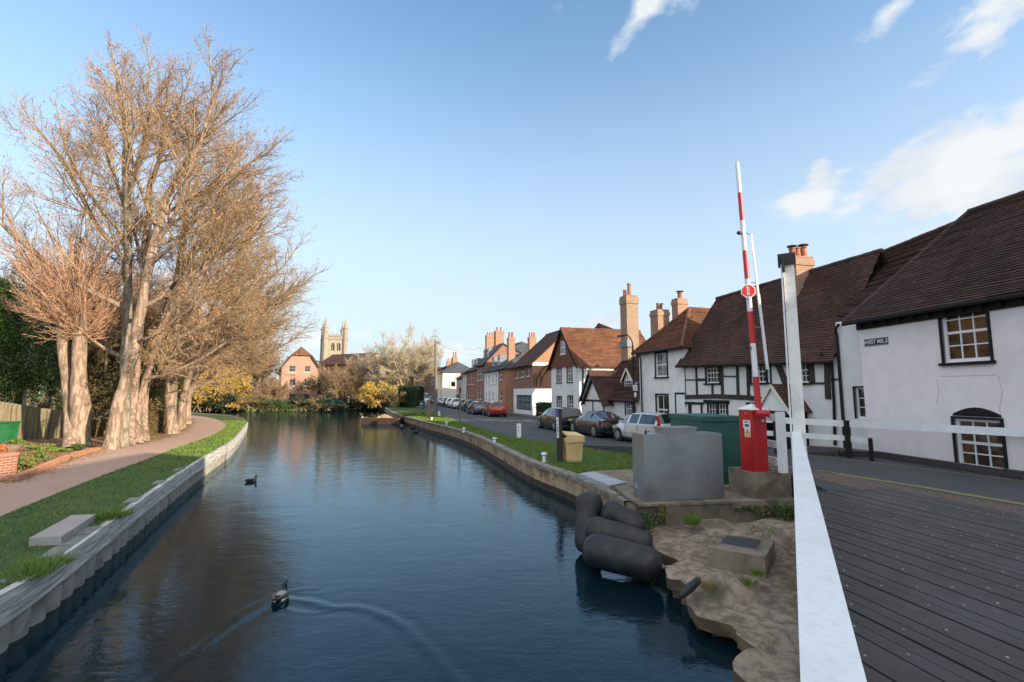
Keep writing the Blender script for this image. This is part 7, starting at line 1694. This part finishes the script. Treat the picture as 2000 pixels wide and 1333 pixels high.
# wayfinding post and grit bin
T = thingw('waymarker_post', 'thick dark timber waymarker post with white symbol plates beside the yellow bin', 'waymarker')
pb = P(1094, 904, .7); ptp = PD(1091, 799, pb.y); m = MB(); m.bar(Vector((pb.x, pb.y, .68)), ptp, .21, .21, up=Vector((0, 1, 0)).normalized()); bevel(m.build('timber', M_post, T), .01)
ax_ = (ptp - Vector((pb.x, pb.y, .68))); L_ = ax_.length; ax_.normalize(); fn = Vector((-.05, -1, 0)); 
for k, (v0, v1, mt) in enumerate(((801, 814, pm('purple_plate', (.16, .10, .30), (.12, .08, .25), 8, .5, bs=0)), (815, 828, M_signw), (829, 841, M_signw), (842.5, 855, M_signw))):
    za, zb = PD(1087, v1, pb.y).z, PD(1087, v0, pb.y).z; c = Vector((pb.x, pb.y, .68)) + ax_ * (((za + zb) / 2 - .68) / ax_.z); m = MB(); m.box(Vector((c.x - .062, c.y - .111, (za + zb) / 2)), (.085, .006, zb - za)); pl_ = m.build('plate', mt, T)
    if k >= 1:
        m = MB(); zc = (za + zb) / 2; x = c.x - .062; y = c.y - .117
        if k == 2: m.box((x, y, zc + .05), (.022, .004, .03)); m.box((x, y, zc + .015), (.035, .004, .04)); m.box((x - .01, y, zc - .03), (.012, .004, .05)); m.box((x + .012, y, zc - .03), (.012, .004, .05)); m.box((x + .005, y - .001, zc - .075), (.03, .004, .03))
        elif k == 3: m.box((x, y, zc + .0), (.010, .004, .12)); m.box((x, y - .001, zc + .03), (.045, .004, .012)); m.box((x + .01, y - .001, zc - .01), (.025, .004, .03))
        else: m.box((x, y, zc + .03), (.05, .004, .012)); m.box((x, y, zc), (.04, .004, .012)); m.box((x, y, zc - .04), (.045, .004, .012))
        m.build('symbol', M_black, pl_)
T = thingw('grit_bin', 'faded yellow plastic grit bin with overhanging lid on the grass', 'grit bin')
g0 = P(1110, 905, .72).xy; rzb = R(22); wb_, db_ = .62, .55; hb = PD(1104, 846, g0.y).z
def taper(mb, corner, w, d, z0, z1, rz, inset):
    b_ = rect(lc(corner, rz, inset, inset), w - 2 * inset, d - 2 * inset, rz); t_ = rect(corner, w, d, rz)
    for i in range(4): j = (i + 1) % 4; mb.face([(*b_[i], z0), (*b_[j], z0), (*t_[j], z1), (*t_[i], z1)])
    mb.face([(*p, z1) for p in t_]); mb.face([(*p, z0) for p in b_[::-1]])
m = MB(); taper(m, g0, wb_, db_, .72, hb - .22, rzb, .05); bevel(m.build('tub', M_bin, T), .03, 3)
m = MB(); q = rect(lc(g0, rzb, -.03, -.03), wb_ + .06, db_ + .06, rzb); zz = [hb - .06, hb - .12, hb - .03, hb + .03]
lo = hb - .34
for i in range(4): j = (i + 1) % 4; m.face([(*q[i], lo), (*q[j], lo), (*q[j], zz[j]), (*q[i], zz[i])])
m.face([(*p, z) for p, z in zip(q, zz)]); m.face([(*p, lo) for p in q[::-1]]); bevel(m.build('lid', M_bin, T), .02, 2)
m = MB(); gw = Wall(lc(g0, rzb, -.03, db_ + .03), lc(g0, rzb, -.03, -.03), .7, 2); gw.block(m, .26, hb - .17, .52, hb - .09, -.02, .008); m.build('handle_recess', M_dark, T)

# bollards, posts, mooring bollards
def moor(u, v, label, s=1.0):
    p = P(u, v, .72); T = thing('mooring_bollard', label, 'mooring bollard', p, group='white mooring bollards along the right canal wall'); m = MB(); m.tube([(0, 0, 0), (0, 0, .02), (0, 0, .03), (0, 0, .22 * s)], [.11, .11, .065, .06], 14); m.build('stem', M_wpaint, T, smooth='auto')
    m = MB(); m.tube([(0, 0, .20 * s), (0, 0, .23 * s), (0, 0, .27 * s), (0, 0, .29 * s)], [.07, .115, .115, .07], 14); m.build('head', M_wpaint, T, smooth='auto')
moor(1063, 903, 'white mooring bollard nearest the dark waymarker post, largest in view', 1.15)
moor(966, 867, 'second white mooring bollard, near the white wooden post')
moor(906, 845, 'white mooring bollard in the middle of the right grass bank'); moor(872, 832, 'fourth white mooring bollard, just past the thin dark sign pole'); moor(843, 822, 'furthest white mooring bollard, beside the far dark post')
def wpost(label, u, v, u1, v1, w, m_=None, name='marker_post', cat='post'):
    p = P(u, v, .72); t = PD(u1, v1, p.y); T = thingw(name, label, cat); m = MB(); m.bar((p.x, p.y, .6), t, w, w, up=Vector((0, 1, 0))); bevel(m.build('shaft', m_ or M_wpaint, T), .01)
    return T, p, t
T, p, t = wpost('square white wooden marker post at the road edge on the grass', 1013.5, 855.5, 1013.5, 828, .24)
m = MB()
for dz in (.2, .36): m.box((p.x - .03, p.y - .125, t.z - dz), (.05, .012, .05))
m.build('peg_hole', M_dark, T)
wpost('small white stump post beside the telegraph pole', 858, 814, 858, 804, .2)
wpost('thick dark timber post on the far part of the right bank', 837, 819, 837, 781, .26, M_post)
wpost('thin pale post just left of the far dark timber post', 832, 808, 832, 781, .09, M_pole)
wpost('short dark stump on the far right bank grass', 827, 812, 827, 806, .12, M_post)
# poles
p = P(851, 806, .72); t = PD(850.5, 665, p.y); T = thing('telegraph_pole', 'tall grey wooden telegraph pole beside the road', 'telegraph pole', (0, 0, 0)); m = MB(); m.tube([(p.x, p.y, .6), (p.x, p.y, 3.0), t], [.24, .20, .13], 10); m.build('pole', M_pole, T, smooth='auto')
m = MB(); m.bar((p.x - .25, p.y, t.z - .3), (p.x + .4, p.y, t.z - .3), .06, .06); m.build('bracket', M_dark, T)
m = MB()
for (u, v, D) in ((975, 690, 73), (945, 676, 75), (1000, 668, 66)):
    e = PD(u, v, D); pts = [(t + Vector((0, 0, -.3))).lerp(e, k / 8) - Vector((0, 0, .9 * math.sin(math.pi * k / 8))) for k in range(9)]; m.tube(pts, .012, 3)
m.build('wire', M_dark, T)
p = P(898.5, 823, .72); t = PD(898.5, 757, p.y); T = thingw('sign_pole', 'thin dark pole with a narrow plate at its top at the grass edge', 'sign pole'); m = MB(); m.tube([(p.x, p.y, .7), t], .05, 8); m.build('pole', M_dark, T)
m = MB(); m.box((t.x, t.y - .04, t.z - .25), (.2, .03, .5)); m.build('plate', M_black, T)
p = Vector((PD(1239, 800, 27.0).x, 27.0)); T = thingw('street_lamp', 'tall black street lamp with curved arm in front of the low cottage', 'street lamp')
zt_ = PD(1239, 676, 27).z; pe = PD(1214, 657, 27); pk_ = PD(1226, 655, 27)
m = MB(); m.tube([(p.x, p.y, .8), (p.x, p.y, 2.4)], .085, 10); m.tube([(p.x, p.y, 2.4), (p.x, p.y, zt_)], [.05, .045], 10, False); m.tube([(p.x, p.y, zt_ - .01), (p.x - .03, p.y, zt_ + .25), (p.x - .14, p.y, zt_ + .47), (p.x - .3, p.y, pk_.z + .02), tuple(pe + Vector((.12, 0, .03)))], .035, 8); m.build('post', M_black, T, smooth='auto')
m = MB(); m.tube([pe + Vector((.18, 0, .02)), pe + Vector((.05, 0, .03)), pe + Vector((-.2, 0, .0)), pe + Vector((-.26, 0, -.01))], [.03, .07, .06, .02], 10); m.build('lamp_head', M_dark, T, smooth='auto')
m = MB(); a, b = PD(1236.5, 763.5, 26.9), PD(1244.5, 753, 26.9); m.box(((a.x + b.x) / 2, 26.88, (a.z + b.z) / 2), (b.x - a.x, .06, b.z - a.z)); sg = m.build('sign_box', M_signw, T)
m = MB(); m.box(((a.x + b.x) / 2, 26.845, (a.z + b.z) / 2), ((b.x - a.x) * .6, .006, (b.z - a.z) * .65)); m.build('sign_panel', M_alu, sg)
m = MB(); a, b = PD(1238.5, 776, 26.9), PD(1242.5, 767, 26.9); m.box(((a.x + b.x) / 2, 26.88, (a.z + b.z) / 2), (b.x - a.x, .03, b.z - a.z)); m.build('small_sign', M_signw, T)
p = P(824, 800, .72); T = thing('litter_bin', 'green litter bin at the foot of the clipped hedge', 'litter bin', (p.x, p.y, .72)); m = MB(); m.box((0, 0, .55), (.62, .55, 1.1)); bevel(m.build('bin_body', M_green, T), .05); m = MB(); m.box((0, 0, 1.17), (.7, .62, .12)); bevel(m.build('bin_lid', M_green, T), .04); m = MB(); m.box((-.02, -.28, .8), (.22, .02, .2)); m.build('bin_label', M_signw, T)
p = P(818, 801, .72); T = thing('picnic_bench', 'small wooden bench beside the green litter bin', 'bench', (p.x, p.y, .72)); m = MB(); m.box((0, 0, .42), (1.0, .4, .06)); m.build('seat', M_plank, T); [MB() for _ in ()]
for s in (-1, 1): m = MB(); m.box((s * .38, 0, .2), (.08, .36, .4)); m.build('leg', M_plank, T)

# teal container, barge, van and cars
q = PD(655, 785, 87); T = thingw('teal_container', 'low teal container or boat cover on the far shore behind bushes', 'container'); m = MB(); m.box((q.x, 87, 1.45), (3.6, 1.6, .9)); m.box((q.x - .1, 87, 2.0), (3.8, 1.8, .18)); bevel(m.build('cover', M_teal, T), .05); m = MB(); m.box((q.x, 87, .6), (3.4, 1.4, .8)); m.build('base', M_dark, T)
q = PD(657, 792, 85.5); T = thingw('shore_wall', 'low dark brick wall at the water under the teal container', 'low wall'); m = MB(); m.bar((q.x - 4.5, 85.6, .35), (q.x + 4.0, 85.4, .35), .5, 1.3); m.build('brickwork', M_brickdark, T)
def barge():
    c = P(745, 829, 0); T = thing('barge', 'small dark steel hopper barge with a heap of gravel, moored across the right bank', 'barge', (c.x - .05, c.y + .8, 0), R(-4)); L, W_ = 3.9, 1.9
    m = MB(); b_ = [(-L / 2 + .15, -W_ / 2), (L / 2 - .1, -W_ / 2), (L / 2, -W_ / 2 + .2), (L / 2, W_ / 2), (-L / 2, W_ / 2), (-L / 2, -W_ / 2 + .2)]; m.prism(b_, -.3, .62, top=False)
    i_ = [(x * .93, y * .9) for x, y in b_]; 
    for k in range(6): j = (k + 1) % 6; m.face([(*b_[k], .62), (*b_[j], .62), (*i_[j], .64), (*i_[k], .64)])
    m.prism(i_, -.2, .50); m.build('hull', M_barge, T)
    m = MB(); m.bar((-L / 2, -W_ / 2 - .02, .60), (L / 2, -W_ / 2 - .02, .60), .06, .10); m.bar((-L / 2 - .02, -W_ / 2, .60), (-L / 2 - .02, W_ / 2, .60), .06, .1); m.build('rubbing_strake', pm('rusty_rail', (.16, .09, .06), (.1, .06, .04), 3, .7), T)
    m = MB(); n = 14
    for k in range(6):
        for i in range(n):
            def pt(k, i): a = 6.283 * i / n; f = k / 6; r = f; return Vector((.1 + math.cos(a) * 1.05 * r, math.sin(a) * .75 * r, .98 - .45 * f ** 1.3 + .04 * mnoise.noise(Vector((i * .9, k * .8, 2)))))
            m.face([pt(k, i), pt(k + 1, i), pt(k + 1, (i + 1) % n), pt(k, (i + 1) % n)] if k else [pt(0, 0), pt(1, i), pt(1, (i + 1) % n)])
    m.build('gravel_heap', M_gravel, T, merge=True, smooth=True)
    for x in (-L / 2 + .12, -.15): m = MB(); m.tube([(x, -W_ / 2 + .1, .62), (x, -W_ / 2 + .1, .74)], [.07, .09], 8); m.build('bitt', M_wpaint, T)
    m = MB(); m.bar((L / 2 - .1, -.3, .8), (L / 2 + 1.3, .1, .9), .12, .08); m.bar((L / 2 - .1, .4, .8), (L / 2 + 1.3, .6, .95), .12, .08); m.bar((L / 2 - .1, -.3, 1.0), (L / 2 + .9, .6, .3), .08, .08); m.build('ramp_timbers', M_post, T)
barge()

# --- cars
def paint(name, c, metal=.3): return pm(name, c, tuple(x * .97 for x in c), .8, .22, metal=metal, bs=0, coat=1.0)
HATCH = [(-1.96, .42, .62, .66, .70, .74, .70), (-1.93, .28, .90, .94, .76, .76, .66), (-1.86, .22, .96, 1.02, .80, .77, .62), (-1.58, .20, .97, 1.43, .84, .80, .55), (-1.30, .19, .97, 1.46, .85, .81, .56), (-.42, .18, .95, 1.48, .85, .81, .57), (-.32, .18, .95, 1.48, .85, .81, .57), (.40, .18, .93, 1.44, .85, .80, .56), (.55, .18, .92, 1.38, .85, .80, .56), (1.12, .18, .91, 1.0, .84, .79, .62), (1.70, .20, .78, .84, .80, .72, .58), (1.92, .28, .62, .68, .70, .64, .52), (1.98, .40, .52, .54, .60, .56, .45)]
COUPE = [(-2.32, .42, .66, .70, .74, .76, .70), (-2.26, .30, .92, .97, .82, .80, .70), (-1.95, .22, .95, 1.02, .88, .84, .62), (-1.75, .20, .95, 1.04, .89, .85, .60), (-.85, .19, .93, 1.34, .89, .84, .52), (-.50, .18, .92, 1.37, .89, .84, .53), (-.40, .18, .92, 1.37, .89, .84, .53), (.20, .18, .91, 1.34, .89, .84, .53), (.40, .18, .90, 1.28, .89, .84, .54), (1.05, .18, .89, .97, .88, .83, .64), (1.80, .20, .80, .86, .86, .78, .62), (2.22, .28, .66, .72, .76, .70, .56), (2.32, .40, .52, .55, .64, .6, .48)]
def car(name, label, pos, heading, prof, pmat, lamps='rear', group='cars parked along the street', s=(1, 1, 1), wheels=(-1.24, 1.25), wr=.305, cabin=(3, 4, 5, 6, 7), rearglass=2, frontglass=8, cat='car', plate=True):
    T = thing(name, label, cat, (pos[0], pos[1], roadz(pos[1]) + .002), heading, group); T.scale = s
    body, glass = MB(), MB(); rings = []
    for (x, zl, zb, zt, wl, wb, wt) in prof:
        zm = (zl + zb) / 2; half = [(0, zl), (wl * .86, zl), (wl, zl + .10), (wl + .02, zm), (wb + .015, zb - .05), (wb, zb), (wt + (wb - wt) * .12, zb + (zt - zb) * .86), (wt * .86, zt - .01 * (zt > 1.1)), (0, zt + (.025 if zt > 1.1 else .02))]
        rings.append([Vector((x, -y, z)) for y, z in half] + [Vector((x, y, z)) for y, z in half[::-1][1:-1]])
    n = len(rings[0])
    for i in range(len(rings) - 1):
        for k in range(n):
            k2 = (k + 1) % n; q = [rings[i][k], rings[i][k2], rings[i + 1][k2], rings[i + 1][k]]; kk = k if k < 8 else n - 1 - k
            isg = (kk == 5 and i in cabin and i + 1 in cabin) or (i == rearglass and kk in (6, 7)) or (i == frontglass and kk in (6, 7)) or (kk == 5 and i == frontglass)
            if kk == 5 and i in cabin and prof[i + 1][0] - prof[i][0] < .15: isg = False
            (glass if isg else body).face(q)
    body.face(rings[0][::-1]); body.face(rings[-1])
    b_ = body.build('body', pmat, T, merge=True, smooth='auto'); glass.build('window_glass', M_cargl, T, merge=True, smooth='auto')
    m = MB(); wmax = max(p[4] for p in prof)
    for x in wheels:
        for s_ in (-1, 1): m.tube([(x, s_ * (wmax - .2), wr), (x, s_ * (wmax + .024), wr)], [wr + .065, wr + .065], 20)
    m.build('wheel_arch', M_dark, T)
    m = MB(); m.box((0, 0, .20), (prof[-1][0] * 1.7, wmax * 1.9, .10)); m.build('sill', M_dark, T)
    for x in wheels:
        for s_ in (-1, 1):
            y = s_ * (wmax + .035); m = MB(); m.tube([(x, y - s_ * .18, wr), (x, y - s_ * .0, wr), (x, y + s_ * .012, wr)], [wr, wr, wr - .03], 22); w_ = m.build('wheel', M_tyre, T, smooth='auto'); m = MB(); m.tube([(x, y + s_ * .010, wr), (x, y + s_ * .018, wr)], [wr * .68, wr * .62], 18)
            for a in range(5): c_, s2 = math.cos(a * 1.2566), math.sin(a * 1.2566); m.bar((x + c_ * .04, y + s_ * .025, wr + s2 * .04), (x + c_ * wr * .66, y + s_ * .022, wr + s2 * wr * .66), .05, .02, up=Vector((0, s_, 0)))
            m.build('rim', M_rim, w_)
    zb = prof[1][2]; xr = prof[0][0]; xf = prof[-1][0]
    for s_ in (-1, 1):
        m = MB()
        if prof is COUPE: m.box((xr + .10, s_ * .62, .80), (.16, .40, .13))
        else: m.box((xr + .12, s_ * .735, .88), (.14, .12, .34)); m.box((xr + .30, s_ * .665, 1.18), (.10, .08, .36), M=Matrix.Translation((xr + .28, s_ * .66, 1.18)) @ Matrix.Rotation(R(32), 4, 'Y'))
        bevel(m.build('tail_light', M_lamp, T), .02)
        m = MB(); m.box((xf - .22, s_ * .56, .68), (.34, .24, .13)); bevel(m.build('headlight', M_head, T), .03)
        m = MB(); m.box((prof[9][0] - .28, s_ * (wmax + .09), 1.0), (.10, .20, .13)); bevel(m.build('wing_mirror', pmat, T), .03)
    if plate:
        m = MB(); m.box((xr - .012, 0, .74 if prof is HATCH else .62), (.02, .52, .12)); m.build('number_plate', M_plate, T)
        m = MB(); m.box((xf + .0, 0, .44), (.03, .52, .12)); m.build('number_plate', M_signw, T)
    m = MB(); m.box((xr + .02, 0, .34), (.05, 1.2, .16)); m.build('bumper_insert', M_dark, T)
    # door seams
    m = MB()
    for x in (-.37, .62):
        for s_ in (-1, 1): m.box((x, s_ * (wmax + .017), .62), (.012, .01, .55))
    m.build('door_seam', M_dark, T)
    return T
HD = math.atan2(2.30, -.72)
def carat(u, v, **k): pass
silver = paint('silver_paint', (.60, .62, .65), .4); navy = paint('deep_blue_black_paint', (.012, .016, .03), .2); blk = paint('black_blue_paint', (.015, .02, .028), .3)
car('silver_hatchback', 'silver hatchback parked outside the white houses, nearest car in view', (6.62, 24.0), HD + R(4), HATCH, silver)
car('black_coupe', 'glossy black coupe parked between the silver and the dark hatchbacks', (4.92, 28.3), HD - R(1), COUPE, navy, wheels=(-1.42, 1.40), wr=.335, cabin=(4, 5, 6, 7, 8), rearglass=3, frontglass=8)
car('dark_blue_hatchback', 'dark blue hatchback parked outside the tall white mill house', (3.15, 32.6), HD, HATCH, blk, s=(1.06, 1.05, 1.0))
def cp(u, v): p = P(u, v, .735); return p
red = paint('red_car_paint', (.42, .012, .022), .2); grey = paint('blue_grey_paint', (.13, .16, .21), .4); dgreen = paint('dark_green_paint', (.03, .05, .045), .3); white = paint('white_car_paint', (.70, .71, .72), .0); dgrey = paint('dark_grey_paint', (.06, .07, .085), .3)
p = P(975, 815, .735); hd2 = math.atan2(6, -1.65)
def behind(u, v, L=2.0): p = P(u, v, .735); return (p.x + math.cos(hd2) * L, p.y + math.sin(hd2) * L)
car('red_hatchback', 'bright red hatchback, last of the far group of parked cars', behind(975, 815), hd2, HATCH, red)
car('grey_saloon', 'blue grey car parked just in front of the red hatchback', behind(943, 811, 2.4), hd2, HATCH, grey, s=(1.12, 1.03, 1.0))
car('green_hatchback', 'dark green hatchback facing the viewer in the far row', behind(927.5, 805.5, 2), hd2 + math.pi, HATCH, dgreen)
car('dark_hatchback', 'dark grey hatchback facing the viewer, beyond the green one', behind(914, 802, 2), hd2 + math.pi, HATCH, dgrey)
car('white_estate', 'white car facing the viewer with big dark windscreen in the far row', behind(897, 799, 2), hd2 + math.pi, HATCH, white, s=(1.1, 1.08, 1.02))
car('white_hatchback', 'small white car tucked beyond the larger white car', behind(886, 796.8, 2), hd2 + math.pi, HATCH, paint('off_white_paint', (.62, .63, .64), 0))
car('grey_hatchback', 'grey car between the small white car and the distant silver car', behind(876.5, 794.6, 2), hd2 + math.pi, HATCH, dgrey)
car('silver_saloon', 'distant silver car facing the viewer near the telegraph pole', behind(865, 792, 2), hd2 + math.pi, HATCH, silver, s=(1.1, 1.05, 1))
car('black_hatchback', 'distant black car behind the telegraph pole', behind(846, 788.5, 2), hd2 + math.pi, HATCH, blk)
VAN = [(-2.4, .4, 1.1, 2.0, .9, .9, .82), (-2.35, .3, 1.1, 2.15, .95, .95, .82), (-1.6, .25, 1.1, 2.2, .97, .95, .82), (-.9, .25, 1.1, 2.2, .97, .95, .82), (0, .25, 1.1, 2.2, .97, .95, .82), (.1, .25, 1.1, 2.2, .97, .95, .82), (.8, .25, 1.1, 2.15, .97, .95, .8), (.9, .25, 1.1, 2.1, .97, .95, .8), (1.0, .25, 1.1, 2.05, .97, .95, .8), (1.75, .25, 1.08, 1.2, .96, .92, .74), (2.3, .28, .9, .98, .9, .86, .7), (2.45, .35, .6, .66, .8, .76, .6)]
car('silver_van', 'distant silver grey van at the far end of the street beside the hedge', behind(830, 789, 2), hd2 + math.pi, VAN, silver, wheels=(-1.5, 1.5), wr=.34, cabin=(6, 7, 8), rearglass=99, frontglass=8, cat='van')

# ------------------------------------------------------------------ left bank
T = thingw('board_fence', 'tall mossy green timber board fence behind the pollarded tree', 'fence')
fa, fb = P(-60, 868, .7), P(132, 856, .7); W_ = Wall(fa.xy, fb.xy, .6, 2.5); m = MB(); n = int(W_.L / .15); r_ = random.Random(4); zl, zr_ = PD(-60, 778, fa.y).z, PD(130, 806, fb.y).z
for i in range(n):
    z = lerp(zl, zr_, i / n) + r_.uniform(-.02, .02); W_.block(m, i * W_.L / n + .004, .65, (i + 1) * W_.L / n - .004, z, r_.uniform(0, .012), .022 + r_.uniform(0, .008))
m.build('boards', M_fence, T)
for i in range(0, 9): m = MB(); s = W_.L * i / 8; W_.block(m, s - .05, .6, s + .05, lerp(zl, zr_, i / 8) - .05, .04, .12); m.build('fence_post', M_fence, T)
T = thing('wheelie_bin', 'green wheelie bin in front of the board fence', 'wheelie bin', P(12, 866, .72), R(10)); m = MB()
b_ = [(-.24, -.26), (.24, -.26), (.24, .24), (-.24, .24)]; t_ = [(-.30, -.34), (.30, -.34), (.30, .30), (-.30, .30)]
for i in range(4): j = (i + 1) % 4; m.face([(*b_[i], .04), (*b_[j], .04), (*t_[j], .98), (*t_[i], .98)])
m.build('bin_body', M_gbin, T); m = MB(); m.prism([(-.34, -.4), (.34, -.4), (.34, .36), (-.34, .36)], .985, 1.05); bevel(m.build('bin_lid', M_gbin, T), .02)
for s_ in (-1, 1): m = MB(); m.tube([(s_ * .26 - .03, .28, .1), (s_ * .26 + .03, .28, .1)], .1, 12); m.build('wheel', M_tyre, T)
T = thingw('brick_pillar', 'red brick garden pillar with rounded top at the left edge', 'pillar'); q = P(-62, 939, .72); q2 = P(-16, 939, .72); wdt = (q2 - q).length; m = MB(); m.box((q.x + wdt / 2, q.y + wdt / 2, 1.02), (wdt, wdt, .66), R(-5)); zt_ = PD(0, 889, q.y).z; bevel(m.build('brickwork', M_brickred, T), .01)
m = MB(); m.box((q.x + wdt / 2, q.y + wdt / 2, 1.39), (wdt + .03, wdt + .03, .075), R(-5)); bevel(m.build('coping', M_terra, T), .025)
T = thing('stone_bowl', 'wide terracotta planter bowl beside the brick pillar', 'planter', P(8, 890, .8)); m = MB(); m.tube([(0, 0, 0), (0, 0, .05), (0, 0, .30), (0, 0, .36), (0, 0, .34)], [.22, .3, .48, .5, .44], 20); m.build('bowl', pm('grey_terracotta', (.30, .2, .14), (.24, .17, .12), 4, .85), T, smooth='auto')
T = thing('flowering_plant', 'reddish orange plant in front of the green bin', 'plant', (0, 0, 0)); nr = np.random.default_rng(7); q = P(6, 880, 1.3); C = leafcloud((q.x, q.y, 1.35), (.28, .25, .28), 600, nr, 10); V, F = cards_np(C, .07, nr, .8); npmesh('leaves', V, F, pm('red_orange_leaves', (.45, .12, .04), (.3, .09, .03), 4, .8, bs=0), parent=T)
V, F = tubes_np([(q.x, q.y, .75, q.x + .1, q.y, 1.4, .012, .006), (q.x, q.y, .75, q.x - .12, q.y, 1.45, .012, .006)], 5); npmesh('stems', V, F, M_twig, parent=T)
T = thingw('brick_edging', 'curved red brick edging between the garden and the towpath', 'edging'); m = MB(); ep = resample(smoothpoly([P(u, v, .74).xy for u, v in ((30, 942), (60, 929), (120, 903), (165, 887), (196, 880))], 2), .075)
for i, p in enumerate(ep):
    t = (ep[min(i + 1, len(ep) - 1)] - ep[max(i - 1, 0)]); m.box((p.x - .10, p.y + .04, .80 + random.uniform(-.006, .006)), (.066, .215, .16), math.atan2(t.y, t.x) + random.uniform(-.03, .03))
bevel(m.build('brick_row', M_brickor, T), .006)
T = thingw('garden_slab_path', 'grey garden path slabs behind the brick edging', 'garden path'); m = MB(); m.prism([P(u, v, .74).xy for u, v in ((30, 896), (70, 889), (112, 900), (95, 902), (60, 900))], .7, .748); m.build('slab', M_paver, T)

# ------------------------------------------------------------------ ducks
def duck(name, label, p, heading, drake, s=1.0):
    T = thing(name, label, 'duck', (p[0], p[1], 0), heading); T.scale = (s, s, s)
    # one continuous skin along the spine: tail, body, neck, head, bill
    prof = [(-.29, .075, .012, .006), (-.25, .07, .045, .012), (-.19, .045, .075, .035), (-.10, .03, .105, .072), (0, .025, .118, .085), (.09, .03, .108, .085), (.15, .05, .078, .075), (.165, .09, .048, .05), (.165, .13, .036, .036), (.168, .165, .034, .034), (.176, .195, .036, .036), (.20, .215, .034, .034), (.222, .212, .022, .020), (.235, .205, .016, .010), (.262, .198, .017, .007), (.275, .196, .008, .003)]
    n = 18; V = []; F = []; mi = []
    for i, (x, z, w, h) in enumerate(prof):
        x0, z0 = prof[max(i - 1, 0)][:2]; x1, z1 = prof[min(i + 1, len(prof) - 1)][:2]; d = Vector((x1 - x0, 0, z1 - z0)).normalized(); up = Vector((-d.z, 0, d.x))
        for k in range(n):
            a = 6.2832 * k / n; V.append(Vector((x, 0, z)) + Vector((0, 1, 0)) * w * math.cos(a) + up * h * math.sin(a))
    for i in range(len(prof) - 1):
        for k in range(n):
            F.append([i * n + k, i * n + (k + 1) % n, (i + 1) * n + (k + 1) % n, (i + 1) * n + k]); top = math.sin(6.2832 * (k + .5) / n) > .35
            if drake: mi.append(3 if i >= 13 - 1 else 2 if i >= 7 else (4 if i >= 5 else (1 if i < 2 else (5 if (i == 2 and not top) else (1 if (i == 2 and top) else 0)))))
            else: mi.append(3 if i >= 12 else 2 if i >= 7 else 0)
    F.append(list(range(n))); mi.append(5); F.append([(len(prof) - 1) * n + k for k in range(n)][::-1]); mi.append(3)
    me = bpy.data.meshes.new('body'); me.from_pydata([tuple(v) for v in V], [], F)
    if drake: ms = [pm('grey_flank_feathers', (.34, .33, .32), (.24, .23, .22), 60, .8), M_black, pm('bottle_green_head', (.008, .03, .022), (.006, .02, .02), 20, .35, bs=0), pm('yellow_bill', (.4, .33, .05), (.35, .3, .05), 9, .5, bs=0), pm('brown_breast', (.07, .035, .02), (.05, .025, .018), 30, .8), pm('white_tail', (.7, .69, .66), (.6, .6, .58), 20, .8)]
    else: ms = [pm('dark_feathers', (.028, .024, .02), (.018, .016, .014), 40, .8), M_black, M_black, pm('dark_bill', (.1, .09, .08), (.08, .07, .06), 9, .5, bs=0), M_black, M_black]
    for m_ in ms: me.materials.append(m_)
    me.polygons.foreach_set('material_index', mi); bm = bmesh.new(); bm.from_mesh(me); bmesh.ops.recalc_face_normals(bm, faces=bm.faces); bm.to_mesh(me); bm.free(); me.shade_smooth()
    o = bpy.data.objects.new('body', me); COL.objects.link(o); o.parent = T; sub = o.modifiers.new('smooth', 'SUBSURF'); sub.levels = 1; sub.render_levels = 1
    for s_ in (-1, 1):      # folded wings
        m = MB(); m.tube([(.09, s_ * .085, .06), (.02, s_ * .105, .075), (-.10, s_ * .085, .085), (-.20, s_ * .035, .092), (-.245, s_ * .015, .095)], [.02, .034, .032, .02, .006], 10); w_ = m.build('wing', pm('brown_grey_wing', (.13, .11, .095), (.08, .065, .055), 30, .8) if drake else ms[0], T, smooth=True); w_.modifiers.new('smooth', 'SUBSURF').levels = 1
    for s_ in (-1, 1): m = MB(); m.tube([(.198, s_ * .030, .222), (.198, s_ * .036, .222)], [.006, .004], 8); m.build('eye', M_black, T)
q = P(541, 1177, 0); duck('mallard_drake', 'mallard drake with dark green head and white tail swimming away from the bridge', (q.x, q.y + .12), R(96), True, .95)
q = P(491, 941, 0); duck('dark_duck', 'small dark duck swimming near the left canal wall', (q.x, q.y), R(60), False, .95)
q = P(811, 846, 0); duck('dark_duck', 'dark duck close to the right canal wall past the barge', (q.x, q.y), R(150), False, 1.1)
q = P(784, 832, 0); duck('white_duck', 'pale duck swimming right of the gravel barge', (q.x, q.y), R(170), True, 1.2)
q = P(806, 837, 0); duck('dark_duck', 'dark duck beside the far right wall near the barge timbers', (q.x, q.y), R(20), False, 1.1)
q = P(706, 810, 0); duck('pale_gull', 'pale water bird on the far basin left of the barge', (q.x, q.y), R(170), True, 1.3)
